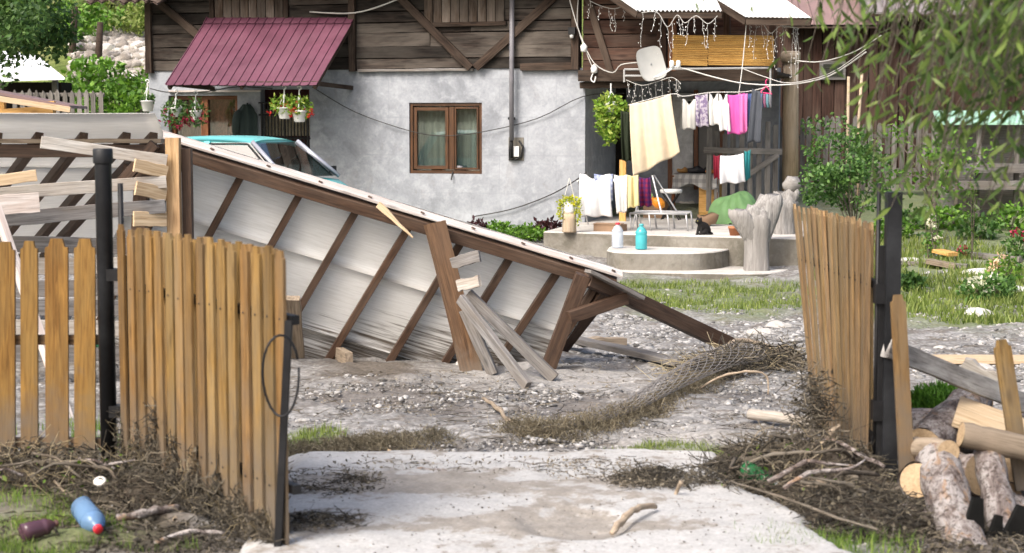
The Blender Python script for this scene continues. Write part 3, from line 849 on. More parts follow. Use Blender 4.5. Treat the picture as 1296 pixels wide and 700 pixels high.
# porch back wall
xe = hp(985, 200, 2.5).x
hbox('porch_wall', 0.0, xe, 2.5, 2.7, -.1, ZT + .05, M_PLASTER)
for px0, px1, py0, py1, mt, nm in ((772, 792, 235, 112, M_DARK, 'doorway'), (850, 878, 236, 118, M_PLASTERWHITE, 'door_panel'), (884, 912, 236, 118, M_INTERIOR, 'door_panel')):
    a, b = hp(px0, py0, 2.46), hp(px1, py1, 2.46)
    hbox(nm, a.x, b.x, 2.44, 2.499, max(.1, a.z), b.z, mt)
for px in (848, 881, 914):
    hboard('door_frame', hp(px, 240, 2.42), hp(px, 114, 2.42), .07, .06, M_REDWOOD, house, (1, 0, 0))
a, b = hp(861, 163, 2.4), hp(877, 126, 2.4)
lv = hbox('louvre_window', a.x, b.x, 2.40, 2.438, a.z, b.z, M_WHITEPL)
for k in range(6):
    z = a.z + (b.z - a.z) * (k + .7) / 6.4
    hbox('slat', a.x + .06, b.x - .03, 2.37, 2.399, z - .018, z + .025, M_DARK, lv)
# eaves tiles seen at the left end
for k in range(7):
    c = hp(108 + k * 14, 3 - k % 3 * 1.4, -.7)
    V, Fc = gridg(lambda u, v, c=c: (c.x + (u - .5) * .19, c.y + v * .5, c.z + .05 * sin(u * pi) - .02 + v * .16), 6, 2)
    V2 = V + [(x, y, z - .03) for x, y, z in V]; n = len(V)
    Fc2 = Fc + [tuple(i + n for i in reversed(f)) for f in Fc]
    o = mesh('eave_tile', V2, Fc2, M_SHINGLE, house, HM.copy(), True, False)
rz = hp(450, 0).z
V = [(hp(100, 0, -.7).x, -.72, rz + .24), (hp(760, 0, -.7).x, -.72, rz + .24), (hp(760, 0, -.7).x, 4, rz + 2.4), (hp(100, 0, -.7).x, 4, rz + 2.4)]
V += [(x, y, z + .12) for x, y, z in V]
mesh('roof', V, [(0, 3, 2, 1), (4, 5, 6, 7), (0, 1, 5, 4), (1, 2, 6, 5), (2, 3, 7, 6), (3, 0, 4, 7)], M_SHINGLE, house, HM.copy(), world=False)

# entrance under the awning
x0, x1 = wx[1], wx[2]
door = hbox('door', x0 + .003, x1 - .003, .14, .18, -.2, -.1, M_REDWOOD)
xm = hp(256, 170).x
for px, w in ((217, .07), (256, .13), (298, .08)):
    hboard('frame', (hp(px, 170).x, .13, -.15), (hp(px, 170).x, .13, DZ1 - .07), w, .07, M_REDWOOD, door, (1, 0, 0))
hboard('frame', (x0 + .01, .13, DZ1 - .035), (x1 - .01, .13, DZ1 - .035), .07, .07, M_REDWOOD, door)
hbox('pane', xm + .05, x1 - .1, .14, .146, .1, DZ1 - .07, M_GLASSDOOR, door)
hbox('pane', x0 + .1, xm - .08, .14, .146, .1, DZ1 - .07, M_GLASSDOOR, door)
hcurt('curtain', xm + .03, x1 - .03, -.1, DZ1 - .05, .26, fabric('pink_brown_curtain', (.42, .26, .20), (.30, .20, .16)), door, .02, 9)
hcurt('curtain', x0 + .03, xm - .03, -.1, DZ1 - .05, .26, fabric('tan_curtain', (.33, .27, .21)), door, .02, 7)
# barred window right of the door
x0, x1 = wx[3], wx[4]
gw = hbox('barred_window', x0 + .003, x1 - .003, .2, .215, GZ0 + .003, GZ0 + .03, M_REDWOOD)
hcurt('curtain', x0, x1, GZ0, GZ0 + (GZ1 - GZ0) * .38, .20, M_CURTAINBR, gw, .012, 8)
hcurt('curtain', x0, x1, GZ0 + (GZ1 - GZ0) * .38, GZ0 + (GZ1 - GZ0) * .74, .20, M_CURTAINCR, gw, .012, 8)
hcurt('curtain', x0, x1, GZ0 + (GZ1 - GZ0) * .74, GZ1, .20, M_CURTAINBR, gw, .012, 8)
for k in range(15):
    x = x0 + (x1 - x0) * (k + .5) / 15
    mesh('bar', *tubeg([HM @ Vector((x, -.02, GZ0 + .02)), HM @ Vector((x, -.02, GZ1 - .22))], .013 if k % 7 else .022, 6), M_BLACKMETAL, gw)
for f in (.02, .35, .66, .82):
    mesh('bar', *tubeg([HM @ Vector((x0 - .02, -.03, GZ0 + (GZ1 - GZ0) * f)), HM @ Vector((x1 + .02, -.03, GZ0 + (GZ1 - GZ0) * f))], .014, 6), M_BLACKMETAL, gw)
hboard('lintel', hp(214, 116, -.03), hp(330, 115, -.03), .035, .05, M_WHITEBOARD, house)

# awning
aw = thing('awning', 'maroon ribbed metal awning over the house entrance', 'awning', hw(330, 60))
tl, tr, bl, br_ = hw(262, 24, -.08), hw(449, 24, -.08), hw(209, 108, -1.35), hw(401, 107, -1.35)
nrm = (tr - tl).cross(bl - tl).normalized()
if nrm.z < 0: nrm = -nrm
def awf(u, v, k=17):
    p = tl.lerp(tr, u).lerp(bl.lerp(br_, u), v)
    ph = (u * k) % 1.0
    rib = .016 if ph < .09 else 0.0
    return p + nrm * (rib + .012 * sin(u * 5 + 1) * v) + Vector((0, 0, -.006 * abs(sin(u * k * pi)) if v == 1 else 0))
V, Fc = gridg(lambda u, v: awf(u, v), 17 * 25, 4)
n = len(V); V = V + [p - nrm * .008 for p in V]; Fc = Fc + [tuple(i + n for i in reversed(f)) for f in Fc]
mesh('sheet', V, Fc, M_AWNING, aw)
V, Fc = gridg(lambda u, v: awf(u, v * .09) + nrm * (.012) + Vector((0, 0, .012)), 17 * 25, 1)
mesh('ridge_flashing', V, Fc, M_AWNING, aw)
for u in (.02, .5, .98):
    board('rafter', tl.lerp(tr, u) - nrm * .06, bl.lerp(br_, u) - nrm * .06, .07, .05, M_HPOST, aw)
board('front_beam', bl - nrm * .045 + (tl - bl) * .05, br_ - nrm * .045 + (tr - br_) * .05, .07, .06, M_HPOST, aw)
for u in (.03, .97):
    board('strut', HM @ Vector(((HMI @ tl.lerp(tr, u)).x, -.03, ZT - .3)), bl.lerp(br_, u) - nrm * .08 + (tl - bl) * .07, .07, .05, M_HPOST, aw)
# ------------------------------------------------------------------ small roofs and blind on the balcony
def corrugated(name, label, c, n, th=.012, amp=.02, mat=M_WHITEMETAL):
    """c: eave left, eave right, ridge right, ridge left"""
    t = thing(name, label, 'roof', c[0], 'small white metal roofs')
    nm = (c[1] - c[0]).cross(c[3] - c[0]).normalized()
    if nm.z < 0: nm = -nm
    V, Fc = gridg(lambda u, v: c[0].lerp(c[1], u).lerp(c[3].lerp(c[2], u), v) + nm * amp * sin(u * n * 2 * pi), n * 6, 2)
    k = len(V); V = V + [p - nm * th for p in V]; Fc = Fc + [tuple(i + k for i in reversed(f)) for f in Fc]
    w = n * 6 + 1
    Fc += [(i + 1, i, i + k, i + 1 + k) for i in range(w - 1)]
    mesh('sheet', V, Fc, mat, t, smooth=True)
    for a, b, nmn in ((c[0], c[3], 'barge_board'), (c[1], c[2], 'barge_board'), (c[0], c[1], 'fascia')):
        board(nmn, a - nm * .08, b - nm * .08, .11, .03, M_HPOST, t)
    return t
e0, e1 = hw(806, 13, -1.0), hw(913, 13, -1.0); r1, r0 = hw(880, -60, .4), hw(700, -60, .4)
corrugated('balcony_roof', 'white corrugated roof with toothed edge above the satellite dish', [e0, e1, r1, r0], 20)
e0, e1 = hw(944, 21, -1.2), hw(1026, 22, -1.2); r1, r0 = hw(925, -50, .3), hw(828, -50, .3)
corrugated('balcony_roof', 'white metal roof with dark barge board above the bamboo blind', [e0, e1, r1, r0], 15, amp=.006)

bl_ = thing('bamboo_blind', 'orange bamboo slat blind hung along the balcony front', 'blind', hw(915, 82, -.32))
nb_ = 17
for k in range(nb_):
    y = 43.5 + (82 - 43.5) * (k + .5) / nb_
    for a, b in ((851, 896), (896.6, 980)):
        p, q = hw(a + random.uniform(-.5, .5), y + .6, -.32 - (.02 if a > 890 else 0)), hw(b + random.uniform(-1.2, .4), y + 1.6, -.32 - (.02 if a > 890 else 0))
        board('slat', p + HUP * random.uniform(-.008, .008), q + HUP * random.uniform(-.008, .008), .024, .016, M_BAMBOO, bl_)
# ------------------------------------------------------------------ porch and steps
PZ = .17
_pe = hp(880, 298)
def pfront(px, py, z):                                # world point on a level plane
    r = ray(px, py); return ORG + r * ((z - EYE) / r.z)
def slab3(name, pts, z0, z1, mat_top, label, cat='step', rnd=0):
    t = thing(name, label, cat, (pts[0].x, pts[0].y, z0))
    V = [Vector((p.x, p.y, z1)) for p in pts]; n = len(V)
    ch = .015; cen = sum(V, Vector()) / n
    V2 = [Vector((v.x, v.y, z1 - ch)) for v in V]; Vt = [v + (cen - v).normalized() * ch for v in V]
    Vb = [Vector((v.x, v.y, z0)) for v in V]
    V = Vt + V2 + Vb
    F1 = [tuple(range(n))]
    mesh('tread', Vt + V2, [tuple(range(n))] + [(i, i + n, (i + 1) % n + n, (i + 1) % n) for i in range(n)], mat_top, t)
    mesh('riser', V2 + Vb, [(i, i + n, (i + 1) % n + n, (i + 1) % n) for i in range(n)], M_CONCRETE, t)
    return t
fl, fr = pfront(688, 293, PZ), pfront(1012, 302, PZ)
bk_ = (HM.to_3x3() @ Vector((0, 1, 0)))
slab3('porch', [fl, fr, fr + bk_ * 7.5, fl + bk_ * 7.5], -.5, PZ, M_CONCTOP, 'long concrete porch platform holding laundry racks and table', 'porch')
s2 = -.005
def arcpts(l, r, z, yl, yr, bulge, n=14, ex=4):
    a, b = pfront(l, yl, z), pfront(r, yr, z); out = []
    for i in range(n + 1):
        t = i / n
        p = a.lerp(b, t) - bk_ * bulge * (1 - abs(2 * t - 1) ** ex) ** .6
        out.append(p)
    return out
ap = arcpts(770, 927, s2, 313, 314, 1.0, 22)
slab3('middle_step', ap + [ap[-1] + bk_ * .6, ap[0] + bk_ * .6], -.5, s2, M_CONCTOP, 'round-ended concrete step carrying two plastic water bottles')
ap = arcpts(778, 1000, -.25, 338, 341, .75, 22, 6)
slab3('bottom_step', ap + [ap[-1] + bk_ * .9, ap[0] + bk_ * .9], -.6, -.25, M_CONCTOP, 'low flat concrete step above the grass')

# ------------------------------------------------------------------ things of the house front
pipe = thing('conduit', 'grey electric conduit running up the house front', 'conduit', hw(648, 200))
mesh('tube', *tubeg([hw(647.5, 178, -.14), hw(647.5, 90, -.14), hw(648, -30, -.14)], .04, 12), M_GREYPIPE, pipe, smooth=True)
mesh('tube_end', *tubeg([hw(648, 200, -.1), hw(647.5, 172, -.12)], .025, 8), M_BLACKMETAL, pipe, smooth=True)
for y in (60, 150):
    c = hw(647.5, y, -.13); MB().box((c.x - .06, c.y - .01, c.z - .02), (c.x + .06, c.y + .1, c.z + .02)).build('clip', M_BLACKMETAL, pipe)
jb = thing('junction_box', 'white junction box in a broken hole of the plaster wall', 'junction box', hw(653, 190))
a, b = hp(644, 203), hp(663, 174)
MB().box((a.x, -.02, a.z), (b.x, .004, b.z)).build('recess', M_CONCRETE, jb, HM.copy(), world=False)
a, b = hp(648, 198), hp(658, 185)
MB().box((a.x, -.085, a.z), (b.x, -.022, b.z)).build('box', M_WHITEPL, jb, HM.copy(), world=False)
mesh('cable', *tubeg([hw(646, 176, -.05), hw(645, 190, -.06), hw(645, 202, -.06), hw(652, 202, -.06), hw(659, 199, -.05), hw(662, 186, -.05), hw(657, 178, -.05)], .018, 6), M_BLACKMETAL, jb, smooth=True)
def wire(label, pts, r=.006, mat=M_WIRE, cat='cable', name='wire', k=4):
    return tag(tube(name, smoothpts(pts, k), r, mat, n=5), label, cat)
wire('thin dark wire sagging across the grey wall and window', [hw(395, 110, -.05), hw(450, 142, -.06), hw(520, 166, -.07), hw(560, 172, -.08), hw(610, 167, -.07), hw(680, 150, -.05), hw(738, 122, -.04), hw(790, 118, .4)], .008)
wire('pale cable crossing the plank wall above the awning', [hw(392, 15, -.12), hw(440, 17, -.12), hw(475, 10, -.12), hw(520, -8, -.12)], .012, M_WHITEWIRE)
wire('dark cable curving from the plaster wall to the porch corner', [hw(600, 274, -.06), hw(650, 264, -.06), hw(700, 245, -.06), hw(735, 224, -.3), hw(742, 218, -.6)], .010)
wire('dark cable strung below the awning along the entrance', [hw(190, 112, -.2), hw(215, 117, -.3), hw(260, 116, -.4), hw(300, 110, -.6), hw(345, 112, -.5)], .010)

coat = thing('jacket', 'dark green-grey jacket hanging on the entrance wall', 'jacket', hw(312, 170, -.12))
V, Fc = gridg(lambda u, v: HM @ (Vector((0, -.05 - .09 * sin(u * pi) - .015 * sin(u * 20), 0)) + hp(312 + (u - .5) * (10 + 22 * min(1, (1 - v) * 3.2)) + (2 if v > .8 else 0), 132 + 42 * (1 - v), 0).copy()), 24, 14)
mesh('body', V, Fc, plain('jacket_cloth', (.035, .05, .048), .8, .2), coat, smooth=True)
V, Fc = tubeg([hw(304, 141, -.12), hw(299, 152, -.15), hw(299, 168, -.14)], [.06, .075, .07], 8)
mesh('sleeve', V, Fc, plain('jacket_sleeve', (.04, .055, .052), .8, .2), coat, smooth=True)
MB().tube([hw(313, 131, 0), hw(313, 131, -.1)], .015, 6).build('peg', M_BLACKMETAL, coat)

# leaves helper
LEAF = np.array([(0, 0, 0), (.5, -.28, .05), (1, 0, -.05), (.5, .28, .05)], float); LEAFT = np.array([(0, 1, 2), (0, 2, 3)])
NARROW = np.array([(0, 0, 0), (.35, -.10, .03), (.35, .10, .03), (.75, -.075, -.02), (.75, .075, -.02), (1, 0, -.12)], float); NARROWT = np.array([(0, 1, 2), (1, 3, 4), (1, 4, 2), (3, 5, 4)])
BLADE = np.array([(-.5, 0, 0), (.5, 0, 0), (.32, .10, .55), (-.32, .10, .55), (0, .38, 1.0)], float); BLADET = np.array([(0, 1, 2), (0, 2, 3), (3, 2, 4)])
def leaves(name, pos, size, mat, parent=None, shape='leaf', kind=None, rng=RNG, tilt=None):
    n = len(pos); BV, BT = (LEAF, LEAFT) if shape == 'leaf' else (NARROW, NARROWT)
    S = (size * rng.uniform(.6, 1.3, n))[:, None] * np.ones((1, 3))
    V, T = scatter(BV, BT, pos, rotm(n, rng, tilt), S)
    return npmesh(name, V, T, mat, parent, kind=kind)
def ball(c, r, n, rng=RNG, shell=.35):
    d = rng.normal(size=(n, 3)); d /= np.linalg.norm(d, axis=1)[:, None]
    return np.array(c) + d * (rng.uniform(shell, 1, n) ** .5)[:, None] * np.array(r)
def clumps(c, r, k, n, cr, rng=RNG):
    C_ = ball(c, r, k, rng, .1)
    return np.concatenate([ball(q, cr * rng.uniform(.6, 1.3), n, rng, .1) for q in C_])

def hanging_pot(label, px, py, pw, y, hook, petals, leafmat, nleaf=260, spread=(.22, .18, .16), drop=0.0, s_=1.0, petn=90):
    c = hw(px, py, y)
    t = thing('hanging_flowerpot', label, 'flowerpot', c, 'hanging flowerpots')
    r = pw
    MB().lathe([(r * .62, -r * .8), (r * .70, -r * .7), (r * .95, r * .55), (r * 1.05, r * .6), (r * 1.05, r * .75), (r * .9, r * .75), (r * .85, r * .5), (.01, r * .5)], 20, Matrix.Translation(c)).build('pot', M_WHITEPL, t, smooth=True)
    for k in range(3):
        a = k * 2.1 + .5
        mesh('hanger', *tubeg([c + Vector((cos(a) * r, sin(a) * r, r * .7)), c + Vector((0, 0, hook * .8)), c + Vector((0, 0, hook))], .010, 5), M_WHITEPL, t)
    hk = [c + Vector((.03 * sin(q), 0, hook + .03 - .03 * cos(q))) for q in np.linspace(0, 4.5, 10)]
    mesh('hook', *tubeg(hk, .010, 5), M_WHITEPL, t)
    fc = c + Vector((0, 0, r * .75 + spread[2] * .3 - drop))
    leaves('foliage', ball(fc, spread, nleaf), .07 * s_, leafmat, t)
    if petals:
        leaves('blossom', clumps(fc - Vector((0, .04, spread[2] * .25)), (spread[0] * 1.2, spread[1] * 1.0, spread[2] * .9), petn // 6, 14, .028), .035, petals, t)
    return t
hanging_pot('white hanging pot of low green plant at the house corner post', 187, 134, .12, -.5, .38, None, M_LEAFSHRUB, 160, (.12, .10, .06))
hanging_pot('white hanging pot trailing crimson flowers beside the door, fuller one', 223, 142, .10, -1.1, .30, M_FLCRIM, M_LEAFSHRUB, 420, (.26, .16, .26), .18, 1, 130)
hanging_pot('white hanging pot of straggly crimson flowers in front of the door', 248, 146, .10, -1.1, .33, M_FLCRIM, M_LEAFSHRUB, 200, (.20, .14, .26), .12, 1, 100)
hanging_pot('white hanging pot of red geraniums, yellow-green, nearer the door', 360, 143, .12, -1.2, .38, M_FLRED, M_LEAFPOT, 320, (.25, .18, .17), 0, 1, 110)
hanging_pot('white hanging pot of red geraniums at the awning end', 379, 147, .12, -1.2, .42, M_FLRED, M_LEAFPOT, 320, (.22, .18, .17), 0, 1, 90)
c = hw(773, 145, -.9)
t = thing('hanging_basket', 'bushy variegated trailing plant in a basket under the porch beam', 'hanging basket', c)
MB().lathe([(.06, -.12), (.10, -.05), (.12, .08), (.11, .1), (.01, .1)], 16, Matrix.Translation(c + Vector((0, 0, .1)))).build('pot', M_WHITEPL, t, smooth=True)
for k in range(3):
    a = k * 2.1
    mesh('hanger', *tubeg([c + Vector((cos(a) * .11, sin(a) * .11, .2)), c + Vector((0, 0, .36)), c + Vector((0, 0, .48))], .010, 5), M_WHITEPL, t)
leaves('foliage', np.concatenate([ball(c + Vector((0, 0, .10)), (.26, .22, .22), 700), ball(c + Vector((0, 0, -.16)), (.22, .18, .24), 420), ball(c + Vector((-.02, 0, -.34)), (.10, .10, .14), 90)]), .085, M_LEAFPOT, t)

# satellite dish
c = hw(826, 80, -.8)
t = thing('satellite_dish', 'tilted grey oval satellite dish with white arms on the porch beam', 'satellite dish', c)
dn = Vector((.55, -.80, .2)).normalized(); R3 = frame(dn, (-.25, 0, 1)).to_4x4(); Md = Matrix.Translation(c) @ R3
def dsh(u, v):
    a, b = (u - .5) * 2, (v - .5) * 2
    k = max(abs(a), abs(b)) / max(1e-6, (abs(a) ** 4 + abs(b) ** 4) ** .25) if (a or b) else 1
    a, b = a * k, b * k
    return Vector((-.05 * (1 - (a * a + b * b) * .5), a * .26, b * .26))
V, Fc = gridg(dsh, 12, 12); n = len(V)
V = [Md @ v for v in V]; V2 = [v - dn * .02 for v in V]
mesh('reflector', V + V2, Fc + [tuple(i + n for i in reversed(f)) for f in Fc], M_DISH, t, smooth=True)
MB().tube([c - dn * .05, hw(822, 88, -.5), hw(822, 96, -.25)], .022, 8).build('mount', M_TARMET, t, smooth=True)
tip = hw(856, 84, -1.15)
for q in (hw(836, 96, -.95), hw(840, 92, -.9)):
    mesh('arm', *tubeg([c + Vector((.02, -.02, -.22)), q, tip], .012, 6), M_WHITEPL, t, smooth=True)
for d in (-.07, .03):
    MB().lathe([(.01, -.06), (.035, -.05), (.035, .04), (.02, .06)], 10, Matrix.Translation(tip + Vector((d, 0, .03)))).build('receiver', M_WHITEPL, t, smooth=True)
t = thing('bracket_frame', 'grey steel bracket frame under the satellite dish', 'bracket', hw(800, 90, -.5))
for a, b in (((790, 88), (975, 86)), ((790, 88), (790, 104)), ((975, 86), (975, 118)), ((790, 96), (822, 96))):
    mesh('bar', *tubeg([hw(*a, -.55), hw(*b, -.55)], .016, 6), M_TARMET, t)

# laundry line and clothes
def cloth(name, label, corners, mat, cat, y, amp=.03, k=3, seed=0, belly=0.0, group=None, prof=None, nu=22, nv=22, neck=0):
    """hanging cloth: corners tl,tr,br,bl in the photo on plane y"""
    (a, b, c, d) = [hw(px, py, y) for px, py in corners]
    rs = random.Random(seed)
    ph = [rs.uniform(0, 6.28) for _ in range(4)]
    def f(u, v):
        top = a.lerp(b, u); bot = d.lerp(c, u)
        p = top.lerp(bot, v)
        if prof:
            l, r_ = prof(v); uu = l + (r_ - l) * u
            p = a.lerp(b, uu).lerp(d.lerp(c, uu), v)
        w = amp * (.35 + v) * sin(u * k * 2 * pi + ph[0] + .6 * sin(v * 2 + ph[1])) + amp * .4 * sin(u * k * 4.3 * pi + ph[2])
        s_ = 4 * u * (1 - u)
        p = p + HUP * (w + belly * sin(v * pi)) - Vector((0, 0, (.02 * s_ + neck * max(0, 1 - abs(u - .5) * 3.2)) * (1 - v)))
        p = p - Vector((0, 0, .012 * sin(u * k * 2 * pi + ph[3]) * v))
        return p
    V, Fc = gridg(f, nu, nv)
    cen = (a + b + c + d) / 4
    o = thing(name, label, cat, d if d.z < c.z else c, group)
    ob = mesh('fabric', V, Fc, mat, o, Matrix.Translation(cen) @ HM.to_3x3().to_4x4(), smooth=True)
    so = ob.modifiers.new('thickness', 'SOLIDIFY'); so.thickness = .006
    return o
ribs = lambda v: (0.12 + .0 * v, .88) if v < .25 else (0, 1)
shirt = lambda v: (.02, .98) if v < .3 else (.14, .86)
YL = -1.3
GRP = 'washing on the porch line'
cloth('hanging_sheet', 'large cream sheet pegged diagonally on the porch clothesline', [(797, 132), (849, 119), (861, 193), (802, 224)], fabric('cream_sheet', (.80, .68, .50)), 'sheet', YL - .1, .035, 2, 3, .05, GRP, None, 34, 34)
cloth('hanging_jacket', 'dark olive jacket hanging behind the cream sheet', [(786, 140), (803, 140), (804, 204), (788, 204)], fabric('olive_cloth', (.035, .045, .028)), 'jacket', YL + .2, .03, 2, 8, .04, GRP)
ITEMS = [('hanging_shirt', 'pale grey undershirt on a wooden hanger at the line', [(864, 125), (881, 125), (880, 163), (864, 163)], (.62, .61, .57), None, 'shirt', 12, None),
    ('hanging_blouse', 'purple-grey patterned blouse on the porch line', [(880, 119), (896, 118), (897, 160), (881, 160)], (.52, .48, .55), (.20, .15, .26), 'blouse', 13, None),
    ('hanging_vest', 'white vest with deep neck on the line, shorter one', [(896, 118), (911, 118), (912, 158), (898, 158)], (.80, .79, .76), None, 'vest', 14, ribs),
    ('hanging_vest', 'white vest with hanging straps on the line, longer one', [(909, 119), (922, 119), (925, 166), (911, 165)], (.84, .84, .83), None, 'vest', 15, ribs),
    ('hanging_pullover', 'magenta pink long-sleeved top on the porch line', [(920, 120), (943, 117), (944, 169), (921, 170)], (.70, .13, .45), None, 'top', 16, None),
    ('hanging_jeans', 'blue denim shorts pegged on the porch line', [(941, 117), (954, 117), (955, 160), (943, 161)], (.10, .15, .34), None, 'jeans', 17, None),
    ('hanging_trousers', 'dark grey trousers hanging long on the porch line', [(952, 112), (966, 115), (963, 180), (946, 180)], (.10, .11, .13), None, 'trousers', 18, None)]
for nm, lb, cr, c1, c2, ct, sd, pf_ in ITEMS:
    cloth(nm, lb, cr, fabric(nm + '_' + str(sd), c1, c2), ct, YL + .02 * (sd % 3), .016, 1.3, sd, .03, GRP, pf_, neck=.08 if ct in ('vest', 'shirt') else 0)
# sleeves of the pink top and the legs of the trousers
for o_, px in (('hanging_sleeve', 941),):
    cloth('hanging_blouse', 'bright pink blouse hanging beside the magenta top', [(936, 118), (946, 118), (946, 167), (937, 169)], fabric('pink_blouse', (.80, .22, .52)), 'top', YL - .05, .02, 1, 31, .03, GRP)
hg = thing('clothes_hanger', 'pink plastic clothes hanger with small pegged socks', 'hanger', hw(970, 116, -1.3))
mesh('frame', *tubeg([hw(962, 117, -1.3), hw(977, 119, -1.3), hw(970, 109, -1.3), hw(962, 117, -1.3)], .012, 6), plain('pink_plastic', (.75, .05, .2), .4), hg)
mesh('hook', *tubeg([hw(970, 109, -1.3), hw(969, 103, -1.3), hw(971, 100, -1.3)], .008, 5), plain('pink_hook', (.75, .05, .2), .4), hg)
for k in range(4):
    a = hw(964 + k * 3.6, 119, -1.3)
    V, Fc = tubeg([a, a - Vector((0, 0, .12)), a - Vector((-.01, .03, .2))], [.02, .025, .015], 6)
    mesh('sock', V, Fc, fabric('sock_%d' % k, [(.10, .15, .3), (.3, .12, .2), (.15, .3, .35), (.2, .2, .22)][k]), hg, smooth=True)
wire('pale clothesline cord running along the porch washing', [hw(795, 133, YL), hw(850, 119, YL), hw(865, 122, YL), hw(900, 117, YL), hw(945, 116, YL), hw(978, 108, YL)], .007, M_WHITEWIRE, 'cord', 'clothesline')
wire('thick pale cable sagging from the dish past the blind to the trees', [hw(856, 85, -1.0), hw(870, 88, -1.0), hw(905, 98, -1.2), hw(945, 106, -1.5), hw(1000, 107, -2.0), hw(1050, 96, -3), hw(1096, 66, -4.2)], .010, M_WHITEWIRE, 'cable')
wire('second pale cable hanging beside the thick one', [hw(940, 87, -1.0), hw(970, 98, -1.3), hw(1000, 105, -2.0), hw(1050, 93, -3.1), hw(1096, 62, -4.3)], .006, M_WHITEWIRE, 'cable')
wire('thin pale cord from the barn wall into the willow', [hw(1008, 77, -1.0), hw(1040, 78, -1.5), hw(1080, 66, -2.5), hw(1115, 45, -4)], .008, M_WHITEWIRE, 'cord')
wire('slack white cord hanging from the blind to the washing', [hw(945, 25, -.9), hw(941, 70, -1.0), hw(937, 105, -1.2), hw(933, 130, -1.3)], .007, M_WHITEWIRE, 'cord')
wire('white cords gathered around the lamp box at the house corner', [hw(720, -4, -.25), hw(728, 25, -.3), hw(737, 50, -.3), hw(752, 80, -.35), hw(775, 92, -.4), hw(786, 82, -.45), hw(808, 79, -.5)], .008, M_WHITEWIRE, 'cord')
wire('second white cord running down the house corner post', [hw(732, -4, -.22), hw(731, 32, -.24), hw(742, 66, -.3), hw(751, 88, -.3)], .007, M_WHITEWIRE, 'cord')
for px, py, lb in ((752, 88, 'white plug adapter with loose cords under the plank wall'), (739, 61, 'small white switch box on the corner post')):
    c = hp(px, py, -.32)
    t = thing('plug_box', lb, 'plug', HM @ c)
    MB().lathe([(.02, -.06), (.05, -.05), (.055, .03), (.03, .06), (.012, .08)], 10, HM @ Matrix.Translation(c)).build('body', M_WHITEPL, t, smooth=True)
    if px == 752:
        mesh('cord', *tubeg(smoothpts([hw(751, 92, -.32), hw(748, 100, -.34), hw(752, 104, -.34), hw(754, 97, -.34)], 4), .010, 5), M_WHITEPL, t)
lamp = thing('wall_lamp', 'small dark spotlight on the house corner post', 'lamp', hw(724, 42, -.16))
c = hp(724, 42, -.17)
MB().box((c.x - .05, c.y - .06, c.z - .02), (c.x + .06, c.y + .1, c.z + .09)).build('body', M_BLACKMETAL, lamp, HM.copy(), world=False)
MB().lathe([(.03, -.06), (.035, -.02), (.03, .0)], 10, HM @ Matrix.Translation(c - Vector((0, .02, .02)))).build('lens', M_BULB, lamp, smooth=True)

def icicles(label, pts, y, drops, ln, seed):
    """a string of icicle lights: wire and hanging strands of small bulbs"""
    rs = random.Random(seed)
    t = thing('string_lights', label, 'string lights', hw(*pts[0], y), 'icicle light strings')
    P = smoothpts([hw(px, py, y) for px, py in pts], 6)
    mesh('wire', *tubeg(P, .005, 5), M_WHITEWIRE, t)
    nb = MB(); st = MB()
    for k in range(drops):
        p = P[int((k + .5) / drops * (len(P) - 1))]
        L = ln * rs.uniform(.5, 1.2); q = p - Vector((rs.uniform(-.05, .05), rs.uniform(0, .06), L))
        pp = [p.lerp(q, i / 6) + Vector((rs.uniform(-.012, .012), rs.uniform(-.012, .012), 0)) for i in range(7)]
        st.tube(pp, .0028, 4)
        for i in range(1, 7):
            for _ in range(1):
                c = pp[i] + Vector((rs.uniform(-.035, .035), rs.uniform(-.02, .02), rs.uniform(-.03, .03)))
                nb.lathe([(.002, -.011), (.0065, 0), (.002, .011)], 5, Matrix.Translation(c))
    st.build('strand', M_WHITEWIRE, t, kind='stuff'); nb.build('bulbs', M_BULB, t, kind='stuff')
icicles('icicle lights draped across the red-brown plank wall', [(746, 1), (762, 8), (778, 11), (793, 6)], -.15, 5, .42, 1)
icicles('icicle lights under the toothed white roof edge', [(812, 16), (832, 16), (845, 34), (857, 19), (867, 29), (881, 20), (896, 30), (908, 20)], -1.0, 12, .45, 2)
icicles('icicle lights along the balcony edge over the blind', [(948, 32), (962, 26), (975, 42), (988, 33), (1010, 36)], -.9, 8, .5, 3)
icicles('icicle lights tangled below the porch beam behind the sheet', [(792, 101), (812, 108), (830, 104), (850, 98), (862, 106)], -.7, 9, .4, 4)
icicles('icicle lights hanging down past the corner of the blind', [(1003, 34), (1008, 38), (1011, 36)], -.85, 4, .8, 5)

# ------------------------------------------------------------------ porch furniture
def onporch(px, py, z=None):
    return pfront(px, py, PZ if z is None else z)
def drying_rack(label, px, py, w, h, d, seed):
    """folding rack: two crossed leg frames and a top of rods"""
    c = onporch(px, py); t = thing('drying_rack', label, 'drying rack', c, 'folding drying racks')
    X = HM.to_3x3() @ Vector((1, 0, 0)); Yv = bk_
    for sx in (-.5, .5):
        for s_ in (-1, 1):
            mesh('leg', *tubeg([c + X * sx * w + Yv * s_ * d / 2, c + X * sx * w - Yv * s_ * d / 2 + Vector((0, 0, h))], .010, 6), M_TARMET, t)
    for k in range(7):
        o = Yv * (k / 6 - .5) * d + Vector((0, 0, h))
        mesh('rod', *tubeg([c - X * w * .5 + o, c + X * w * .5 + o], .007, 5), M_WHITEPL, t)
    for sx in (-.5, .5):
        mesh('side_bar', *tubeg([c + X * sx * w - Yv * d * .6 + Vector((0, 0, h)), c + X * sx * w + Yv * d * .6 + Vector((0, 0, h))], .010, 6), M_WHITEPL, t)
    return t
drying_rack('low folding rack with white shirt and yellow cloth near the wall corner', 772, 287, .85, .72, .7, 1)
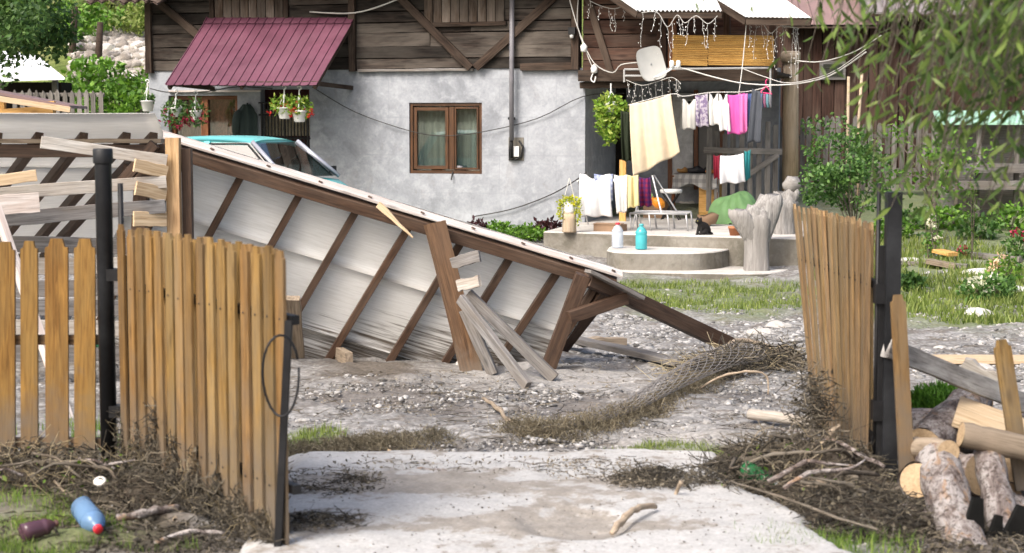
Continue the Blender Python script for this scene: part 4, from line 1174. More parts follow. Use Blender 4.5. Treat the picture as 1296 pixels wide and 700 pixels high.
drying_rack('folding rack with white shirt and teal towel beside the table', 928, 262, .42, .72, .55, 2)
Y0 = -2.0
cloth('rack_shirt', 'white scooped shirt hung over the low rack', [(734, 220), (773, 220), (775, 274), (735, 274)], fabric('white_shirt', (.86, .86, .86)), 'shirt', Y0, .035, 2, 40, .05, 'washing on the racks', None, 26, 26, .09)
cloth('rack_cloth', 'pale blue striped cloth hung behind the white shirt', [(752, 220), (776, 220), (776, 255), (754, 255)], fabric('blue_striped', (.62, .68, .80), (.25, .3, .55), 12), 'cloth', Y0 + .25, .03, 2, 41, .02, 'washing on the racks')
cloth('rack_cloth', 'plain white cloth on the rack between shirt and yellow towel', [(777, 221), (794, 221), (794, 268), (780, 270)], fabric('white_cloth', (.84, .83, .80)), 'cloth', Y0 + .02, .03, 1.5, 42, .02, 'washing on the racks')
cloth('rack_towel', 'pale yellow towel on the low rack', [(794, 221), (808, 221), (809, 261), (795, 264)], fabric('yellow_towel', (.80, .70, .38)), 'towel', Y0 + .03, .03, 1.5, 43, .02, 'washing on the racks')
cloth('rack_cloth', 'plaid red and navy cloth beside the yellow towel', [(809, 224), (823, 224), (825, 261), (810, 261)], fabric('plaid_cloth', (.30, .03, .08), (.03, .03, .14), 14), 'cloth', Y0 + .3, .03, 1.5, 44, .02, 'washing on the racks')
cloth('rack_shirt', 'white shirt with dark cord over the rack by the fence', [(912, 197), (941, 194), (943, 231), (912, 232)], fabric('white_shirt_2', (.82, .82, .84)), 'shirt', Y0 + .1, .03, 1.5, 45, .04, 'washing on the racks')
cloth('rack_towel', 'teal towel folded over the rack end', [(942, 191), (950, 189), (949, 226), (943, 228)], fabric('teal_towel', (.04, .26, .28)), 'towel', Y0 + .3, .03, 1, 46, .02, 'washing on the racks')
cloth('rack_cloth', 'dark red cloth between table and rack', [(903, 196), (911, 196), (911, 226), (904, 226)], fabric('dark_red_cloth', (.22, .02, .04)), 'cloth', Y0 + .3, .02, 1, 47, .02, 'washing on the racks')

# table with checked cloth
tb = thing('porch_table', 'porch table with wooden legs and side panels under a checked cloth', 'table', onporch(876, 268))
tc0, tc1 = onporch(852, 275), onporch(907, 277)
TH = .74
X = (tc1 - tc0).normalized()
for q in (tc0, tc1, tc0 + bk_ * .7, tc1 + bk_ * .7):
    board('leg', q, q + Vector((0, 0, TH - .03)), .05, .05, M_REDWOOD, tb, X)
MB().box((0, 0, TH - .03), ((tc1 - tc0).length, .7, TH)).build('table_top', M_REDWOOD, tb, Matrix.Translation(Vector((tc0.x, tc0.y, tc0.z))) @ frame(X).to_4x4(), world=False)
q = tc0.lerp(tc1, .72)
MB().box((-.16, .1, .02), (.16, .5, TH - .05)).build('cabinet', M_ORANGE, tb, Matrix.Translation(Vector((q.x, q.y, PZ))) @ frame(X).to_4x4(), world=False)
W_ = (tc1 - tc0).length
def tcl(u, v):
    a, b = (u - .5) * (W_ + .34), (v - .35) * 1.15
    ex = max(0, abs(a) - W_ / 2 - .01); ey = max(0, -b - .0)
    x = max(-W_ / 2 - .01, min(W_ / 2 + .01, a)); y = max(-.01, b)
    z = TH + .006 - ex * .9 - ey * .55 * (1 + .25 * sin(u * 11))
    y -= .02 * sin(u * 25) * min(1, ey * 6) + .04 * min(1, ey * 6); x += .02 * sin(v * 22) * min(1, ex * 6) * (1 if a > 0 else -1)
    return tc0.lerp(tc1, .5) + X * x + bk_ * y + Vector((0, 0, z))
V, Fc = gridg(tcl, 40, 30)
o = thing('tablecloth', 'grey and white checked cloth draped over the porch table', 'tablecloth', tc0)
mesh('fabric', V, Fc, fabric('checked_cloth', (.58, .58, .57), (.22, .22, .23), 7.5), o, Matrix.Translation(tc0) @ frame(X).to_4x4(), smooth=True)
for k, (px, lb, col, s_) in enumerate(((862, 'brown bread basket on the checked cloth', (.30, .16, .05), .10), (878, 'dark crumpled bag on the checked cloth', (.03, .03, .035), .12), (889, 'black pan on the checked cloth', (.02, .02, .02), .09), (899, 'orange folded cloth at the table edge', (.55, .22, .06), .08), (870, 'red and cream packet on the checked cloth', (.45, .12, .08), .06))):
    c = tc0.lerp(tc1, (px - 852) / 55.) + bk_ * (.15 + .12 * (k % 3)) + Vector((0, 0, TH + .012))
    t = thing('table_item', lb, 'household item', c, 'items on the porch table')
    V, Fc = latheg([(s_ * .7, 0), (s_, .02), (s_ * 1.05, s_ * .5), (s_ * .8, s_ * .75), (s_ * .3, s_ * .8)], 12)
    V = [c + Vector((v.x * (1.4 if k % 2 else 1.0), v.y * .7, v.z * (1 + .3 * sin(v.x * 40 + k)))) for v in V]
    mesh('body', V, Fc, plain('table_item_%d' % k, col, .6), t, smooth=True)

# white padded stool
c = onporch(849, 278)
t = thing('stool', 'folding stool with white padded seat on the porch', 'stool', c)
MB().lathe([(.02, .44), (.17, .44), (.185, .46), (.185, .49), (.165, .505), (.02, .51)], 22, Matrix.Translation(c)).build('seat', M_WHITEPL, t, smooth=True)
for s_ in (-1, 1):
    for d in (-.08, .08):
        mesh('leg', *tubeg([c + X * s_ * .17 + bk_ * d, c - X * s_ * .15 + bk_ * d + Vector((0, 0, .44))], .012, 6), M_BLACKMETAL, t)
# clutter around the table
def carton(name, label, px, py, w, d, h, mat, z=None, cat='box'):
    q = onporch(px, py); t = thing(name, label, cat, q)
    Mq = Matrix.Translation(q + Vector((0, 0, .001 + (z or 0)))) @ frame(X).to_4x4() @ Matrix.Rotation(random.uniform(-.2, .2), 4, 'Z')
    MB().box((-w / 2, 0, 0), (w / 2, d, h)).build('body', mat, t, Mq, world=False)
    MB().box((-w / 2 - .006, -.006, h + .001), (w / 2 + .006, d * .52, h + .012)).build('flap', mat, t, Mq @ Matrix.Rotation(.06, 4, 'X'), world=False)
    return t
carton('cardboard_box', 'brown cardboard box behind the plaid cloth', 826, 276, .34, .3, .28, M_BROWNBAG)
carton('cardboard_box', 'flattened brown box lying under the low rack', 768, 293, .42, .3, .10, M_BROWNBAG)
carton('wooden_crate', 'reddish wooden crate under the table, next to sack', 893, 270, .30, .3, .34, M_TERRA)
carton('dark_box', 'dark storage box standing under the right rack', 935, 268, .36, .3, .30, M_SEAT)
carton('wooden_crate', 'tan wooden crate between table and yard gate', 915, 266, .22, .3, .42, M_ORANGE)
t = thing('bucket', 'blue plastic bucket under the right drying rack', 'bucket', onporch(914, 273))
MB().lathe([(.09, 0), (.10, .01), (.125, .2), (.13, .21), (.115, .2), (.09, .02)], 16, Matrix.Translation(onporch(914, 273))).build('body', M_BLUE, t, smooth=True)
t = thing('plank_post', 'orange plank standing behind the olive jacket', 'plank', onporch(788, 280))
board('board', onporch(788, 280), onporch(788, 280) + Vector((0, 0, 1.0)), .12, .03, M_ORANGE, t, X)
q0 = onporch(776, 287) + Vector((0, 0, .72)) - bk_ * .02
for k in range(6):
    a = q0 + X * (k * .13 - .38) + bk_ * .3; hh = .10 + .05 * (k % 3)
    V, Fc = gridg(lambda u, v: a + X * (u - .5) * .10 + bk_ * (.012 * cos(v * pi * 2)) + Vector((0, 0, .012 - abs(v - .5) * 2 * hh)), 5, 8)
    o = tag(mesh('small_washing', V, Fc, fabric('small_cloth_%d' % k, [(.02, .02, .03), (.05, .06, .2), (.16, .02, .04), (.25, .25, .28), (.03, .03, .03), (.10, .12, .25)][k]), None, None, True), ['black sock', 'navy sock', 'dark red cloth', 'grey cloth', 'black cloth', 'blue-grey sock'][k] + ' laid over the low rack rods', 'washing', 'small washing on the low rack')
# low folding bed frame
a0, a1 = onporch(797, 292), onporch(868, 293)
t = thing('folding_bed', 'low folding bed frame with metal mesh top on the porch edge', 'folding bed', a0)
L_ = (a1 - a0).length; Xb = (a1 - a0).normalized(); Mb = Matrix.Translation(a0) @ frame(Xb).to_4x4()
HB = .26
mt = MB()
for k in range(26):
    x = L_ * k / 25; mt.box((x - .004, 0, HB - .012), (x + .004, .62, HB - .004))
for k in range(13):
    y = .62 * k / 12; mt.box((0, y - .004, HB - .004), (L_, y + .004, HB + .003))
mt.build('mesh_top', M_TARMET, t, Mb, world=False, kind='stuff')
for y in (0, .62):
    mesh('side_rail', *tubeg([Mb @ Vector((0, y, HB)), Mb @ Vector((L_, y, HB))], .016, 8), M_TARMET, t, smooth=True)
for x in (0, L_ * .34, L_ * .67, L_):
    for y in (0, .62):
        mesh('leg', *tubeg([Mb @ Vector((x, y, HB)), Mb @ Vector((x + .03, y, 0.0))], .013, 6), M_TARMET, t, smooth=True)
mesh('raised_bar', *tubeg([Mb @ Vector((L_ * .55, .1, HB)), Mb @ Vector((L_ * .35, .3, HB + .55)), Mb @ Vector((L_ * .35, .5, HB + .55)), Mb @ Vector((L_ * .75, .6, HB))], .012, 6), M_TARMET, t)
# toy, sacks, bag, bowl
c = onporch(833, 283) + Vector((0, 0, .33))
t = thing('toy_ball', 'orange and yellow toy hanging beside the plaid cloth', 'toy', c)
MB().lathe([(.01, -.12), (.07, -.08), (.095, 0), (.07, .07), (.03, .1), (.05, .13), (.01, .15)], 14, Matrix.Translation(c) @ Matrix.Rotation(-1.0, 4, 'Y')).build('body', plain('orange_toy', (.85, .30, .02), .4), t, smooth=True)
MB().lathe([(.01, .0), (.05, .02), (.045, .08), (.01, .1)], 10, Matrix.Translation(c + Vector((-.13, 0, .06)))).build('tip', plain('green_toy', (.3, .55, .2), .4), t, smooth=True)
t = thing('sack', 'lumpy white sack slumped under the porch table', 'sack', onporch(872, 272))
c = onporch(872, 272)
V, Fc = latheg([(.05, 0), (.22, .01), (.25, .10), (.20, .22), (.10, .30), (.03, .33)], 18)
mesh('body', [c + Vector((v.x * 1.1 + .02 * sin(v.z * 30), v.y * .8, v.z * (1 + .12 * sin(v.x * 25)))) for v in V], Fc, M_SACK, t, smooth=True)
t = thing('brown_bag', 'brown slumped bag on the porch behind the cat', 'bag', onporch(896, 286))
c = onporch(896, 286)
V, Fc = latheg([(.07, 0), (.12, .01), (.16, .12), (.17, .18), (.10, .16), (.02, .13)], 16)
mesh('body', [c + Vector((v.x, v.y * .8, v.z + .03 * sin(v.x * 20))) for v in V], Fc, M_BROWNBAG, t, smooth=True)
# green tarp heap
c = onporch(925, 284)
t = thing('tarp_heap', 'heap covered by a green cloth tarp on the porch', 'tarp', c)
def tf(u, v):
    a, b = (u - .5) * 2, (v - .5) * 2
    r_ = (abs(a) ** 3.2 + abs(b) ** 3.2) ** (1 / 3.2)
    h = .47 * max(0, 1 - r_ ** 3.0) ** .55
    q = c + X * a * .47 + bk_ * (b * .45 + .35)
    fold = .03 * sin(atan2(b, a) * 11 + 2 * sin(a * 4)) * min(1, r_ * 1.2)
    return q + Vector((0, 0, max(.004, h + fold + .03 * sin(a * 5) + .05 * a * (1 if h > .1 else 0))))
V, Fc = gridg(tf, 36, 30); mesh('cover', V, Fc, M_TARP, t, smooth=True)
# bottles
def bottle(name, label, c, h, mat, cap, M=None, dent=0):
    t = thing(name, label, 'bottle', c)
    r = h * .235
    Mx = M or Matrix.Translation(c)
    pr = [(r * .6, 0), (r * .95, .01), (r, .05 * h), (r * .96, .22 * h), (r, .26 * h), (r * .96, .30 * h), (r, .55 * h), (r * .9, .60 * h), (r, .64 * h), (r * .97, .70 * h), (r * .62, .84 * h), (r * .30, .91 * h), (r * .28, .95 * h)]
    V, Fc = latheg(pr, 20)
    if dent: V = [Vector((v.x * (1 - dent * max(0, sin(v.z / h * 5 + 1)) * (v.x > 0)), v.y * (1 + .06 * sin(v.z * 40)), v.z)) for v in V]
    mesh('body', [Mx @ v for v in V], Fc, mat, t, smooth=True)
    V, Fc = latheg([(r * .36, .93 * h), (r * .38, .94 * h), (r * .38, h), (r * .3, h + .004)], 14)
    mesh('cap', [Mx @ v for v in V], Fc, cap, t, smooth=True)
    return t
P_CLEAR = plastic('clear_plastic', (.62, .66, .72), .45); P_TURQ = plastic('turquoise_plastic', (.10, .52, .56), .35)
P_RED = plain('red_cap', (.6, .03, .05), .4); P_WHITE = plain('pale_cap', (.7, .75, .75), .4)
bottle('water_bottle', 'large clear plastic water bottle on the round step', pfront(781.5, 314, s2) + Vector((0, 0, .002)), .36, P_CLEAR, P_RED)
bottle('water_bottle', 'large turquoise plastic water bottle on the round step', pfront(811.5, 316, s2) + Vector((0, 0, .002)), .36, P_TURQ, plain('teal_cap', (.08, .4, .42), .4))
# potted plant on log
c = onporch(720.5, 294)
t = thing('plant_stand', 'pale log section used as a flowerpot stand on the porch', 'log stand', c)
MB().lathe([(.10, 0), (.105, .02), (.10, .2), (.102, .28), (.01, .28)], 18, Matrix.Translation(c)).build('log', M_LOGPOLE, t, Matrix.Translation(c) @ Matrix.Rotation(-pi / 2, 4, 'Y'), smooth=True)
t = thing('flowerpot', 'white pot of trailing yellow-green flowers on the log stand', 'flowerpot', c + Vector((0, 0, .285)))
MB().lathe([(.07, 0), (.08, .02), (.10, .16), (.09, .16), (.01, .13)], 18, Matrix.Translation(c + Vector((0, 0, .283)))).build('pot', M_WHITEPL, t, smooth=True)
fc = c + Vector((0, 0, .45))
leaves('foliage', np.concatenate([ball(fc, (.17, .14, .08), 300), ball(fc + Vector((-.13, -.05, -.13)), (.05, .06, .14), 90), ball(fc + Vector((.13, -.05, -.16)), (.05, .06, .18), 110)]), .05, leafm('yellow_green_leaf', (.2, .28, .02), (.42, .45, .03), (.6, .55, .05)), t)
for s_ in (-1, 1):
    mesh('hanger', *tubeg([c + Vector((s_ * .09, 0, .44)), c + Vector((0, 0, .80))], .007, 5), M_WHITEWIRE, t)
# stumps used as planters
def stump(label, c, h, r, forks, seed, lean=(0, 0)):
    rs = random.Random(seed); t = thing('tree_stump', label, 'stump', c, 'bleached stumps beside the porch steps')
    def bark(path, rad, nm):
        V, Fc = [], []
        n = 26; m = len(path)
        for i, (p, q) in enumerate(zip(path, rad)):
            for k in range(n):
                a = 2 * pi * k / n
                rr = q * (1 + .10 * sin(a * 3 + seed + i * .25) + .06 * sin(a * 7 + i * .5) + .03 * sin(a * 13 + i))
                V.append(Vector(p) + Vector((cos(a) * rr, sin(a) * rr, (rs.uniform(-.02, .02) if 0 < i < m - 1 else .03 * sin(a * 5)))))
        for i in range(m - 1):
            for k in range(n):
                k2 = (k + 1) % n; Fc.append((i * n + k, i * n + k2, (i + 1) * n + k2, (i + 1) * n + k))
        Fc.append(tuple((m - 1) * n + k for k in range(n)))
        mesh(nm, V, Fc, M_STUMP, t, Matrix.Translation(c) @ Matrix.Rotation(-pi / 2, 4, 'Y'), smooth=True)
    bark([c + Vector((lean[0] * f, lean[1] * f, h * f)) for f in (-.05, .1, .25, .4, .55, .68, .8)], [r * 1.0, r * .95, r * .92, r * .95, r * 1.08, r * 1.15, r * .75], 'trunk')
    for dx, dy, f0, f1, rr in forks:
        p = c + Vector((lean[0] * f0, lean[1] * f0, h * f0))
        bark([p + Vector((dx * q, dy * q, h * (f1 - f0) * q ** 1.1)) for q in (0, .3, .6, .85, 1)], [rr * .78, rr * .9, rr * .98, rr * 1.0, rr * .82], 'fork')
    return t
c = pfront(957, 341, -.24)
stump('bleached forked tree stump standing on the bottom step', c, 1.02, .18, [(-.27, -.06, .34, .80, .16), (.20, .04, .34, 1.0, .19), (.02, .02, .4, .86, .18)], 3, (.0, 0))
c = onporch(992, 296)
stump('shorter grey stump behind the forked one on the porch', c, .66, .16, [(.12, .05, .5, .95, .13), (-.06, .05, .5, .9, .12)], 8)
t = thing('stone', 'pale lumpy stone set on top of the shorter stump', 'stone', c + Vector((.1, 0, .62)))
iv, it = ico(2)
mesh('body', [c + Vector((.12, .05, .72)) + Vector((v[0] * .14, v[1] * .12, v[2] * .13)) * (1 + .15 * sin(v[0] * 4 + v[2] * 5)) for v in iv], it.tolist(), M_STUMP, t, smooth=True)
t = thing('crate', 'blue plastic crate with white rim behind the stumps', 'crate', onporch(983, 264))
q = onporch(983, 264) + Vector((0, 0, .25))
MB().box((-.17, 0, 0), (.17, .25, .16)).build('body', M_BLUE, t, Matrix.Translation(q) @ frame(X).to_4x4(), world=False)
MB().box((-.18, -.01, .16), (.18, .26, .19)).build('rim', M_WHITEPL, t, Matrix.Translation(q) @ frame(X).to_4x4(), world=False)
MB().box((-.2, -.02, -.25), (.2, .27, -.002)).build('base', M_SACK, t, Matrix.Translation(q) @ frame(X).to_4x4(), world=False)
t = thing('terracotta_pot', 'small orange terracotta pot beside the forked stump', 'flowerpot', onporch(930, 298))
c = onporch(930, 298)
MB().lathe([(.07, 0), (.09, .1), (.1, .1), (.1, .13), (.08, .13), (.01, .1)], 16, Matrix.Translation(c)).build('pot', M_TERRA, t, smooth=True)

# black cat sitting on the porch edge, facing the yard
c = onporch(888.5, 297)
cat_ = thing('cat', 'small black cat sitting on the porch edge', 'cat', c)
def blob(path, rad, n=14):
    return tubeg(smoothpts(path, 3), list(np.interp(np.linspace(0, 1, (len(path) - 1) * 3 + 1), np.linspace(0, 1, len(path)), rad)), n)
cm = MB()
cm.add(*blob([c + Vector((.07, .06, .005)), c + Vector((.065, .05, .05)), c + Vector((.035, .02, .11)), c + Vector((-.02, -.02, .15)), c + Vector((-.045, -.03, .175))], [.045, .075, .07, .05, .035]))
hd = c + Vector((-.055, -.04, .195))
cm.add(*blob([hd + Vector((.045, .02, 0)), hd + Vector((.02, .01, .004)), hd, hd + Vector((-.025, -.02, -.008)), hd + Vector((-.045, -.035, -.015))], [.015, .042, .046, .034, .012]))
for s_ in (-1, 1):
    cm.add(*blob([hd + Vector((s_ * .022 + .01, .005, .03)), hd + Vector((s_ * .027 + .012, .005, .075))], [.02, .002], 6))
    cm.add(*blob([c + Vector((-.025 + s_ * .02, -.03, .12)), c + Vector((-.045 + s_ * .025, -.05, .05)), c + Vector((-.05 + s_ * .025, -.055, .012)), c + Vector((-.075 + s_ * .025, -.075, .008))], [.028, .02, .017, .012], 8))
    cm.add(*blob([c + Vector((.06, s_ * .04 + .04, .05)), c + Vector((.02, s_ * .06 + .02, .03)), c + Vector((-.03, s_ * .055 + .0, .01))], [.045, .035, .016], 8))
cm.add(*blob([c + Vector((.11, .08, .02)), c + Vector((.15, .04, .015)), c + Vector((.13, -.03, .013)), c + Vector((.06, -.06, .012))], [.018, .016, .014, .008], 8))
body = cm.build('body', M_CAT, cat_, smooth=True)
rm = body.modifiers.new('fuse', 'REMESH'); rm.mode = 'VOXEL'; rm.voxel_size = .009; rm.use_smooth_shade = True
em = plain('cat_eye', (.5, .45, .1), .2)
for s_ in (-1, 1):
    e_ = hd + Vector((-.032 + s_ * .014, -.034 - s_ * .008, .008)); V, T = ico(1)
    mesh('eye', [e_ + Vector(v) * .007 for v in V], T.tolist(), em, cat_, smooth=True)
# plants along the wall
def plant(label, p, r, n, size, mat, stems=5, name='potted_plant', fl=None, group=None, shape='leaf', fs=.04):
    p = Vector(p); t = thing(name, label, 'plant', p, group)
    sm = MB()
    for k in range(stems):
        a = k * 2.4; sm.tube([p, p + Vector((cos(a) * r[0] * .4, sin(a) * r[1] * .4, r[2])), p + Vector((cos(a) * r[0] * .7, sin(a) * r[1] * .7, r[2] * 1.6))], [.008, .006, .003], 4)
    sm.build('stem', M_BARKT, t)
    c = p + Vector((0, 0, r[2]))
    leaves('foliage', ball(c, r, n), size, mat, t, shape)
    if fl: leaves('blossom', clumps(c + Vector((0, 0, r[2] * .4)), (r[0] * .8, r[1] * .8, r[2] * .6), fl[1], 14, fs), fs * 1.1, fl[0], t)
    return t
for px, py, r, n, sz, mt, lb in ((604, 287, (.16, .15, .12), 200, .08, M_LEAFDARKRED, 'dark leafy plant at the wall foot, beyond the roof beam'), (632, 288, (.22, .16, .10), 340, .07, M_LEAFBUSH, 'light green plant at the wall foot under the cable'), (664, 296, (.34, .2, .12), 700, .07, M_LEAFBUSH, 'wide green ground plant against the wall'), (692, 292, (.26, .2, .16), 420, .09, M_LEAFDARKRED, 'dark red leafy plant at the porch corner'), (704, 286, (.14, .12, .18), 200, .09, M_LEAFDARKRED, 'tall dark plant beside the log stand')):
    q = gp(px, py + 10); plant(lb, q, r, n, sz, mt)

# ------------------------------------------------------------------ car
def car():
    W, L = 1.56, 4.2
    ws = at(350, 178, 23.0)                       # middle of the windscreen top
    head = radians(-23)
    fx = Vector((cos(head), sin(head), 0)); side = Vector((-fx.y, fx.x, 0))
    zg = ws.z - 1.47 + .10
    o = Vector((ws.x, ws.y, zg)) - fx * .38
    M = Matrix.Translation(o) @ Matrix((fx, side, Vector((0, 0, 1)))).transposed().to_4x4()
    t = thing('parked_car', 'old turquoise car parked behind the collapsed shelter', 'car', M=M)
    def B(nm, V, Fc, mt, par=t, sm=True): return mesh(nm, V, Fc, mt, par, M.copy(), sm, False)
    # lower body: sections along x with width and heights
    secs = [(-1.95, .62, .45, .78), (-1.9, .72, .32, .86), (-1.2, .77, .25, .88), (-.4, .78, .22, .89), (.9, .78, .22, .85), (1.15, .77, .25, .70), (1.60, .72, .34, .60), (1.66, .64, .42, .54)]
    V, n = [], 14
    for x, w, zl, zu in secs:
        for y, z in ((-w * .92, zl), (-w, zl + .08), (-w * 1.0, (zl + zu) / 2), (-w * .98, zu - .06), (-w * .93, zu), (-w * .5, zu + .025), (0, zu + .03), (w * .5, zu + .025), (w * .93, zu), (w * .98, zu - .06), (w, (zl + zu) / 2), (w, zl + .08), (w * .92, zl), (0, zl)):
            V.append((x, y, z))
    Fc = [(i * n + k, i * n + (k + 1) % n, (i + 1) * n + (k + 1) % n, (i + 1) * n + k) for i in range(len(secs) - 1) for k in range(n)] + [tuple(range(n - 1, -1, -1)), tuple((len(secs) - 1) * n + k for k in range(n))]
    body = B('body', V, Fc, M_CARPAINT)
    # roof: crowned panel
    def rf(u, v):
        x = -1.10 + 1.45 * u; y = (v - .5) * 2 * .60
        return (x, y * (1 - .04 * u * u), 1.36 + .055 * (1 - (2 * v - 1) ** 4) - .03 * (2 * u - 1) ** 4 + .02 * sin(u * pi))
    V, Fc = gridg(rf, 14, 14); n0 = len(V); V = V + [(x * .985, y * .97, z - .05) for x, y, z in V]
    Fc = Fc + [tuple(i + n0 for i in reversed(f)) for f in Fc]
    rim = list(range(15)) + [(j + 1) * 15 + 14 for j in range(14)] + [14 * 15 + 13 - j for j in range(14)] + [(13 - j) * 15 for j in range(13)]
    Fc += [(a, b, b + n0, a + n0) for a, b in zip(rim, rim[1:] + rim[:1])]
    B('roof', V, Fc, M_CARPAINT)
    W1 = lambda v: M @ Vector(v)
    for s_ in (-1, 1):
        mesh('pillar', *tubeg([W1((.93, s_ * .70, .89)), W1((.36, s_ * .57, 1.36))], .03, 8), M_TRIMSHEEN, t, smooth=True)  # teal pillar given a pale tone: its lavender reflection is painted in
        board('pillar', W1((-.28, s_ * .735, .88)), W1((-.30, s_ * .60, 1.36)), .09, .04, M_CARPAINT, t, fx)
        board('pillar', W1((-1.32, s_ * .73, .88)), W1((-1.05, s_ * .58, 1.36)), .16, .04, M_CARPAINT, t, fx)
        V = [(.84, s_ * .71, .89), (.33, s_ * .585, 1.35), (-.24, s_ * .60, 1.35), (-.22, s_ * .73, .89)]
        B('side_window', V, [(0, 1, 2, 3)], M_CARGLASS)
        V = [(-.34, s_ * .73, .89), (-.34, s_ * .60, 1.35), (-1.0, s_ * .585, 1.35), (-1.22, s_ * .73, .89)]
        B('side_window', V, [(0, 1, 2, 3)], M_CARGLASS)
        mesh('window_trim', *tubeg([W1((.80, s_ * .725, .895)), W1((.30, s_ * .605, 1.335)), W1((-.26, s_ * .62, 1.335)), W1((-.26, s_ * .745, .895))], .012, 6), M_RUBBER, t)
        B('mirror', [(.72 + a, s_ * (.80 + b), .93 + c_) for a in (0, .05) for b in (0, .12) for c_ in (0, .09)], [(0, 1, 3, 2), (4, 6, 7, 5), (0, 4, 5, 1), (2, 3, 7, 6), (0, 2, 6, 4), (1, 5, 7, 3)], M_RUBBER, t, False)
        for x in (-1.25, 1.08):
            Mw = M @ Matrix.Translation(Vector((x, s_ * .72, .29))) @ Matrix.Rotation(pi / 2, 4, 'X')
            w_ = MB().lathe([(.17, -.09), (.28, -.09), (.30, -.06), (.30, .06), (.28, .09), (.17, .09)], 24, Mw).build('tyre', M_RUBBER, t, smooth=True)
            MB().lathe([(.02, -.095), (.16, -.08), (.17, .08), (.02, .095)], 20, Mw).build('rim', M_TRIMSHEEN, w_, smooth=True)
        MB().lathe([(.02, 0), (.10, 0), (.11, -.03), (.09, -.05)], 16, M @ Matrix.Translation(Vector((1.67, s_ * .48, .5))) @ Matrix.Rotation(pi / 2, 4, 'Y')).build('headlight', M_BULB, t, smooth=True)
    B('windscreen', [(.93, -.68, .90), (.93, .68, .90), (.355, .555, 1.35), (.355, -.555, 1.35)], [(0, 1, 2, 3)], M_CARGLASS)
    B('rear_window', [(-1.40, -.66, .90), (-1.40, .66, .90), (-1.08, .55, 1.34), (-1.08, -.55, 1.34)], [(3, 2, 1, 0)], M_CARGLASS)
    for s_ in (-1, 1):
        MB().box((-.12, s_ * .34 - .22, .5), (.0, s_ * .34 + .22, 1.02)).build('seat', M_SEAT, t, M.copy(), world=False)
        MB().box((-.10, s_ * .34 - .1, 1.06), (-.02, s_ * .34 + .1, 1.2)).build('headrest', M_SEAT, t, M.copy(), world=False)
    mesh('steering_wheel', *tubeg([W1((.42 + .05 * sin(a), .34 + .19 * cos(a), .95 + .18 * sin(a))) for a in np.linspace(0, 2 * pi, 20)], .014, 6), M_RUBBER, t)
    MB().box((1.62, -.74, .36), (1.74, .74, .46)).build('bumper', M_TRIMSHEEN, t, M.copy(), world=False)
    return t
car()
# ------------------------------------------------------------------ collapsed shelter
sh = thing('collapsed_shelter', 'collapsed wooden shelter, its pale sheet roof tilted into the mud', 'shelter', at(430, 460, 14.2))
A, B = at(208, 176, 13.72), at(782, 350, 13.84)
P1 = at(522, 282, 13.79); R_ = at(430, 437, 14.12) - P1
bd = (B - A)
nrmS = bd.cross(R_).normalized()
if nrmS.y > 0: nrmS = -nrmS                     # towards the viewer: the underside
def pl(u, v): return A + bd * u + R_ * v
def pxu(px): return (px - 208) / (782 - 208.)
def quadsheet(name, f, u0, u1, v0, v1, th, mat, par, nu=24, nv=10, wav=.012, seed=0):
    o = f(u0, v0); X = (f(u1, v0) - o).normalized(); Z = (f(u0, v1) - o); Z = (Z - X * Z.dot(X)).normalized(); Y = Z.cross(X)
    M = Matrix.Translation(o) @ Matrix((X, Y, Z)).transposed().to_4x4()
    V, Fc = gridg(lambda a, b: f(u0 + (u1 - u0) * a, v0 + (v1 - v0) * b) + nrmS * (wav * sin(a * 9 + seed) * sin(b * 7 + seed * 2)), nu, nv)
    n = len(V); V = V + [p - nrmS * th for p in V]
    Fc = Fc + [tuple(i + n for i in reversed(f_)) for f_ in Fc]
    rim = [j for j in range(nu + 1)] + [(j + 1) * (nu + 1) + nu for j in range(nv)] + [nv * (nu + 1) + nu - 1 - j for j in range(nu)] + [(nv - 1 - j) * (nu + 1) for j in range(nv - 1)]
    for a, b in zip(rim, rim[1:] + rim[:1]): Fc.append((a, b, b + n, a + n))
    return mesh(name, V, Fc, mat, par, M, True)
off = nrmS * -.05
f1 = lambda u, v: pl(u, v) + off
for k, (v0, v1) in enumerate(((-.04, .52), (.50, 1.05), (1.03, 1.55), (1.53, 1.95))):
    quadsheet('roof_sheet', lambda u, v, k=k: f1(u, v) - nrmS * .006 * (k % 2), 0.0, .985, v0, v1, .004, M_SHEET, sh, 30, 6, .0035, k)
for px in (240, 312, 386, 457, 524, 590, 653, 714, 764):
    u = pxu(px); j = random.uniform(-.01, .01)
    board('rafter', pl(u, .02), pl(u + j, 1.9 if px < 600 else (1.25 if px < 700 else .8)), .085, .058, M_BEAM, sh, nrmS, rag=.002, seg=6)
board('roof_beam', pl(-.005, .035) + nrmS * .06, pl(1.0, .035) + nrmS * .06, .095, .13, M_BEAM, sh, nrmS.cross(bd).normalized(), rag=.002, seg=10)
up_ = nrmS.cross(bd).normalized()
if up_.z < 0: up_ = -up_
board('cap_board', pl(-.01, -.012) + nrmS * .045 + up_ * .035, pl(1.005, -.012) + nrmS * .045 + up_ * .03, .02, .125, M_WHITEBOARD, sh, up_, rag=.003, seg=12)  # weathered beam edge, its sky-lit brightness painted as a pale strip
for px in (265, 335, 400, 462, 528, 592, 655, 716, 770):
    board('rafter_tail', pl(pxu(px), -.02) + nrmS * .08 + up_ * .045, pl(pxu(px) + .008, -.02) + nrmS * .09 + up_ * .043, .010, .02, M_BEAM, sh, up_)
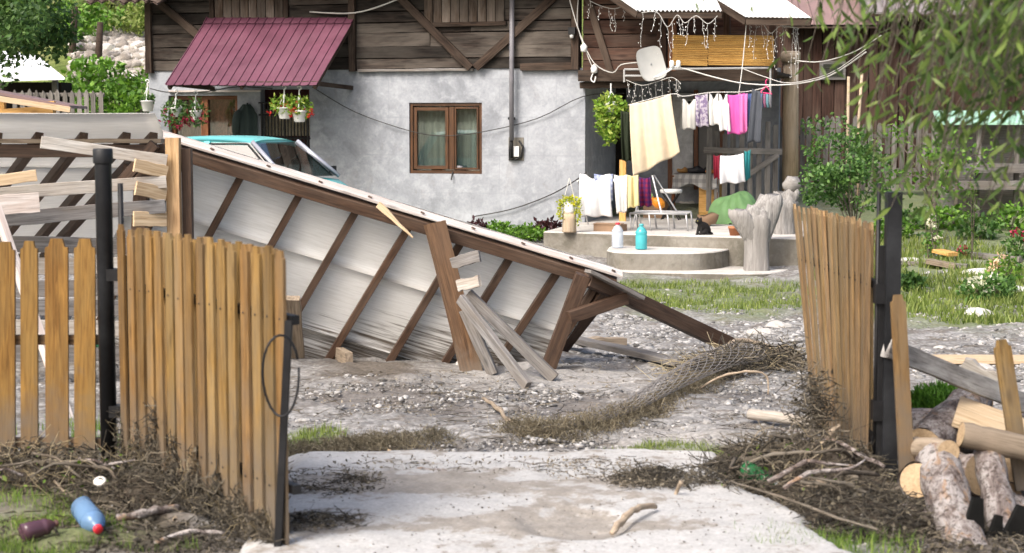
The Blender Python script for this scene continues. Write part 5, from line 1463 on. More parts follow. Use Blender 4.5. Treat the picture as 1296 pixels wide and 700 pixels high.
# level left bay
RL = Vector((-.55, 1.0, -.37)); C = at(-70, 178, 13.2); D = at(207, 178, 13.2)
nl = (D - C).cross(RL).normalized()
if nl.y > 0: nl = -nl
plL = lambda u, v: C.lerp(D, u) + (RL * v if v > 0 else Vector((-.05, 1.0, -.37)) * v)
nrmS_keep = nrmS; nrmS = nl
for k, (v0, v1) in enumerate(((-.42, .75), (.73, 1.9), (1.88, 3.1))):
    quadsheet('roof_sheet', lambda u, v, k=k: plL(u * (1 + .16 * max(0, v)), v) - nl * (.05 + .006 * (k % 2)), 0.0, 1.0, v0, v1, .004, M_SHEET, sh, 16, 6, .003, k + 5)
nrmS = nrmS_keep
for px in (-55, 0, 52, 108, 162, 196):
    u = (px + 70) / 277.
    board('rafter', plL(u, -.06), plL(u + random.uniform(-.01, .01), 3.1), .085, .062, M_BEAM, sh, nl, rag=.002, seg=5)
board('roof_beam', C + nl * .06 + Vector((0, 0, -.02)), D + nl * .06 + Vector((.02, 0, -.02)), .10, .1, M_BEAM, sh, (0, 0, 1), rag=.002, seg=6)
board('cap_board', C + nl * .05 + Vector((0, -.02, .045)), D + nl * .05 + Vector((0, -.02, .045)), .03, .125, M_DRIFT, sh, (0, 0, 1), rag=.003, seg=8)  # lighter wood paints in the skylight on the beam's upturned face
# corner post and the boards nailed to it
cp = at(219, 178, 12.95)
board('post', (cp.x, cp.y, gz(cp.x, cp.y) - .2), (cp.x, cp.y, cp.z + .02), .10, .09, M_POSTLIGHT, sh, (1, 0, 0), rag=.002, seg=6)
board('post', (cp.x + .085, cp.y + .09, gz(cp.x, cp.y) - .2), (cp.x + .085, cp.y + .09, cp.z - .06), .07, .09, M_BEAM, sh, (1, 0, 0))
def pb(name, a, b, w, mat, Ya=12.86, Yb=12.86, t=.022, par=None, **k):
    return board(name, at(*a, Ya), at(*b, Yb), w, t, mat, par or sh, (0, 0, 1), rag=.003, seg=6, **k)
pb('wall_board', (52, 180), (211, 203), .085, M_WEATHER, 12.5, 12.86)
pb('wall_board', (170, 209), (211, 218), .095, M_FRESH, 12.7)
pb('wall_board', (-40, 248), (210, 230), .09, M_WEATHER, 12.3, 12.84)
pb('wall_board', (172, 238), (210, 246), .10, M_FRESH, 12.7)
pb('wall_board', (-40, 281), (209, 261), .105, M_GREYPLANK, 12.3, 12.82)
pb('wall_board', (169, 277), (210, 277), .11, M_FRESH, 12.7)
pb('wall_board', (-30, 232), (46, 222), .08, M_FRESH, 12.2, 12.3)
pb('wall_board', (-30, 262), (50, 256), .14, M_WHITEBOARD, 12.15, 12.25)
for k, y in enumerate((312, 336, 362, 388, 415, 446)):
    pb('wall_board', (-40, y + random.uniform(-4, 8)), (212, y + random.uniform(-5, 3)), .12, (M_GREYPLANK, M_WEATHER, M_GREYPLANK)[k % 3], 12.5, 12.84)
board('back_post', at(182, 200, 13.5), at(172, 360, 13.5), .11, .10, M_BEAM, sh, (1, 0, 0))
board('back_post', at(160, 214, 13.3), at(205, 236, 13.1), .10, .08, M_BEAM, sh)
board('knee_brace', at(196, 182, 13.05), at(150, 236, 13.05), .08, .07, M_BEAM, sh)
# leaning posts and broken parts at the right
g = gp(599, 472)
board('leaning_post', at(550, 282, 13.55), g - Vector((-.02, 0, .12)), .155, .11, M_BEAMFRONT, sh, (1, .25, 0), rag=.003, seg=8)
board('leaning_post', at(738, 348, 13.6), gp(690, 468) - Vector((.02, 0, .1)), .115, .10, M_BEAM, sh, (1, 0, 0), rag=.002, seg=6)
board('eave_beam', at(744, 352, 13.6), at(922, 436, 14.6), .125, .10, M_BEAM, sh, (0, 0, 1), rag=.002, seg=6)
board('eave_board', at(744, 343, 13.52), at(812, 377, 13.75), .03, .10, M_GREYPLANK, sh, (0, 0, 1), rag=.003)
board('brace', at(720, 402, 13.5), at(792, 377, 13.75), .095, .07, M_BEAM, sh, (0, 0, 1))
board('rafter_end', at(768, 368, 13.8), at(712, 440, 14.4), .10, .07, M_BEAM, sh, (1, 0, 0))
board('splinter', at(479, 259, 13.1), at(523, 301, 13.0), .055, .02, M_FRESH, sh, (0, 0, 1), taper=.15, rag=.004)
def loose(name, label, a, b, w, t, mat, cat='plank', up=(0, 0, 1), group=None, **k):
    return tag(board(name, a, b, w, t, mat, None, up, **k), label, cat, group)
loose('loose_plank', 'grey plank leaning on the brown post, upper end highest', at(592, 372, 13.25), gp(702, 482) + Vector((0, 0, .02)), .085, .045, M_GREYPLANK, rag=.002, seg=5)
loose('loose_plank', 'long grey plank slid flat to the gravel beside the leaning brown post', at(583, 378, 13.2), gp(668, 494) + Vector((0, 0, .02)), .08, .05, M_GREYPLANK, rag=.002, seg=5)
loose('loose_plank', 'short dark grey plank end tucked behind the leaning brown post', at(588, 392, 13.45), gp(624, 474), .09, .04, M_GREYPLANK, rag=.003)
loose('plank_stub', 'broken grey board stub poking out near the top of the leaning post', at(572, 333, 13.3), at(607, 324, 13.2), .085, .03, M_GREYPLANK, rag=.006)
loose('plank_stub', 'curled tan board stub poking out under the grey broken stub', at(580, 362, 13.25), at(607, 355, 13.1), .085, .03, M_WEATHER, rag=.006)
loose('loose_plank', 'long thin grey plank lying flat on gravel from the fallen roof corner', gp(690, 444) + Vector((0, 0, .16)), gp(880, 473) + Vector((0, 0, .06)), .05, .13, M_GREYPLANK, rag=.004, seg=6)
loose('loose_plank', 'muddy broken plank lying in gravel under the fallen roof beam', gp(735, 441) + Vector((0, 0, .05)), gp(790, 438) + Vector((0, 0, .04)), .07, .10, M_DRIFT, rag=.01)
loose('loose_plank', 'brown splintered plank half buried at the foot of the sheet roof', gp(385, 432) + Vector((0, 0, .03)), gp(442, 462) + Vector((0, 0, .05)), .10, .06, M_DRIFT, rag=.01)
loose('loose_plank', 'wide plank end standing beside the open left gate leaf', gp(376, 452) - Vector((0, 0, .05)), at(369, 377, 13.6), .13, .05, M_DRIFT, up=(1, 0, 0), rag=.003)
loose('loose_plank', 'long pale stick leaning behind the picket fence', at(-5, 262, 11.6), at(92, 545, 11.0), .06, .05, M_WHITEBOARD)

# ------------------------------------------------------------------ gate posts, fence and gate leaves
def picket(name, base, top, w, t, along, mat, par, dog=.05):
    """a stained picket with notched shoulders"""
    base, top = Vector(base), Vector(top); L = (top - base).length
    x = (top - base).normalized(); z = Vector(along); z = (z - x * z.dot(x)).normalized(); y = z.cross(x)
    M = Matrix.Translation(base) @ Matrix((x, y, z)).transposed().to_4x4()
    h = w / 2; d = dog * random.uniform(.85, 1.15)
    pr = [(0, -h), (L - d, -h), (L - d * .72, -h * .98), (L - d * .66, -h * .72), (L - d * .30, -h * .60), (L, -h * .52), (L, h * .52), (L - d * .30, h * .60), (L - d * .66, h * .72), (L - d * .72, h * .98), (L - d, h), (0, h)]
    return extr(name, pr[::-1], t, M, mat, par)

p = at(139, 612, 8.8)
gpost = thing('gate_post', 'round black steel gate post with collar cap beside the picket fence', 'gate post', (p.x, 8.8, gz(p.x, 8.8)), 'gate posts')
zt = at(136, 188, 8.8).z; zb = gz(p.x, 8.8) - .1
MB().lathe([(.042, zb), (.042, zt - .075), (.0425, zt - .07)], 24, Matrix.Translation((p.x, 8.8, 0))).build('pipe', M_BLACKPIPE, gpost, smooth=True)
MB().lathe([(.048, zt - .075), (.050, zt - .07), (.050, zt - .006), (.046, zt), (.01, zt)], 24, Matrix.Translation((p.x, 8.8, 0))).build('collar', M_BLACKPIPE, gpost, smooth=True)
HL = Vector((p.x + .075, 8.76, 0)); FL = Vector(((362 - CX) / F * 7.2, 7.2, 0))
rod = MB().tube([(p.x + .085, 8.8, .2), (p.x + .085, 8.8, at(154, 232, 8.8).z)], .014, 8)
rod.build('hinge_rod', M_BLACKMETAL, gpost, smooth=True)
for z in (.35, 1.05):
    MB().box((p.x, 8.76, z - .03), (p.x + .10, 8.84, z + .03)).build('hinge', M_BLACKMETAL, gpost)

p2x, p2y = (1131 - CX) / F * 8.75, 8.75
gpr = thing('gate_post', 'square black steel gate post with thin hinge rod beside the log pile', 'gate post', (p2x, p2y, gz(p2x, p2y)), 'gate posts')
zt2 = at(1131, 243, 8.75).z
MB().box((p2x - .037, p2y - .037, -.35), (p2x + .037, p2y + .037, zt2)).build('pipe', M_BLACKPIPE, gpr)
MB().tube([(p2x - .068, p2y + .02, -.1), (p2x - .070, p2y + .02, at(1114, 232, 8.75).z)], .011, 8).build('hinge_rod', M_BLACKMETAL, gpr, smooth=True)
for py in (372, 520):
    z = at(1118, py, 8.75).z
    MB().box((p2x - .085, p2y - .02, z - .05), (p2x - .03, p2y + .05, z + .05)).build('hinge', M_BLACKMETAL, gpr)

pf = thing('picket_fence', 'orange-brown stained picket fence with wide notched pickets left of the gateway', 'fence', (-2.4, 8.95, gz(-2.4, 8.95)))
for px, w, yt in ((-165, .1, 304), (-130, .095, 302), (-95, .11, 305), (-60, .09, 303), (-28, .095, 304), (8, .098, 306), (38, .088, 305), (73, .118, 302), (108, .108, 302)):
    b = at(px, 610, 8.93); t_ = at(px - 1 + random.uniform(-1, 1), yt, 8.93)
    zb = gz(b.x, 8.93) + .02 + (random.uniform(-.02, .02))
    picket('picket', (b.x, 8.93, zb), t_, w, .022, (1, 0, 0), M_PICKET, pf, .058)
zr = at(60, 430, 8.97).z
board('rail', at(-190, 430, 8.97), at(132, 430, 8.97), .05, .045, M_RAIL, pf)
board('rail', (at(-190, 560, 8.97)), at(132, 560, 8.97), .05, .045, M_RAIL, pf)

def gate(name, label, Hp, Fp, lean, n, ztop, zbot, wp, mat, jit, th=.014):
    g = thing(name, label, 'gate', (Hp.x, Hp.y, zbot), 'gate leaves')
    al = (Fp - Hp); L = al.length; al.normalize()
    nrm = Vector((al.y, -al.x, 0))
    if nrm.dot(Vector((0, 0, 0)) - (Hp + Fp) / 2) < 0: nrm = -nrm
    for k in range(n):
        f = (k + .5) / n
        b = Hp.lerp(Fp, f); l = lean * f
        tz = ztop(f) + random.uniform(-jit, jit); bz = zbot + random.uniform(-.03, .02)
        y = nrm * random.uniform(-.006, .004)
        picket('picket', Vector((b.x, b.y, bz)) + y, Vector((b.x, b.y, tz)) + l + y, wp * random.uniform(.90, 1.06), th, al, mat, g, .045)
    back = nrm * -.036
    for k in range(n - 2):                                # the second row on the far side closes the gaps
        f = (k + 1.0) / n
        b = Hp.lerp(Fp, f) + nrm * -.060; l = lean * f; tz = ztop(f) + random.uniform(-jit, jit) - .01
        picket('picket', Vector((b.x, b.y, zbot)), Vector((b.x, b.y, tz)) + l, wp * random.uniform(.95, 1.05), th, al, mat, g, .045)
    for z in (zbot + .22, 1.0):
        a_ = Hp + Vector((0, 0, z)) + back; b_ = Fp + Vector((0, 0, z)) + lean * ((z - zbot) / 1.3) + back
        board('cross_rail', a_, b_, .04, .04, M_BLACKMETAL, g)
    nb = MB()
    for k in range(n):
        f = (k + .5) / n
        for z in (zbot + .22, 1.0):
            c = Hp.lerp(Fp, f) + lean * (f * (z - zbot) / 1.3) + Vector((0, 0, z + random.uniform(-.008, .008))) + nrm * (th / 2 + .001)
            Mx = Matrix.Translation(c) @ frame(nrm, (0, 0, 1)).to_4x4()
            nb.add([Mx @ Vector((0, .006 * cos(t * pi / 3), .006 * sin(t * pi / 3))) for t in range(6)] + [Mx @ Vector((.004, 0, 0))], [(t, (t + 1) % 6, 6) for t in range(6)])
    nb.build('screw_heads', M_BLACKMETAL, g, kind='stuff')
    return g, nrm, back
gl, nl1, bk = gate('gate_leaf', 'open picket gate leaf with flood debris along its bottom and a looped cable', HL, FL, Vector((0, 0, 0)), 16, lambda f: 1.30 - .005 * f, .06, .080, M_GATEPICKET, .012)
board('end_tube', FL + bk * .5 + Vector((-.07, .0, .0)), FL + bk * .5 + Vector((-.01, .0, 1.0)), .032, .032, M_BLACKMETAL, gl, (1, 0, 0))
board('hinge_tube', HL + bk + Vector((0, 0, .05)), HL + bk + Vector((0, 0, 1.15)), .04, .04, M_BLACKMETAL, gl, (1, 0, 0))
HR = Vector((p2x - .10, p2y + .02, 0)); FR = Vector(((1034 - CX) / F * 10.5, 10.5, 0))
gr, nr1, bk2 = gate('gate_leaf', 'gate leaf pushed inward, its pickets leaning in a fan beside square post', HR, FR, Vector((-.15, 0, .0)), 15, lambda f: 1.31 + .02 * f, -.02, .070, M_GATEPICKET2, .008, .012)
board('hinge_tube', HR + bk2 + Vector((.02, 0, -.05)), HR + bk2 + Vector((.02, 0, 1.2)), .04, .04, M_BLACKMETAL, gr, (1, 0, 0))
# cable loop on the left leaf
c = FL + Vector((-.02, -.06, .78))
lp = [c + Vector((.075 * cos(t) * 1.0, -.02 + .02 * sin(t * 2), .17 * sin(t))) for t in np.linspace(.4, 2 * pi + .2, 26)]
tag(tube('cable_loop', lp, .0055, M_BLACKMETAL), 'thin black cable looped over the free edge of gate', 'cable')
# broken pickets on the right
pr = thing('broken_picket', 'single orange picket standing against the square black post', 'picket', (p2x + .03, p2y - .12, -.1), 'broken fence pickets')
picket('board', (at(1151, 690, 8.55).x, 8.55, -.22), at(1136, 373, 8.62), .075, .022, (1, .1, 0), M_GATEPICKET, pr, .05)
pr = thing('broken_picket', 'single picket leaning out of the log pile with a bolt at its top', 'picket', at(1291, 610, 8.5), 'broken fence pickets')
picket('board', at(1296, 620, 8.45), at(1267, 430, 8.55), .085, .022, (1, .1, 0), M_GATEPICKET, pr, .045)
pr = thing('broken_picket', 'short stub of stained picket beyond the log pile', 'picket', at(1330, 640, 8.5), 'broken fence pickets')
picket('board', at(1338, 640, 8.5), at(1322, 440, 8.6), .085, .022, (1, .1, 0), M_GATEPICKET, pr, .045)
loose('fallen_rail', 'grey paint-flaked fence rail slanting down behind the standing picket', at(1122, 440, 8.72), at(1300, 512, 9.3), .10, .05, wood('flaked_grey_rail', (.10, .09, .085), (.24, .225, .21), (.50, .49, .47), .8, 2.2, .1, None, .55), 'rail', rag=.003, seg=6)
# ------------------------------------------------------------------ barn, far fence and sheds
bx0, by0 = at(1000, 150, 33.5).x, 33.5
barn = thing('barn', 'long dark brown barn of upright boards behind the grey picket fence', 'barn', (8, 33.5, .5))
zb0, zb1 = .3, at(1100, 30, 33.5).z + .05
x = bx0 - .35; k = 0
while x < at(1330, 150, 33.5).x:
    w = random.uniform(.15, .24)
    board('board', (x + w / 2, 33.5 + random.uniform(-.012, .012), zb0), (x + w / 2 + random.uniform(-.01, .01), 33.5, zb1 + (.25 if x > at(1105, 0, 33.5).x else 0)), w - random.uniform(.006, .02), .03, M_BARN, barn, (1, 0, 0), rag=.004, seg=3)
    x += w
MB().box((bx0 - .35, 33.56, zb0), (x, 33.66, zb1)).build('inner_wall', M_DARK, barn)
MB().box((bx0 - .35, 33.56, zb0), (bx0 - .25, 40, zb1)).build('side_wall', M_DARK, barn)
def roofq(nm, a, b, rise, back, mat, par, ribs=0):
    V, Fc = gridg(lambda u, v: a.lerp(b, u) + Vector((0, back * v, rise * v + (.03 if (u * ribs) % 1 < .14 and ribs else 0))), max(4, ribs * 7), 2)
    n = len(V); V = V + [p - Vector((0, 0, .04)) for p in V]; Fc = Fc + [tuple(i + n for i in reversed(f)) for f in Fc]
    w = max(4, ribs * 7) + 1; Fc += [(i + 1, i, i + n, i + 1 + n) for i in range(w - 1)]
    return mesh(nm, V, Fc, mat, par)
roofq('roof', at(990, 31, 33.0), at(1110, 31, 33.0), 2.4, 4, M_BARNROOF, barn, 9)
roofq('roof', at(1092, 15, 32.9), at(1400, 17, 32.9), 2.4, 4, M_BARNROOFG, barn, 22)
board('eave_board', at(990, 33.5, 33.02), at(1110, 33.5, 33.02), .07, .04, M_HPOST, barn)
board('eave_board', at(1092, 18, 32.92), at(1400, 19, 32.92), .07, .04, M_HPOST, barn)
a, b = at(1037, 101, 33.44), at(1070, 77, 33.44)
bw = MB().box((a.x, 33.40, a.z), (b.x, 33.47, b.z)).build('window', M_GREYPLANK, barn)
MB().box((a.x + .06, 33.38, a.z + .06), (b.x - .06, 33.398, b.z - .06)).build('pane', M_GLASS, bw)
t = thing('log_post', 'stout pale log post beside the barn and the washing', 'log post', at(1000, 170, 29.3))
tube_ = [at(1001, 74, 29.3), at(1001, 120, 29.3), at(1000, 245, 29.3)]
V, Fc = tubeg(tube_, [.125, .13, .14], 16)
mesh('log', V, Fc, M_LOGPOLE, t, Matrix.Translation(tube_[-1]) @ Matrix.Rotation(-pi / 2, 4, 'Y'), smooth=True)
c = at(1001, 74, 29.3)
MB().lathe([(.13, -.08), (.16, -.07), (.16, .1), (.13, .12)], 16, Matrix.Translation(c)).build('cap', M_LOGPOLE, t, smooth=True)

fz = lambda x: .45 + .02 * x
gfence = thing('grey_picket_fence', 'weathered grey picket fence in front of the barn', 'fence', (7, 30.3, .5))
px = 950
while px < 1310:
    q = at(px, 150, 30.3); zt_ = at(px, random.uniform(146, 158) if px > 985 else random.uniform(144, 150), 30.3).z
    h_ = .042; L_ = zt_ - fz(q.x) + .0
    M = Matrix.Translation((q.x, 30.3 + random.uniform(-.01, .01), fz(q.x))) @ Matrix(((0, 0, 1, 0), (0, 1, 0, 0), (1, 0, 0, 0), (0, 0, 0, 1))) @ Matrix.Rotation(random.uniform(-.02, .02), 4, 'Y')
    extr('picket', [(0, -h_), (L_ - .06, -h_), (L_, -h_ * .3), (L_, h_ * .3), (L_ - .06, h_), (0, h_)], .025, M, M_GREYPICKET, gfence)
    px += random.uniform(8.6, 10.4)
for z_ in (.35, .95):
    board('rail', (at(946, 0, 30.34).x, 30.345, fz(5) + z_), (at(1312, 0, 30.34).x, 30.345, fz(9) + z_), .07, .05, M_GREYPICKET, gfence)
g2 = thing('grey_yard_gate', 'old grey picket yard gate with diagonal brace beside the porch', 'gate', at(960, 245, 29.0))
for k, px in enumerate((897, 907, 917, 927, 938, 949, 960, 971, 981)):
    q = at(px, 240, 29.0); zt_ = at(px, 150 + (k % 3) * 4 + (12 if k < 4 else 0), 29.0).z
    board('picket', (q.x, 29.0, .3), (q.x, 29.0, zt_), .085, .025, M_GREYPICKET, g2, (1, 0, 0), rag=.004, seg=3)
board('rail', at(890, 190, 28.95), at(990, 192, 28.95), .10, .04, M_GREYPICKET, g2)
board('brace', at(945, 222, 28.95), at(985, 196, 28.95), .09, .04, M_GREYPICKET, g2)
tabl = thing('green_roofed_hutch', 'low hutch under a pale green sheet in the garden', 'hutch', at(1250, 235, 27.5))
a, b = at(1188, 158, 27.2), at(1345, 158, 27.2)
V = [a, b, b + Vector((-.1, .9, .19)), a + Vector((.12, .9, .19))]; V += [v + Vector((0, 0, .035)) for v in V]
mesh('roof', V, [(0, 3, 2, 1), (4, 5, 6, 7), (0, 1, 5, 4), (1, 2, 6, 5), (2, 3, 7, 6), (3, 0, 4, 7)], M_GREENROOF, tabl)
for px in (1196, 1243, 1292, 1336):
    board('post', (at(px, 0, 27.4).x, 27.4, .2), (at(px, 0, 27.4).x, 27.4, a.z), .07, .07, M_GREYPICKET, tabl, (1, 0, 0))
for py in (213, 234):
    board('shelf', at(1190, py, 27.35), at(1340, py, 27.35), .14, .4, M_GREYPLANK, tabl)
MB().box((at(1190, 0, 27.9).x, 27.9, .3), (at(1340, 0, 27.9).x, 27.95, a.z)).build('back_panel', M_GREYPLANK, tabl)
for (xa, ya, xb, yb, lb) in ((1074, 97, 1073, 168, 'pale garden stake leaning by the shrub, taller one'), (1091, 92, 1087, 150, 'pale garden stake leaning by the shrub, tilted one')):
    tag(tube('garden_stake', [at(xa, ya, 26), at(xb, yb, 26), at(xb - 1, 250, 26)], .022, M_LOGPOLE, n=8), lb, 'stake')
# left background: small new roof, dark picket fence, white roof, hill fence posts
sr = thing('woodshed_roof', 'small roof of orange new timber at the yard edge', 'shed', at(30, 160, 19))
a, b = at(-40, 113, 18.5), at(88, 137, 18.5)
V = [a, b, b + Vector((-.2, 1.6, -.0)), a + Vector((-.2, 1.6, 0))]; V += [v + Vector((0, 0, .03)) for v in V]
mesh('roof', V, [(0, 3, 2, 1), (4, 5, 6, 7), (0, 1, 5, 4), (1, 2, 6, 5), (2, 3, 7, 6), (3, 0, 4, 7)], M_BARNROOF, sr)
board('barge_board', at(-40, 119, 18.45), at(89, 139, 18.45), .06, .03, M_FRESH, sr)
board('beam', at(-40, 148, 18.55), at(68, 141, 18.55), .12, .06, M_ORANGE, sr)
for px in (3, 66):
    q = at(px, 150, 18.6); board('post', (q.x, q.y, .0), (q.x, q.y, at(px, 128, 18.6).z), .07, .07, M_ORANGE, sr, (1, 0, 0))
df = thing('dark_picket_fence', 'short dark picket fence before the green bank', 'fence', at(90, 160, 31))
for px in range(20, 134, 9):
    q = at(px + random.uniform(-.6, .6), 160, 31); zt_ = at(px, 113 + random.uniform(-1, 2), 31).z; L_ = zt_ - .2; h_ = .04
    M = Matrix.Translation((q.x, 31, .2)) @ Matrix(((0, 0, 1, 0), (0, 1, 0, 0), (1, 0, 0, 0), (0, 0, 0, 1)))
    extr('picket', [(0, -h_), (L_ - .07, -h_), (L_, -.006), (L_, .006), (L_ - .07, h_), (0, h_)], .025, M, M_GREYPICKET, df)
for py in (145, 120):
    board('rail', at(15, py, 31.05), at(132, py, 31.05), .07, .05, M_GREYPICKET, df)
wr = thing('white_shed_roof', 'white sheet roof half hidden by the tree', 'roof', at(40, 100, 33))
for (qa, qb, qc, qd) in (((-10, 104), (42, 102), (25, 68), (-25, 66)), ((36, 102), (82, 101), (46, 72), (18, 70))):
    V = [at(*qa, 32.6), at(*qb, 32.6), at(*qc, 34.2), at(*qd, 34.2)]; V += [v + Vector((0, 0, .04)) for v in V]
    mesh('roof_sheet', V, [(0, 3, 2, 1), (4, 5, 6, 7), (0, 1, 5, 4), (1, 2, 6, 5), (2, 3, 7, 6), (3, 0, 4, 7)], M_WHITEMETAL, wr)
for px in (0, 70):
    q = at(px, 120, 33.2); board('post', (q.x, q.y, .2), (q.x, q.y, at(px, 98, 33.2).z), .1, .1, M_GREYPICKET, wr, (1, 0, 0))
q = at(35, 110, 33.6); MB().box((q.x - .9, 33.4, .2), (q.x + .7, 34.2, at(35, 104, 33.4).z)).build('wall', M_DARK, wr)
for a, b, lb in (((95, 8), (90, 72), 'leaning hill fence post under the tree edge'), ((127, 28), (123, 84), 'leaning hill fence post above the stony bank')):
    pb_ = hp_(*b); s_ = (pb_ - ORG).length
    top = at(*a, pb_.y)
    tag(tube('hill_fence_post', [pb_ - Vector((0, 0, .3)), top], [.11, .085], M_HPOST, n=8), lb, 'post')

# ------------------------------------------------------------------ vegetation
def tree(name, label, base, h, trunk_r, cs, mat, lsize, per, cat='tree', group=None, cr=.5, shape='leaf'):
    base = Vector(base); t = thing(name, label, cat, base, group)
    top = base + Vector((0, 0, h))
    mb = MB(); mb.tube([base - Vector((0, 0, .2)), base + Vector((.05, 0, h * .5)), top], [trunk_r, trunk_r * .75, trunk_r * .4], 8)
    for c in cs[:14]:
        s = base + Vector((.05, 0, h * random.uniform(.35, .9)))
        mb.tube([s, s.lerp(Vector(c), .5) + Vector((0, 0, .1)), Vector(c)], [trunk_r * .35, trunk_r * .22, trunk_r * .08], 5)
    mb.build('trunk', M_BARKT, t, smooth=True)
    leaves('crown', np.concatenate([ball(c, np.array((cr, cr, cr * .8)) * random.uniform(.6, 1.25), per, RNG, .15) for c in cs]), lsize, mat, t, shape)
    return t
cs = [at(px, py, Y) for px, py, Y in [(random.uniform(-30, 62), random.uniform(-40, 46), random.uniform(23, 28)) for _ in range(60)]] + [at(px, py, 25) for px, py in ((8, 66), (20, 58), (40, 56), (55, 60), (66, 40), (72, 58), (80, 20), (-8, 92), (82, 44))]
tree('leafy_tree', 'dense dark leafy tree overhanging the white shed roof', at(-40, 160, 25.5), 2.2, .16, cs, M_LEAFTREE, .09, 150, cr=.30)
# bank bushes
for (px, py, rx, ry, Y, lb) in ((150, 105, 30, 22, 36.5, 'bright green bush on the bank beside the house'), (112, 100, 24, 18, 37, 'bright green bush on the bank above the dark fence'), (178, 128, 22, 24, 35.5, 'bright green bush low at the house corner'), (85, 128, 30, 20, 36.5, 'bright green bush behind the dark fence'), (135, 135, 34, 18, 35.8, 'leafy bush filling the gap behind the fence end')):
    c = at(px, py, Y); s = Y / F
    cs = [c + Vector((random.uniform(-1, 1) * rx * s, random.uniform(-.5, .5), random.uniform(-1, 1) * ry * s)) for _ in range(16)]
    tree('bush', lb, (c.x, c.y, .2), max(.3, c.z - .2), .05, cs, M_LEAFBUSH, .13, 60, 'bush', 'bushes on the bank', .26)
for k, (px, py) in enumerate(((70, 12), (100, 18), (130, 20), (160, 16), (185, 12), (120, 36), (165, 34), (140, 5), (80, 40))):
    c = hp_(px, py + 14); s = c.y / F
    cs = [c + Vector((random.uniform(-1, 1) * 24 * s, random.uniform(-.6, .6), random.uniform(0, 26) * s)) for _ in range(12)]
    tree('hill_bush', 'loose pale green scrub on the hillside above the stones', c, .4, .04, cs, M_LEAFBUSH if k % 3 else M_GRASSMEADOW, .15, 45, 'bush', 'hillside scrub', .3)
# stony bank
iv1, it1 = ico(1)
def rocks(name, P, S, mat, rng, parent=None, kind='stuff', flat=.6, jit=.22, base=(iv1, it1)):
    n = len(P); V0 = base[0]
    Sx = S[:, None] * np.stack([rng.uniform(.75, 1.35, n), rng.uniform(.75, 1.25, n), rng.uniform(.45, .95, n) * (flat / .6)], -1)
    V = np.repeat((V0[None]), n, 0) * (1 + rng.uniform(-jit, jit, (n, len(V0), 1)))
    V = V * Sx[:, None, :]
    V = np.einsum('nij,nkj->nki', rotm(n, rng, .5), V) + P[:, None, :]
    T = (base[1][None] + (np.arange(n) * len(V0))[:, None, None]).reshape(-1, 3)
    return npmesh(name, V.reshape(-1, 3), T, mat, parent, kind=kind)
rng = np.random.default_rng(5)
P = []
for _ in range(1500):
    p = hp_(random.uniform(92, 196), 44 + 66 * random.random() ** .9)
    P.append((p.x, p.y, float(hz(p.x, p.y))))
rocks('bank_stones', np.array(P), rng.uniform(.05, .20, len(P)), M_HILLROCK, rng)['label'] = 'loose grey-brown stones of the bank'
for k, (px, py, s_) in enumerate(((137, 62, .32), (176, 60, .25), (110, 66, .22), (150, 88, .2), (168, 100, .3), (140, 75, .26))):
    p = hp_(px, py); V = iv1 * np.array((1.2, .8, .75)) * s_ * (1 + np.random.default_rng(k).uniform(-.2, .2, (len(iv1), 1)))
    tag(mesh('bank_boulder', [Vector(v) + p for v in V], it1.tolist(), M_WHITEROCK), 'pale boulder among the bank stones beside the house', 'boulder', 'pale boulders on the bank')

# garden shrub and flower bed on the right
c = at(1068, 215, 20.5)
cs = [at(1070 + max(-42, min(45, random.gauss(0, 30))), 212 + max(-52, min(48, random.gauss(0, 30))), 20.5 + random.uniform(-.5, .5)) for _ in range(48)] + [at(px, py, 20.4) for px, py in ((1060, 160), (1085, 170), (1040, 180), (1050, 250), (1095, 200), (1030, 210))]
q = at(1075, 300, 20.5)
tree('garden_shrub', 'loose green garden shrub behind the right gate leaf', (q.x, 20.5, gz(q.x, 20.5)), 1.0, .03, cs, M_LEAFSHRUB, .06, 70, 'shrub', None, .17)
def garden(px, py, lb, r, n, mat, sz=.08, fl=None, shape='leaf', grp='garden bed plants', stems=5, fs=.05):
    q = gp(px, py); return plant(lb, q, r, n, sz, mat, stems, 'garden_plant', fl, grp, shape, fs)
garden(1175, 330, 'tall white rose stem beside the black post', (.12, .12, .42), 110, M_LEAFSHRUB, .07, (M_FLWHITE, 3), fs=.06)
garden(1182, 322, 'thin white rose stem with few leaves', (.10, .10, .40), 80, M_LEAFBUSH, .07, (M_FLWHITE, 2), fs=.06)
garden(1230, 330, 'thin upright green lily stem in the flower bed', (.06, .06, .65), 120, M_LEAFWILLOW, .10, None, 'narrow')
garden(1250, 312, 'low bush of white roses in the flower bed', (.34, .25, .16), 420, M_LEAFSHRUB, .08, (M_FLWHITE, 9), fs=.07)
garden(1272, 322, 'pale peach roses at the bed end', (.22, .2, .20), 220, M_LEAFBUSH, .07, (M_FLPINK, 4), fs=.045)
garden(1292, 325, 'leafy plant with dark red blooms at the picture edge of the bed', (.22, .2, .22), 300, M_LEAFSHRUB, .08, (M_FLCRIM, 4), fs=.05)
garden(1219, 335, 'small crimson flower beside fallen boards', (.08, .08, .08), 60, M_LEAFSHRUB, .06, (M_FLCRIM, 3), fs=.05)
for k, (px, py, r) in enumerate(((1130, 258, .36), (1165, 254, .36), (1200, 254, .38), (1240, 256, .36), (1280, 254, .4), (1150, 280, .2), (1110, 285, .22), (1265, 280, .22))):
    garden(px, py, 'low leafy green plant growing across the garden behind the flower bed', (r, r * .7, r * .5), 300, M_LEAFSHRUB if k % 2 else M_LEAFBUSH, .10, grp='low garden greens')
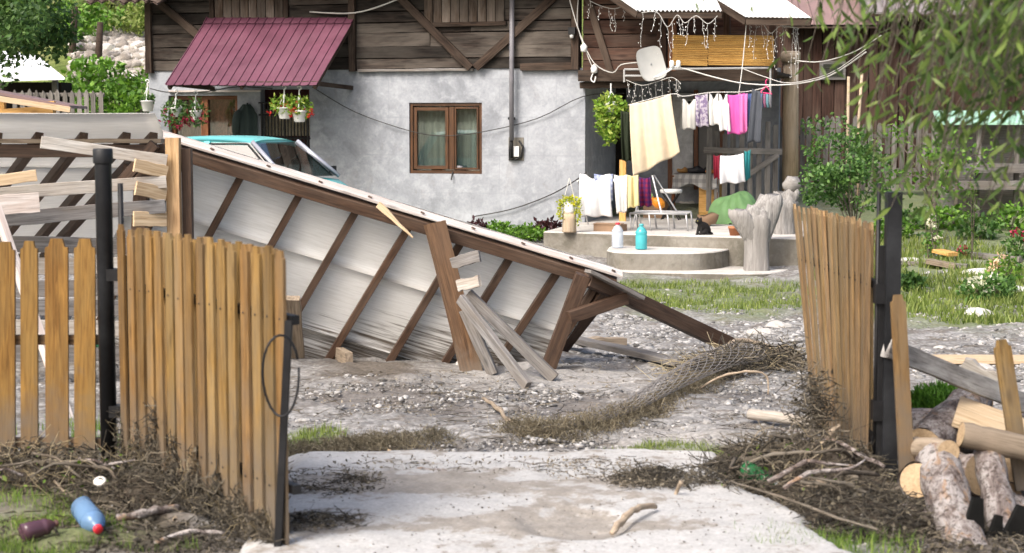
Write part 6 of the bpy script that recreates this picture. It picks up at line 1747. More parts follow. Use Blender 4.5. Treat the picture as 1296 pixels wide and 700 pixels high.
for px, Y in ((1178, 25), (1206, 26.5)):
    q = at(px, 300, Y); cs = [at(px + random.gauss(0, 22), 200 + random.gauss(0, 26), Y) for _ in range(16)]
    tree('young_tree', 'slender young tree with thin trunk in the garden', (q.x, Y, gz(q.x, Y)), 1.1, .045, cs, M_LEAFBUSH, .09, 22, 'tree', 'young garden trees', .22)

# willow: trunk out to the right, shoots hanging into the view
wt = thing('willow_tree', 'willow with narrow-leaved shoots hanging over the right side of yard', 'tree', (3.9, 6.6, gz(3.9, 6.6)))
mb = MB(); mb.tube([(3.9, 6.6, -.2), (3.85, 6.6, 1.5), (3.7, 6.7, 3.2), (3.4, 6.8, 4.6)], [.24, .2, .16, .09], 12)
limbs = []
for k in range(7):
    e = Vector((random.uniform(1.3, 2.9), random.uniform(5.6, 8.6), random.uniform(2.75, 3.5)))
    s = Vector((3.78, 6.65, 2.3 + .25 * k)); limbs.append((s, e))
    mb.tube(smoothpts([s, s.lerp(e, .5) + Vector((0, 0, .45)), e], 4), [.06, .055, .05, .045, .04, .033, .026, .02, .014], 6)
mb.build('trunk', M_BARKT, wt, smooth=True)
wl_pos, wl_dir = [], []
tw = MB()
rs = random.Random(21)
spots = []
for _ in range(210):
    px = 1296 - abs(rs.gauss(0, 92)) if rs.random() < .8 else rs.uniform(1010, 1296)
    py = rs.uniform(-30, 150) * (1 if px > 1120 else .7)
    spots.append((px, py, rs.uniform(5.6, 8.2)))
spots += [(rs.uniform(1085, 1296), rs.uniform(140, 265), rs.uniform(6, 7.6)) for _ in range(34)] + [(1105, 250, 6.6), (1128, 262, 7), (1180, 262, 6.8), (1262, 270, 6.4), (1290, 240, 6), (1160, 215, 6.8), (1218, 268, 7), (1245, 215, 6.3), (1140, 190, 7.2), (1200, 190, 6.5), (1275, 180, 6.2), (1100, 175, 7.4), (1285, 262, 6.6), (1170, 280, 7), (880, 2, 6.4), (952, 6, 6.5), (1030, 20, 6.6), (1060, 45, 6.6), (1110, 110, 6.8), (1090, 130, 6.9), (1125, 60, 6.5), (1080, 80, 6.8)]
for px, py, Y in spots:
    tip = at(px, py, Y); L = rs.uniform(.7, 1.4)
    st = tip + Vector((rs.uniform(.05, .5), rs.uniform(-.2, .2), L))
    mid = st.lerp(tip, .5) + Vector((rs.uniform(-.02, .1), 0, .08))
    path = smoothpts([st, mid, tip], 8)
    tw.tube(path, [.005 - .0035 * i / 16 for i in range(17)], 4)
    for i in range(3, 17):
        for s_ in (0, 1):
            if rs.random() < .30: continue
            d = (path[min(i + 1, 16)] - path[i - 1]).normalized()
            a = rs.uniform(0, 6.28); o = Vector((cos(a), sin(a), rs.uniform(-.5, .3)))
            wl_pos.append(path[i]); wl_dir.append((d * .7 + o * .75).normalized())
tw.build('shoots', M_BARKT, wt, kind='stuff')
n = len(wl_pos); D_ = np.array([v[:] for v in wl_dir]); UPs = rng.normal(size=(n, 3)); Yv_ = np.cross(UPs, D_); Yv_ /= np.linalg.norm(Yv_, axis=1)[:, None]; Zv = np.cross(D_, Yv_)
Rm = np.stack([D_, Yv_, Zv], -1)
SZ = rng.uniform(.04, .10, n)
V, T = scatter(NARROW, NARROWT, np.array([v[:] for v in wl_pos]), Rm, np.stack([SZ, SZ * .95, SZ], -1))
npmesh('leaves', V, T, M_LEAFWILLOW, wt, kind='stuff')
# ------------------------------------------------------------------ grass, stones, debris
rng = np.random.default_rng(77)
def gsamp(p, n, rng):
    """random ground points in an ellipse"""
    a = rng.uniform(0, 2 * pi, n); r = np.sqrt(rng.uniform(0, 1, n))
    return p[0] + np.cos(a) * r * p[2], p[1] + np.sin(a) * r * p[3]
def grass(name, label, spec, mat, rng):
    Ps, Ss, Ws = [], [], []
    for p, n, h, w, clump in spec:
        x, y = gsamp(p, n, rng)
        keep = fbm(x, y, 3.2, 3, 19) > clump
        x, y = x[keep], y[keep]
        Ps.append(np.stack([x, y, gh(x, y) - .005], -1)); m = len(x)
        Ss.append(h * rng.uniform(.4, 1.3, m)); Ws.append(np.full(m, w) * rng.uniform(.7, 1.4, m))
    P = np.concatenate(Ps); S = np.concatenate(Ss); W = np.concatenate(Ws); n = len(P)
    V, T = scatter(BLADE, BLADET, P, rotm(n, rng, .55), np.stack([W, S * .9, S], -1))
    o = npmesh(name, V, T, mat, kind='stuff'); o['label'] = label; return o
grass('step_grass', 'green grass below the porch steps', [(patch(905, 373, 150, 17), 6000, .08, .010, .44), (patch(820, 385, 70, 12), 1000, .08, .012, .45), (patch(930, 392, 110, 8), 1000, .06, .010, .5)], M_GRASSMEADOW, rng)
grass('garden_grass', 'grass and weeds across the garden', [(patch(1220, 275, 170, 25), 9000, .13, .018, .36), (patch(1235, 345, 170, 12), 4200, .11, .013, .46), (patch(1230, 383, 170, 7), 2200, .09, .012, .48), (patch(1110, 330, 90, 30), 2500, .11, .013, .45), (patch(1200, 305, 160, 14), 2500, .09, .014, .45), (patch(1180, 405, 120, 6), 600, .07, .01, .5)], M_GRASSMEADOW, rng)
grass('verge_grass', 'tufts of grass in the foreground by the fence', [(patch(60, 678, 100, 24), 2600, .07, .003, .47), (patch(200, 692, 70, 12), 500, .06, .003, .46), (patch(990, 690, 70, 14), 800, .07, .004, .42), (patch(60, 560, 130, 22), 1400, .09, .006, .40), (patch(1100, 690, 60, 16), 500, .08, .004, .4), (patch(40, 640, 70, 10), 400, .08, .004, .4)], M_GRASS, rng)
grass('gravel_grass', 'pale grass patch beside the driveway slab', [(patch(865, 582, 70, 13), 2600, .055, .004, .42), (patch(395, 562, 40, 12), 900, .07, .005, .4), (patch(920, 596, 30, 8), 300, .06, .004, .4), (patch(790, 577, 40, 6), 250, .05, .004, .45), (patch(670, 500, 40, 5), 0, .05, .004, .45)], M_GRASSMEADOW, rng)

# pebbles
def pebbles(name, label, spec, mat, rng, clump=.0, base=(ico(1))):
    Ps, Ss = [], []
    for p, n, lo, hi in spec:
        x, y = gsamp(p, n, rng)
        if clump:
            k = fbm(x, y * 1.4, 1.3, 3, 47) > clump; x, y = x[k], y[k]
        s = lo + (hi - lo) * rng.uniform(0, 1, len(x)) ** 3.2
        k = ~((y < 9.45) & (x > -1.7) & (x < 1.35)); x, y, s = x[k], y[k], s[k]
        Ps.append(np.stack([x, y, gh(x, y) + s * rng.uniform(-.25, .2, len(x))], -1)); Ss.append(s)
    o = rocks(name, np.concatenate(Ps), np.concatenate(Ss), mat, rng, base=base, flat=.42, jit=.34); o['label'] = label; return o
pebbles('gravel', 'flood gravel and pebbles spread over the yard', [((1.5, 15.5, 6, 6.2), 15000, .006, .038), ((.6, 12.2, 2.6, 2.4), 12000, .003, .018), ((4.4, 15.5, 3.0, 5.0), 10000, .006, .042), ((1.6, 16.4, 1.6, 2.4), 8000, .008, .040), ((0, 10.6, 2.6, 1.3), 4500, .003, .013), ((3, 9.8, 1.3, 1.4), 900, .006, .03), ((6.2, 20, 2, 3), 1500, .012, .06)], M_PEBBLE, rng, .44)
for k, (px, py, s_, lb) in enumerate(((1235, 350, .13, 'pale flat stone at the garden bed edge'), (1258, 352, .11, 'pale flat stone at the garden bed edge'), (1240, 300, .12, 'pale flat stone at the garden bed edge'), (1290, 340, .12, 'pale flat stone at the garden bed edge'), (1275, 372, .16, 'pale flat stone at the garden bed edge'), (1150, 345, .10, 'pale flat stone at the garden bed edge'), (600, 463, .10, 'grey stone at the foot of the leaning planks'), (640, 460, .12, 'grey stone at the foot of the leaning planks'), (665, 468, .09, 'grey stone at the foot of the leaning planks'), (655, 455, .10, 'grey stone at the foot of the leaning planks'), (575, 455, .10, 'grey stone at the foot of the leaning planks'), (962, 422, .09, 'rounded stone on the gravel beyond the eave beam'), (1172, 470, .07, 'rounded stone on the gravel behind the rail'), (1240, 470, .09, 'rounded stone on the gravel behind the rail'), (1190, 440, .05, 'rounded stone on the gravel behind the rail'), (985, 415, .10, 'rounded stone on the gravel beyond the eave beam'))):
    q = gp(px, py); r2 = np.random.default_rng(k); V0, T0 = ico(2)
    V = V0 * np.array((1.5, 1.0, .55)) * s_ * (1 + r2.uniform(-.07, .07, (len(V0), 1)) + .12 * np.sin(V0[:, :1] * 4 + k))
    tag(mesh('stone', [Vector(v) + q + Vector((0, 0, s_ * .15)) for v in V], T0.tolist(), M_WHITEROCK if k < 6 else M_ROCK, smooth=False), lb, 'stone', lb.replace('stone', 'stones', 1))

M_STRAWMUD = leafm('mud_flake', (.10, .085, .07), (.19, .165, .135), (.30, .27, .23), .85, 0)
# twigs
def twigs(name, label, P, L, rad, rng, mat, tilt=.5, bend=.25, parent=None):
    """bent three-sided sticks joined into one mass: P (n,3) centres"""
    n = len(P); az = rng.uniform(0, 2 * pi, n); el = rng.normal(0, tilt, n)
    D = np.stack([np.cos(az) * np.cos(el), np.sin(az) * np.cos(el), np.sin(el)], -1)
    S = np.cross(D, np.array((.13, .2, 1.0))); S /= np.linalg.norm(S, axis=1)[:, None]; U = np.cross(S, D)
    ts = np.array([-.5, -.17, .17, .5]); bd_ = rng.normal(0, bend, (n, 4, 2)); bd_[:, 0] *= .3
    V = np.zeros((n, 4, 3, 3))
    for i, t_ in enumerate(ts):
        c = P + D * (L * t_)[:, None] + S * (bd_[:, i, 0] * L * .4)[:, None] + U * (bd_[:, i, 1] * L * .3)[:, None]
        for k in range(3):
            a = 2 * pi * k / 3; rr = rad * (1 - .5 * abs(t_))
            V[:, i, k] = c + (S * cos(a) + U * sin(a)) * rr[:, None]
    f = []
    for i in range(3):
        for k in range(3):
            k2 = (k + 1) % 3; f += [(i * 3 + k, i * 3 + k2, (i + 1) * 3 + k2), (i * 3 + k, (i + 1) * 3 + k2, (i + 1) * 3 + k)]
    f = np.array(f); T = (f[None] + (np.arange(n) * 12)[:, None, None]).reshape(-1, 3)
    o = npmesh(name, V.reshape(-1, 3), T, mat, parent, kind='stuff' if parent is None else 'stuff'); o['label'] = label; return o
def heap(name, label, fn, n, lr, rr, mat, rng, tilt=.5, duff=0, dsize=.03, duffmat=None, bend=.25):
    P = fn(n); n = len(P); twigs(name, label, P, rng.uniform(*lr, n), rng.uniform(*rr, n), rng, mat, tilt, bend)
    if duff:
        P = fn(duff); o = leaves(name + '_litter', P, dsize, duffmat or M_DUFF, None, 'leaf', 'stuff', rng); o['label'] = label + ', leaf litter'
def mound(p, h, rng, lift=0.0):
    def fn(n):
        x, y = gsamp(p, n, rng); d2 = ((x - p[0]) / p[2]) ** 2 + ((y - p[1]) / p[3]) ** 2
        z = gh(x, y) + h * (1 - d2) * rng.uniform(.2, 1.05, n) + lift
        return np.stack([x, y, z], -1)
    return fn
def moundmesh(name, label, p, h, mat):
    def f(u, v):
        a, b = (u - .5) * 2, (v - .5) * 2; r = sqrt(a * a + b * b); x, y = p[0] + a * p[2], p[1] + b * p[3]
        return Vector((x, y, gz(x, y) - .03 + max(0, 1 - r * r) * h * (.7 + .6 * float(fbm(x, y, 6, 3, 3))) - (.05 if r > .95 else 0)))
    V, Fc = gridg(f, 36, 36); o = mesh(name, V, Fc, mat, None, None, True); o['kind'] = 'stuff'; o['label'] = label; return o
t = NT('wet_debris_mud', .9, .2); n_ = t.noise(t.coords('World'), 16, 6, .7); t.color(t.ramp(n_, [(.3, (.035, .027, .02)), (.7, (.13, .105, .08))])); t.bump(n_, 1.0, .04); M_DEBRISMUD = t.m
# driftwood, sticks
def stick(name, label, pts, r, mat, cat='branch', group=None, k=5, jag=1.0):
    pts = [Vector(p) for p in pts]; P = smoothpts(pts, k)
    rad = list(np.interp(np.linspace(0, 1, len(P)), np.linspace(0, 1, len(r)), r)) if hasattr(r, '__len__') else [r] * len(P)
    rad = [q * (1 + random.uniform(-.2, .18) * jag) for q in rad]
    P = [p + Vector((random.uniform(-1, 1), random.uniform(-1, 1), random.uniform(-1, 1))) * q * .35 * jag for p, q in zip(P, rad)]
    V, Fc = tubeg(P, rad, 9)
    M = Matrix.Translation(P[0]) @ frame(P[-1] - P[0]).to_4x4()
    return tag(mesh(name, V, Fc, mat, None, M, True), label, cat, group)
# left: under the fence and along the gate bottom
pL = (-2.35, 8.72, .75, .30)
moundmesh('debris_bank', 'muddy bank of flood debris under the picket fence', pL, .15, M_DEBRISMUD)
heap('fence_debris', 'twigs and matted straw caught under the picket fence', mound((-2.35, 8.70, .85, .36), .20, rng), 1200, (.04, .26), (.001, .004), M_TWIG, rng, .35, 2600, .03)
heap('fence_straw', 'pale straw strands in the fence debris', mound((-2.3, 8.66, .85, .36), .22, rng), 260, (.10, .35), (.001, .0025), M_STRAW, rng, .5, 0)
moundmesh('debris_bank', 'muddy bank of flood debris before the hinge of the open gate', (-1.75, 8.42, .42, .34), .14, M_DEBRISMUD)
heap('gate_foot_debris', 'twigs heaped before the open gate leaf', mound((-1.7, 8.30, .55, .42), .17, rng), 900, (.04, .28), (.001, .0042), M_TWIG, rng, .3, 1700, .026)
def gatewrap(n):
    f = rng.uniform(0, .98, n) ** 1.0; b = np.outer(1 - f, np.array(HL)) + np.outer(f, np.array(FL))
    top = np.where(f < .5, .42 - .25 * f, .50 - .42 * f)
    pk = .5 + .5 * np.sin(f * 50 + 1.5) * .6
    z = .04 + top * rng.uniform(0, 1, n) ** 1.2 * (.6 + .6 * fbm(f * 9, f * 0, 1.0, 2, 8)) * pk * 1.3
    o = np.outer(rng.uniform(.008, .04, n), np.array(nl1))
    return b + o + np.stack([0 * z, 0 * z, z], -1)
heap('gate_caught_debris', 'grass and twigs wrapped on the bottom of the open gate leaf', gatewrap, 1500, (.03, .14), (.0012, .004), M_TWIG, rng, .9, 1100, .022)
heap('gate_caught_straw', 'straw strands wrapped on the bottom of the open gate leaf', gatewrap, 160, (.05, .2), (.0008, .002), M_STRAW, rng, 1.0, 0)
heap('verge_litter', 'muddy bark, straw and leaf litter on the verge by the gate', mound((-1.75, 7.6, .75, .42), .02, rng), 500, (.03, .22), (.0008, .0035), M_TWIG, rng, .12, 1800, .024)
heap('slab_clump', 'matted twigs and mud clump on the slab behind the open gate', mound(patch(400, 680, 70, 16), .05, rng, .04), 420, (.03, .22), (.0008, .0035), M_TWIG, rng, .2, 700, .02)
heap('slab_clump', 'matted twigs and mud band across the slab at its back', mound(patch(420, 628, 80, 12), .03, rng, .04), 260, (.03, .18), (.0008, .003), M_TWIG, rng, .15, 500, .018)
heap('slab_clump', 'matted twig clump on the slab beside the green bottle', mound(patch(830, 622, 70, 14), .07, rng, .04), 520, (.03, .25), (.0008, .004), M_TWIG, rng, .25, 700, .02)
heap('verge_twigs', 'scattered twigs and bark on the verge before the gate', mound((-1.6, 7.75, .85, .45), .02, rng), 260, (.04, .3), (.0015, .006), M_TWIG, rng, .15, 500, .02)
moundmesh('debris_bank', 'dark mud under the log pile', (2.25, 8.15, .75, .85), .02, M_DEBRISMUD)
moundmesh('debris_bank', 'dark mud bank before the square post', (1.66, 8.1, .42, .46), .15, M_DEBRISMUD)
heap('post_foot_tangle', 'twigs and straw matted before the square post', mound((1.66, 8.05, .42, .46), .20, rng), 1000, (.04, .3), (.0008, .004), M_TWIG, rng, .3, 2000, .026)
heap('pile_litter', 'bark crumbs and straw before the log pile', mound((2.25, 7.6, .6, .5), .02, rng, .01), 300, (.03, .25), (.0008, .004), M_TWIG, rng, .2, 1500, .028)
# right: heap at the gate foot
pR = (1.60, 8.72, .50, .62)
moundmesh('debris_bank', 'muddy mound of flood debris at the foot of the inward gate', pR, .26, M_DEBRISMUD)
heap('root_heap', 'tangle of roots and twigs heaped at the inward gate leaf', mound((1.50, 8.72, .62, .58), .30, rng), 2600, (.04, .34), (.0008, .0042), M_TWIG, rng, .4, 3600, .026)
heap('root_heap_straw', 'pale straw and twigs on the root tangle', mound((1.58, 8.6, .5, .55), .34, rng), 70, (.06, .30), (.0008, .003), M_STRAW, rng, .4, 0)
heap('gate_top_tangle', 'knot of twigs caught high on the inward gate leaf', lambda n: np.array((1.62, 9.25, .30)) + rng.normal(size=(n, 3)) * np.array((.05, .16, .10)), 260, (.04, .24), (.0012, .0045), M_TWIG, rng, .5, 250, .03)
heap('right_verge_twigs', 'sticks and straw at the foot of the square post', mound((1.72, 8.15, .34, .38), .10, rng), 300, (.05, .35), (.001, .0045), M_TWIG, rng, .4, 500, .026)
heap('green_bits', 'torn green leaves and weeds caught in the debris', lambda n: np.concatenate([mound((1.5, 8.6, .55, .5), .30, rng)(n // 2), mound((-2.2, 8.6, .9, .35), .20, rng)(n - n // 2)]), 10, (.05, .1), (.001, .002), M_STRAW, rng, .4, 320, .035, M_GRASS)
for k in range(26):
    a_ = rng.uniform(0, 6.28); q = Vector((1.52 + .42 * rng.normal() * .7, 8.6 + .32 * rng.normal(), 0)); q.z = gz(q.x, q.y) + .26 * max(0, 1 - ((q.x - 1.52) / .6) ** 2) * rng.uniform(.5, 1.0)
    L = rng.uniform(.18, .6); d_ = Vector((cos(a_), sin(a_) * .6, rng.uniform(-.15, .35))) * L * .5; j = lambda: Vector((rng.normal(), rng.normal(), abs(rng.normal()))) * L * .08
    stick('root_stick', 'muddy root stick jutting from the tangle at the inward gate', [q - d_, q - d_ * .3 + j(), q + d_ * .4 + j(), q + d_], [.010, .012, .008, .003], M_BARKT if k % 4 else M_BARK, 'root', 'root sticks in the gate tangle', 3)
for k in range(14):
    a_ = rng.uniform(0, 6.28); q = Vector((-2.1 + .5 * rng.normal(), 8.45 + .16 * rng.normal(), 0)); q.z = gz(q.x, q.y) + .12
    L = rng.uniform(.15, .45); d_ = Vector((cos(a_), sin(a_) * .6, rng.uniform(-.1, .3))) * L * .5; j = lambda: Vector((rng.normal(), rng.normal(), abs(rng.normal()))) * L * .08
    stick('root_stick', 'muddy stick jutting from the bank under the picket fence', [q - d_, q - d_ * .3 + j(), q + d_ * .4 + j(), q + d_], [.007, .008, .006, .003], M_BARKT if k % 4 else M_BARK, 'root', 'sticks in the fence bank', 3)
# twigs on the slab
heap('slab_debris', 'mud-matted twigs scattered over the driveway slab', lambda n: np.concatenate([np.stack([x, y, gh(x, y) * 0 + .05 + rng.uniform(0, .012, len(x))], -1) for x, y in [gsamp(p, n // 6, rng) for p in (patch(420, 625, 70, 16), patch(380, 688, 50, 14), patch(840, 625, 60, 12), patch(820, 632, 50, 10), patch(620, 605, 200, 8), patch(760, 615, 90, 14))]]), 700, (.01, .09), (.0006, .0026), M_TWIG, rng, .1, 1200, .018, M_STRAWMUD, .1)
def clods(n):
    x, y = gsamp((0, 8.1, 1.9, 1.45), n, rng); k = (fbm(x, y * 1.5, 2.0, 3, 63) > .46); x, y = x[k], y[k]
    return np.stack([x, y, np.full(len(x), .045)], -1)
P = clods(1500); o = rocks('slab_grit', P, rng.uniform(.0015, .006, len(P)) , stonem('mud_grit', [(0, (.11, .095, .08)), (.6, (.22, .20, .175)), (1, (.42, .40, .37))]), rng, flat=.4, jit=.3); o['label'] = 'grit and mud crumbs on the driveway slab'
heap('silt_debris', 'scattered twigs and bark flakes over the silt', lambda n: np.concatenate([np.stack([x, y, gh(x, y) + .02], -1) for x, y in [gsamp(p, n // 4, rng) for p in ((0, 10.5, 2.4, 1.0), (1.2, 12.5, 2.0, 2.0), (-.8, 12.2, 1.2, 1.2), (2.5, 14.5, 2.5, 3.0))]]), 700, (.02, .20), (.001, .0035), M_TWIG, rng, .1, 1100, .024, M_STRAWMUD, .1)
# matted dead grass lines
def ridge(pxs, w, h):
    P = smoothpts([gp(*p) for p in pxs], 8); P = np.array([p[:] for p in P])
    def fn(n):
        i = rng.uniform(0, len(P) - 1.001, n); k = i.astype(int); f = (i - k)[:, None]
        c = P[k] * (1 - f) + P[k + 1] * f
        o = rng.normal(0, w, (n, 2)); c[:, 0] += o[:, 0]; c[:, 1] += o[:, 1] * 1.5
        c[:, 2] = gh(c[:, 0], c[:, 1]) + h * rng.uniform(0, 1, n) * np.exp(-(o ** 2).sum(1) / (2 * w * w)); return c
    return fn
heap('mat_of_dead_grass', 'line of matted dead grass across the mud left', ridge([(360, 574), (420, 570), (480, 562), (560, 556)], .07, .07), 2600, (.03, .12), (.001, .0025), M_DRYGRASS, rng, .8, 0)
heap('mat_of_dead_grass', 'matted dead grass clinging to the fallen netting', ridge([(650, 548), (720, 546), (790, 530), (850, 505), (890, 485), (925, 470)], .075, .11), 5600, (.03, .15), (.001, .0028), M_DRYGRASS, rng, .9, 0)
heap('root_tangle', 'roots and straw tangled at the end of the netting roll', ridge([(895, 480), (930, 472), (965, 466), (1005, 462)], .09, .22), 900, (.06, .5), (.0015, .007), M_TWIG, rng, .4, 300, .03)
heap('root_tangle_straw', 'pale straw tangled at the end of the netting roll', ridge([(850, 485), (900, 472), (940, 468), (1005, 460)], .09, .22), 420, (.08, .5), (.001, .004), M_STRAW, rng, .4, 0)
# rolled wire netting
net = thing('wire_netting_roll', 'rolled rusty wire netting dragged across the gravel', 'wire netting', gp(880, 480))
P = smoothpts([gp(640, 548) + Vector((0, 0, .02)), gp(720, 545) + Vector((0, 0, .03)), gp(790, 528) + Vector((0, 0, .06)), gp(850, 502) + Vector((0, 0, .10)), gp(900, 482) + Vector((0, 0, .14)), gp(938, 470) + Vector((0, 0, .15))], 12)
nb = MB(); m_ = len(P)
def npt(i, a):
    d = (P[min(i + 1, m_ - 1)] - P[max(i - 1, 0)]).normalized(); s = d.cross(Vector((0, 0, 1))).normalized(); u = s.cross(d)
    r = .035 + .13 * (i / m_) ** 1.8
    return P[i] + (s * cos(a) * 1.3 + u * sin(a) * .5) * r
for q in range(15):
    for sg in (-1, 1):
        nb.tube([npt(i, 2 * pi * q / 15 + sg * i * .16) for i in range(m_)], .0028, 3, False)
nb.build('mesh_wires', plain('rusty_wire', (.22, .20, .18), .6, .4, .2), net, kind='stuff')

U = lambda z: Vector((0, 0, z))
stick('peeled_pole', 'pale peeled pole end lying beyond the inward gate leaf', [gp(948, 536) + U(.06), gp(990, 541) + U(.06), gp(1045, 548) + U(.05)], [.036, .036, .034], M_WEATHER, 'pole', jag=.15)
stick('driftwood_piece', 'short orange-brown wood piece on the mud edge', [gp(490, 580) + U(.02), gp(527, 582) + U(.02)], [.022, .02], M_CUT, 'wood')
stick('driftwood_piece', 'thin red-brown stick lying on the slab', [gp(527, 609) + U(.055), gp(574, 612) + U(.055)], [.012, .015, .012], M_BARK, 'wood')
stick('driftwood_branch', 'pale bent branch lying on the slab corner', [gp(775, 697) + U(.07), gp(785, 684) + U(.08), gp(805, 672) + U(.10), gp(829, 665) + U(.09)], [.012, .018, .016, .013], M_DRIFT)
stick('driftwood_branch', 'long thin branch running from slab to the square post', [gp(925, 635) + U(.10), gp(1000, 665) + U(.12), gp(1060, 683) + U(.10), gp(1110, 694) + U(.08)], [.004, .006, .007, .005], M_BARKT)
stick('driftwood_branch', 'forked weathered root standing on the debris heap', [at(1020, 588, 8.7), at(1035, 566, 8.75), at(1050, 550, 8.8), at(1062, 538, 8.9)], [.02, .018, .016, .01], M_DRIFT)
stick('driftwood_branch', 'stick end leaning beside the twig heap on slab', [gp(838, 650) + U(.02), at(855, 625, 8.25), at(862, 610, 8.2)], [.006, .010, .012], M_DRIFT)
stick('driftwood_branch', 'thick curved root in the debris heap under the gate', [at(1008, 625, 8.4), at(1025, 618, 8.3), at(1045, 612, 8.3), at(1070, 622, 8.3)], [.02, .024, .022, .016], M_DRIFT)
stick('driftwood_branch', 'long pale stalk slanting down through the debris heap', [at(1020, 605, 8.4), at(1080, 635, 8.2), at(1120, 655, 8.1)], [.006, .007, .005], M_DRIFT)
stick('driftwood_branch', 'bark strip lying before the open gate', [gp(150, 668) + U(.04), gp(190, 662) + U(.05), gp(225, 655) + U(.05)], [.015, .022, .018], M_BARK)
stick('driftwood_branch', 'thin brown branch lying flat by the gate foot', [gp(195, 690) + U(.02), gp(240, 682) + U(.03), gp(285, 680) + U(.02)], [.008, .011, .007], M_BARK)
stick('driftwood_branch', 'stick poking up against the gate bottom', [gp(222, 662) + U(.02), at(236, 640, 8.1), at(247, 618, 8.1)], [.012, .011, .006], M_DRIFT)
stick('driftwood_branch', 'dead stalk slanting from the fence debris', [gp(85, 640) + U(.05), at(60, 600, 8.6), at(35, 588, 8.7)], [.005, .006, .004], M_DRIFT)
stick('driftwood_branch', 'white bent branch half sunk in the wet silt', [gp(612, 508) + U(.02), gp(630, 522) + U(.03), gp(642, 536) + U(.03), gp(665, 545) + U(.02)], [.012, .016, .014, .01], M_DRIFT)
stick('driftwood_branch', 'curved dry stem arching over the netting end', [gp(885, 495) + U(.02), at(915, 476, 12.3), at(950, 470, 12.2), at(970, 476, 12.2), gp(972, 500)], [.008, .009, .009, .007, .005], M_DRIFT)
stick('driftwood_branch', 'crooked root crossing the netting roll', [gp(900, 470) + U(.12), gp(940, 460) + U(.2), gp(985, 462) + U(.12), gp(1015, 460) + U(.06)], [.014, .02, .018, .01], M_DRIFT)
stick('half_buried_log', 'dark muddy log half buried in the debris heap', [at(1030, 655, 8.3), at(1080, 668, 8.2), at(1125, 676, 8.1)], [.06, .065, .06], M_BARK, 'log')
stick('half_buried_log', 'dark log end at the lower debris edge', [at(925, 697, 7.6), at(965, 690, 7.7), at(1000, 696, 7.7)], [.035, .045, .04], M_BARKT, 'log')
# fallen boards in the garden
loose('garden_board', 'brown board end lying by the flower bed', gp(1174, 338) + U(.08), gp(1210, 342) + U(.05), .06, .25, M_DRIFT, 'board')
loose('garden_board', 'orange board lying on the brown one by the flower bed', gp(1185, 332) + U(.14), gp(1206, 336) + U(.12), .05, .18, M_ORANGE, 'board')
loose('garden_board', 'grey board edging the flower bed', gp(1226, 336) + U(.05), gp(1292, 334) + U(.05), .07, .10, M_GREYPLANK, 'board')
loose('garden_board', 'long grey plank edging the garden behind the post', gp(1140, 342) + U(.05), gp(1225, 343) + U(.04), .06, .12, M_GREYPLANK, 'board')

# ------------------------------------------------------------------ log pile
def log(label, a, b, r, mat=M_BARK, cut=True, knob=0):
    a, b = Vector(a), Vector(b); t = thing('log', label, 'log', (a + b) / 2, 'logs in the pile beside the gate')
    n = 10; d = b - a
    P = [a.lerp(b, i / n) + Vector((random.uniform(-1, 1), random.uniform(-1, 1), random.uniform(-1, 1))) * r * .05 for i in range(n + 1)]
    R3 = [r * random.uniform(.93, 1.07) for _ in P]
    V, Fc = tubeg(P, R3, 18, False)
    V = [v + (v - P[i // 18]) * (.035 * sin(i * 1.7 + (i // 18) * 2.1) * (1 if mat is M_BARK else .25)) for i, v in enumerate(V)]
    M = Matrix.Translation(a) @ frame(d).to_4x4()
    o = mesh('bark', V, Fc, mat, t, M, True)
    for p, s_ in ((P[0], -1), (P[-1], 1)):
        dn = d.normalized() * s_; q = frame(dn).to_4x4()
        ring = [Matrix.Translation(p + dn * .001) @ q @ Vector((0, cos(k * pi / 9) * r * .97, sin(k * pi / 9) * r * .97)) for k in range(18)]
        mesh('cut_end', ring, [tuple(range(18))], M_CUT, t, M)
    return t
Yp = 8.3
log('thick bark log lying steeply down the front of the pile', at(1186, 582, 8.3), at(1228, 722, 7.62), .108)
log('upper bark log running back under the sawn board', at(1168, 568, 8.75), at(1232, 508, 9.5), .112)
log('slender reddish log stacked beside the thick one', at(1250, 572, 8.4), at(1274, 690, 7.85), .072)
log('pale peeled pole on top, its cut end facing left', at(1216, 549, 8.35), at(1330, 575, 8.35), .062, M_DRIFT)
log('pale peeled log with yellow cut end beside the picket', at(1150, 566, 8.75), at(1201, 571, 8.2), .056, M_DRIFT)
log('bark log low in the pile behind the picket', at(1185, 612, 8.5), at(1160, 608, 8.2), .085)
log('fat bark log at the bottom of the pile', at(1140, 664, 8.15), at(1202, 682, 7.95), .112)
log('dark log in the middle of the pile, mostly hidden', at(1180, 600, 9.0), at(1240, 600, 8.7), .11)
log('log with round yellow cut end at the right of pile', at(1330, 590, 8.9), at(1285, 590, 8.5), .085)
log('bark log under the cut-end one', at(1275, 628, 8.6), at(1340, 600, 8.9), .09)
log('short dark log at the right bottom of pile', at(1270, 640, 8.4), at(1310, 665, 8.2), .085)
log('low log filling the right corner of pile', at(1240, 690, 8.1), at(1330, 690, 8.2), .10)
log('bark log lying level at the very bottom of the pile', at(1150, 706, 7.95), at(1260, 700, 7.85), .09)
log('short bark log wedged under the slender one', at(1245, 672, 8.25), at(1320, 650, 8.3), .085)
log('hidden back log supporting the pile', at(1150, 545, 9.4), at(1320, 545, 9.4), .12)
loose('sawn_board', 'pale freshly sawn slab lying over the log pile', at(1210, 520, 9.0), at(1300, 552, 8.9), .03, .30, M_FRESH, 'board', up=(0, -.35, 1))
loose('sawn_board', 'thin sawn offcut leaning behind the log pile', at(1215, 515, 9.3), at(1300, 545, 9.2), .025, .10, M_FRESH, 'board')
loose('sawn_board', 'long yellowish board lying flat on the gravel beyond the pile', gp(1165, 462) + U(.05), gp(1330, 462) + U(.05), .035, .35, M_FRESH, 'board')
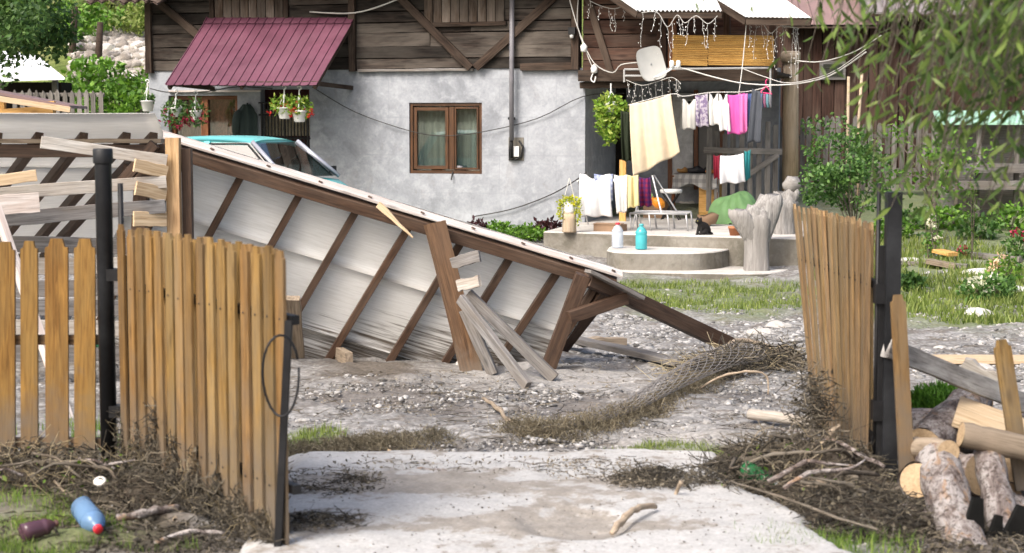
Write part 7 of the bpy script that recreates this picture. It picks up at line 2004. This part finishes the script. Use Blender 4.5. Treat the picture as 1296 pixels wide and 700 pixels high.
loose('split_slab', 'grey split slab with pointed end beyond the rail', at(1218, 462, 10.0), at(1262, 485, 9.9), .11, .06, M_WEATHER, 'board', rag=.01)
for k, (p, q, w, lb) in enumerate((((1225, 722), (1237, 630), .17, 'dark bark slab standing before the log pile, pointed'), ((1268, 722), (1293, 640), .16, 'dark bark slab leaning before the log pile, slanted'), ((1250, 722), (1264, 652), .12, 'dark narrow bark slab between the other two'))):
    loose('bark_slab', lb, at(*p, 7.75), at(*q, 7.8), w, .025, plain('dark_bark_%d' % k, (.010, .010, .0095), .9, .1, 0, .3, 8), 'bark slab', up=(1, .2, 0), taper=.3)
# moss heap behind the logs
c = gp(1192, 520)
mc = Vector((at(1190, 515, 9.9).x, 9.9, at(1190, 515, 9.9).z))
mo = thing('moss_heap', 'bright green mossy grass clump behind the log pile', 'moss', mc)
P = ball(mc, (.20, .16, .12), 3200, rng, .2)
V, T = scatter(BLADE, BLADET, P, rotm(len(P), rng, 1.2), np.stack([np.full(len(P), .010), np.full(len(P), .05), np.full(len(P), .055)], -1))
npmesh('tuft', V, T, M_MOSS, mo)
mesh('core', [mc + Vector(v) * .11 for v in iv1], it1.tolist(), M_DEBRISMUD, mo, smooth=True)
mesh('base', [Vector((mc.x, mc.y, (mc.z + gz(mc.x, mc.y)) / 2 - .05)) + Vector((v[0] * .22, v[1] * .2, v[2] * .22)) for v in iv1], it1.tolist(), M_DEBRISMUD, mo, smooth=True)
# plastic rubbish
q = gp(120, 664) + U(.045)
bd2 = Vector((.12, -.2, -.06))
Mx = Matrix.Translation(at(104, 641, 7.72)) @ (bd2.normalized().to_track_quat('Z', 'Y')).to_matrix().to_4x4()
bottle('blue_bottle', 'crushed blue plastic bottle with red cap lying on the verge', gp(120, 664), .24, plastic('blue_bottle_plastic', (.22, .38, .60), .5), P_RED, Mx, .25)
Mx = Matrix.Translation(gp(25, 690) + U(.05)) @ (Vector((.8, .5, .15)).to_track_quat('Z', 'Y')).to_matrix().to_4x4()
bottle('brown_bottle', 'crumpled purple-brown plastic bottle lying in the grass', gp(38, 686), .17, plastic('brown_bottle_plastic', (.10, .05, .07), .25), plain('dark_cap', (.1, .05, .04), .4), Mx, .4)
Mx = Matrix.Translation(at(938, 593, 8.55)) @ (Vector((.75, -.3, -.28)).to_track_quat('Z', 'Y')).to_matrix().to_4x4()
bottle('green_bottle', 'crushed green plastic bottle on the debris heap', gp(955, 605), .20, plastic('green_bottle_plastic', (.04, .22, .08), .5), P_WHITE, Mx, .5)
for k, (px, py, r_, lb) in enumerate(((128, 640, .032, 'crumpled white paper cup by the blue bottle'),)):
    q = gp(px, py) + U(.10); MBq = MB().lathe([(r_ * .5, 0), (r_ * .8, .01), (r_, .03), (r_ * .7, .035), (r_ * .1, .02)], 10, Matrix.Translation(q) @ Matrix.Rotation(.6, 4, 'X'))
    tag(MBq.build('litter', M_SACK, smooth=True), lb, 'litter')
for px, py, c1, lb in ((876, 607, (.75, .76, .78), 'torn white plastic scrap at the debris heap'), (1150, 456, (.05, .45, .25), 'green plastic scrap behind the picket'), (126, 440, (.05, .42, .2), 'green plastic scrap behind the picket fence')):
    q = gp(px, py) if py > 500 else at(px, py, 9.6)
    V, Fc = gridg(lambda u, v: q + Vector(((u - .5) * .12, (v - .5) * .08, .03 + .03 * sin(u * 7 + v * 5))), 8, 6)
    tag(mesh('plastic_scrap', V, Fc, plain('scrap_' + str(px), c1, .4), None, None, True), lb, 'plastic scrap')
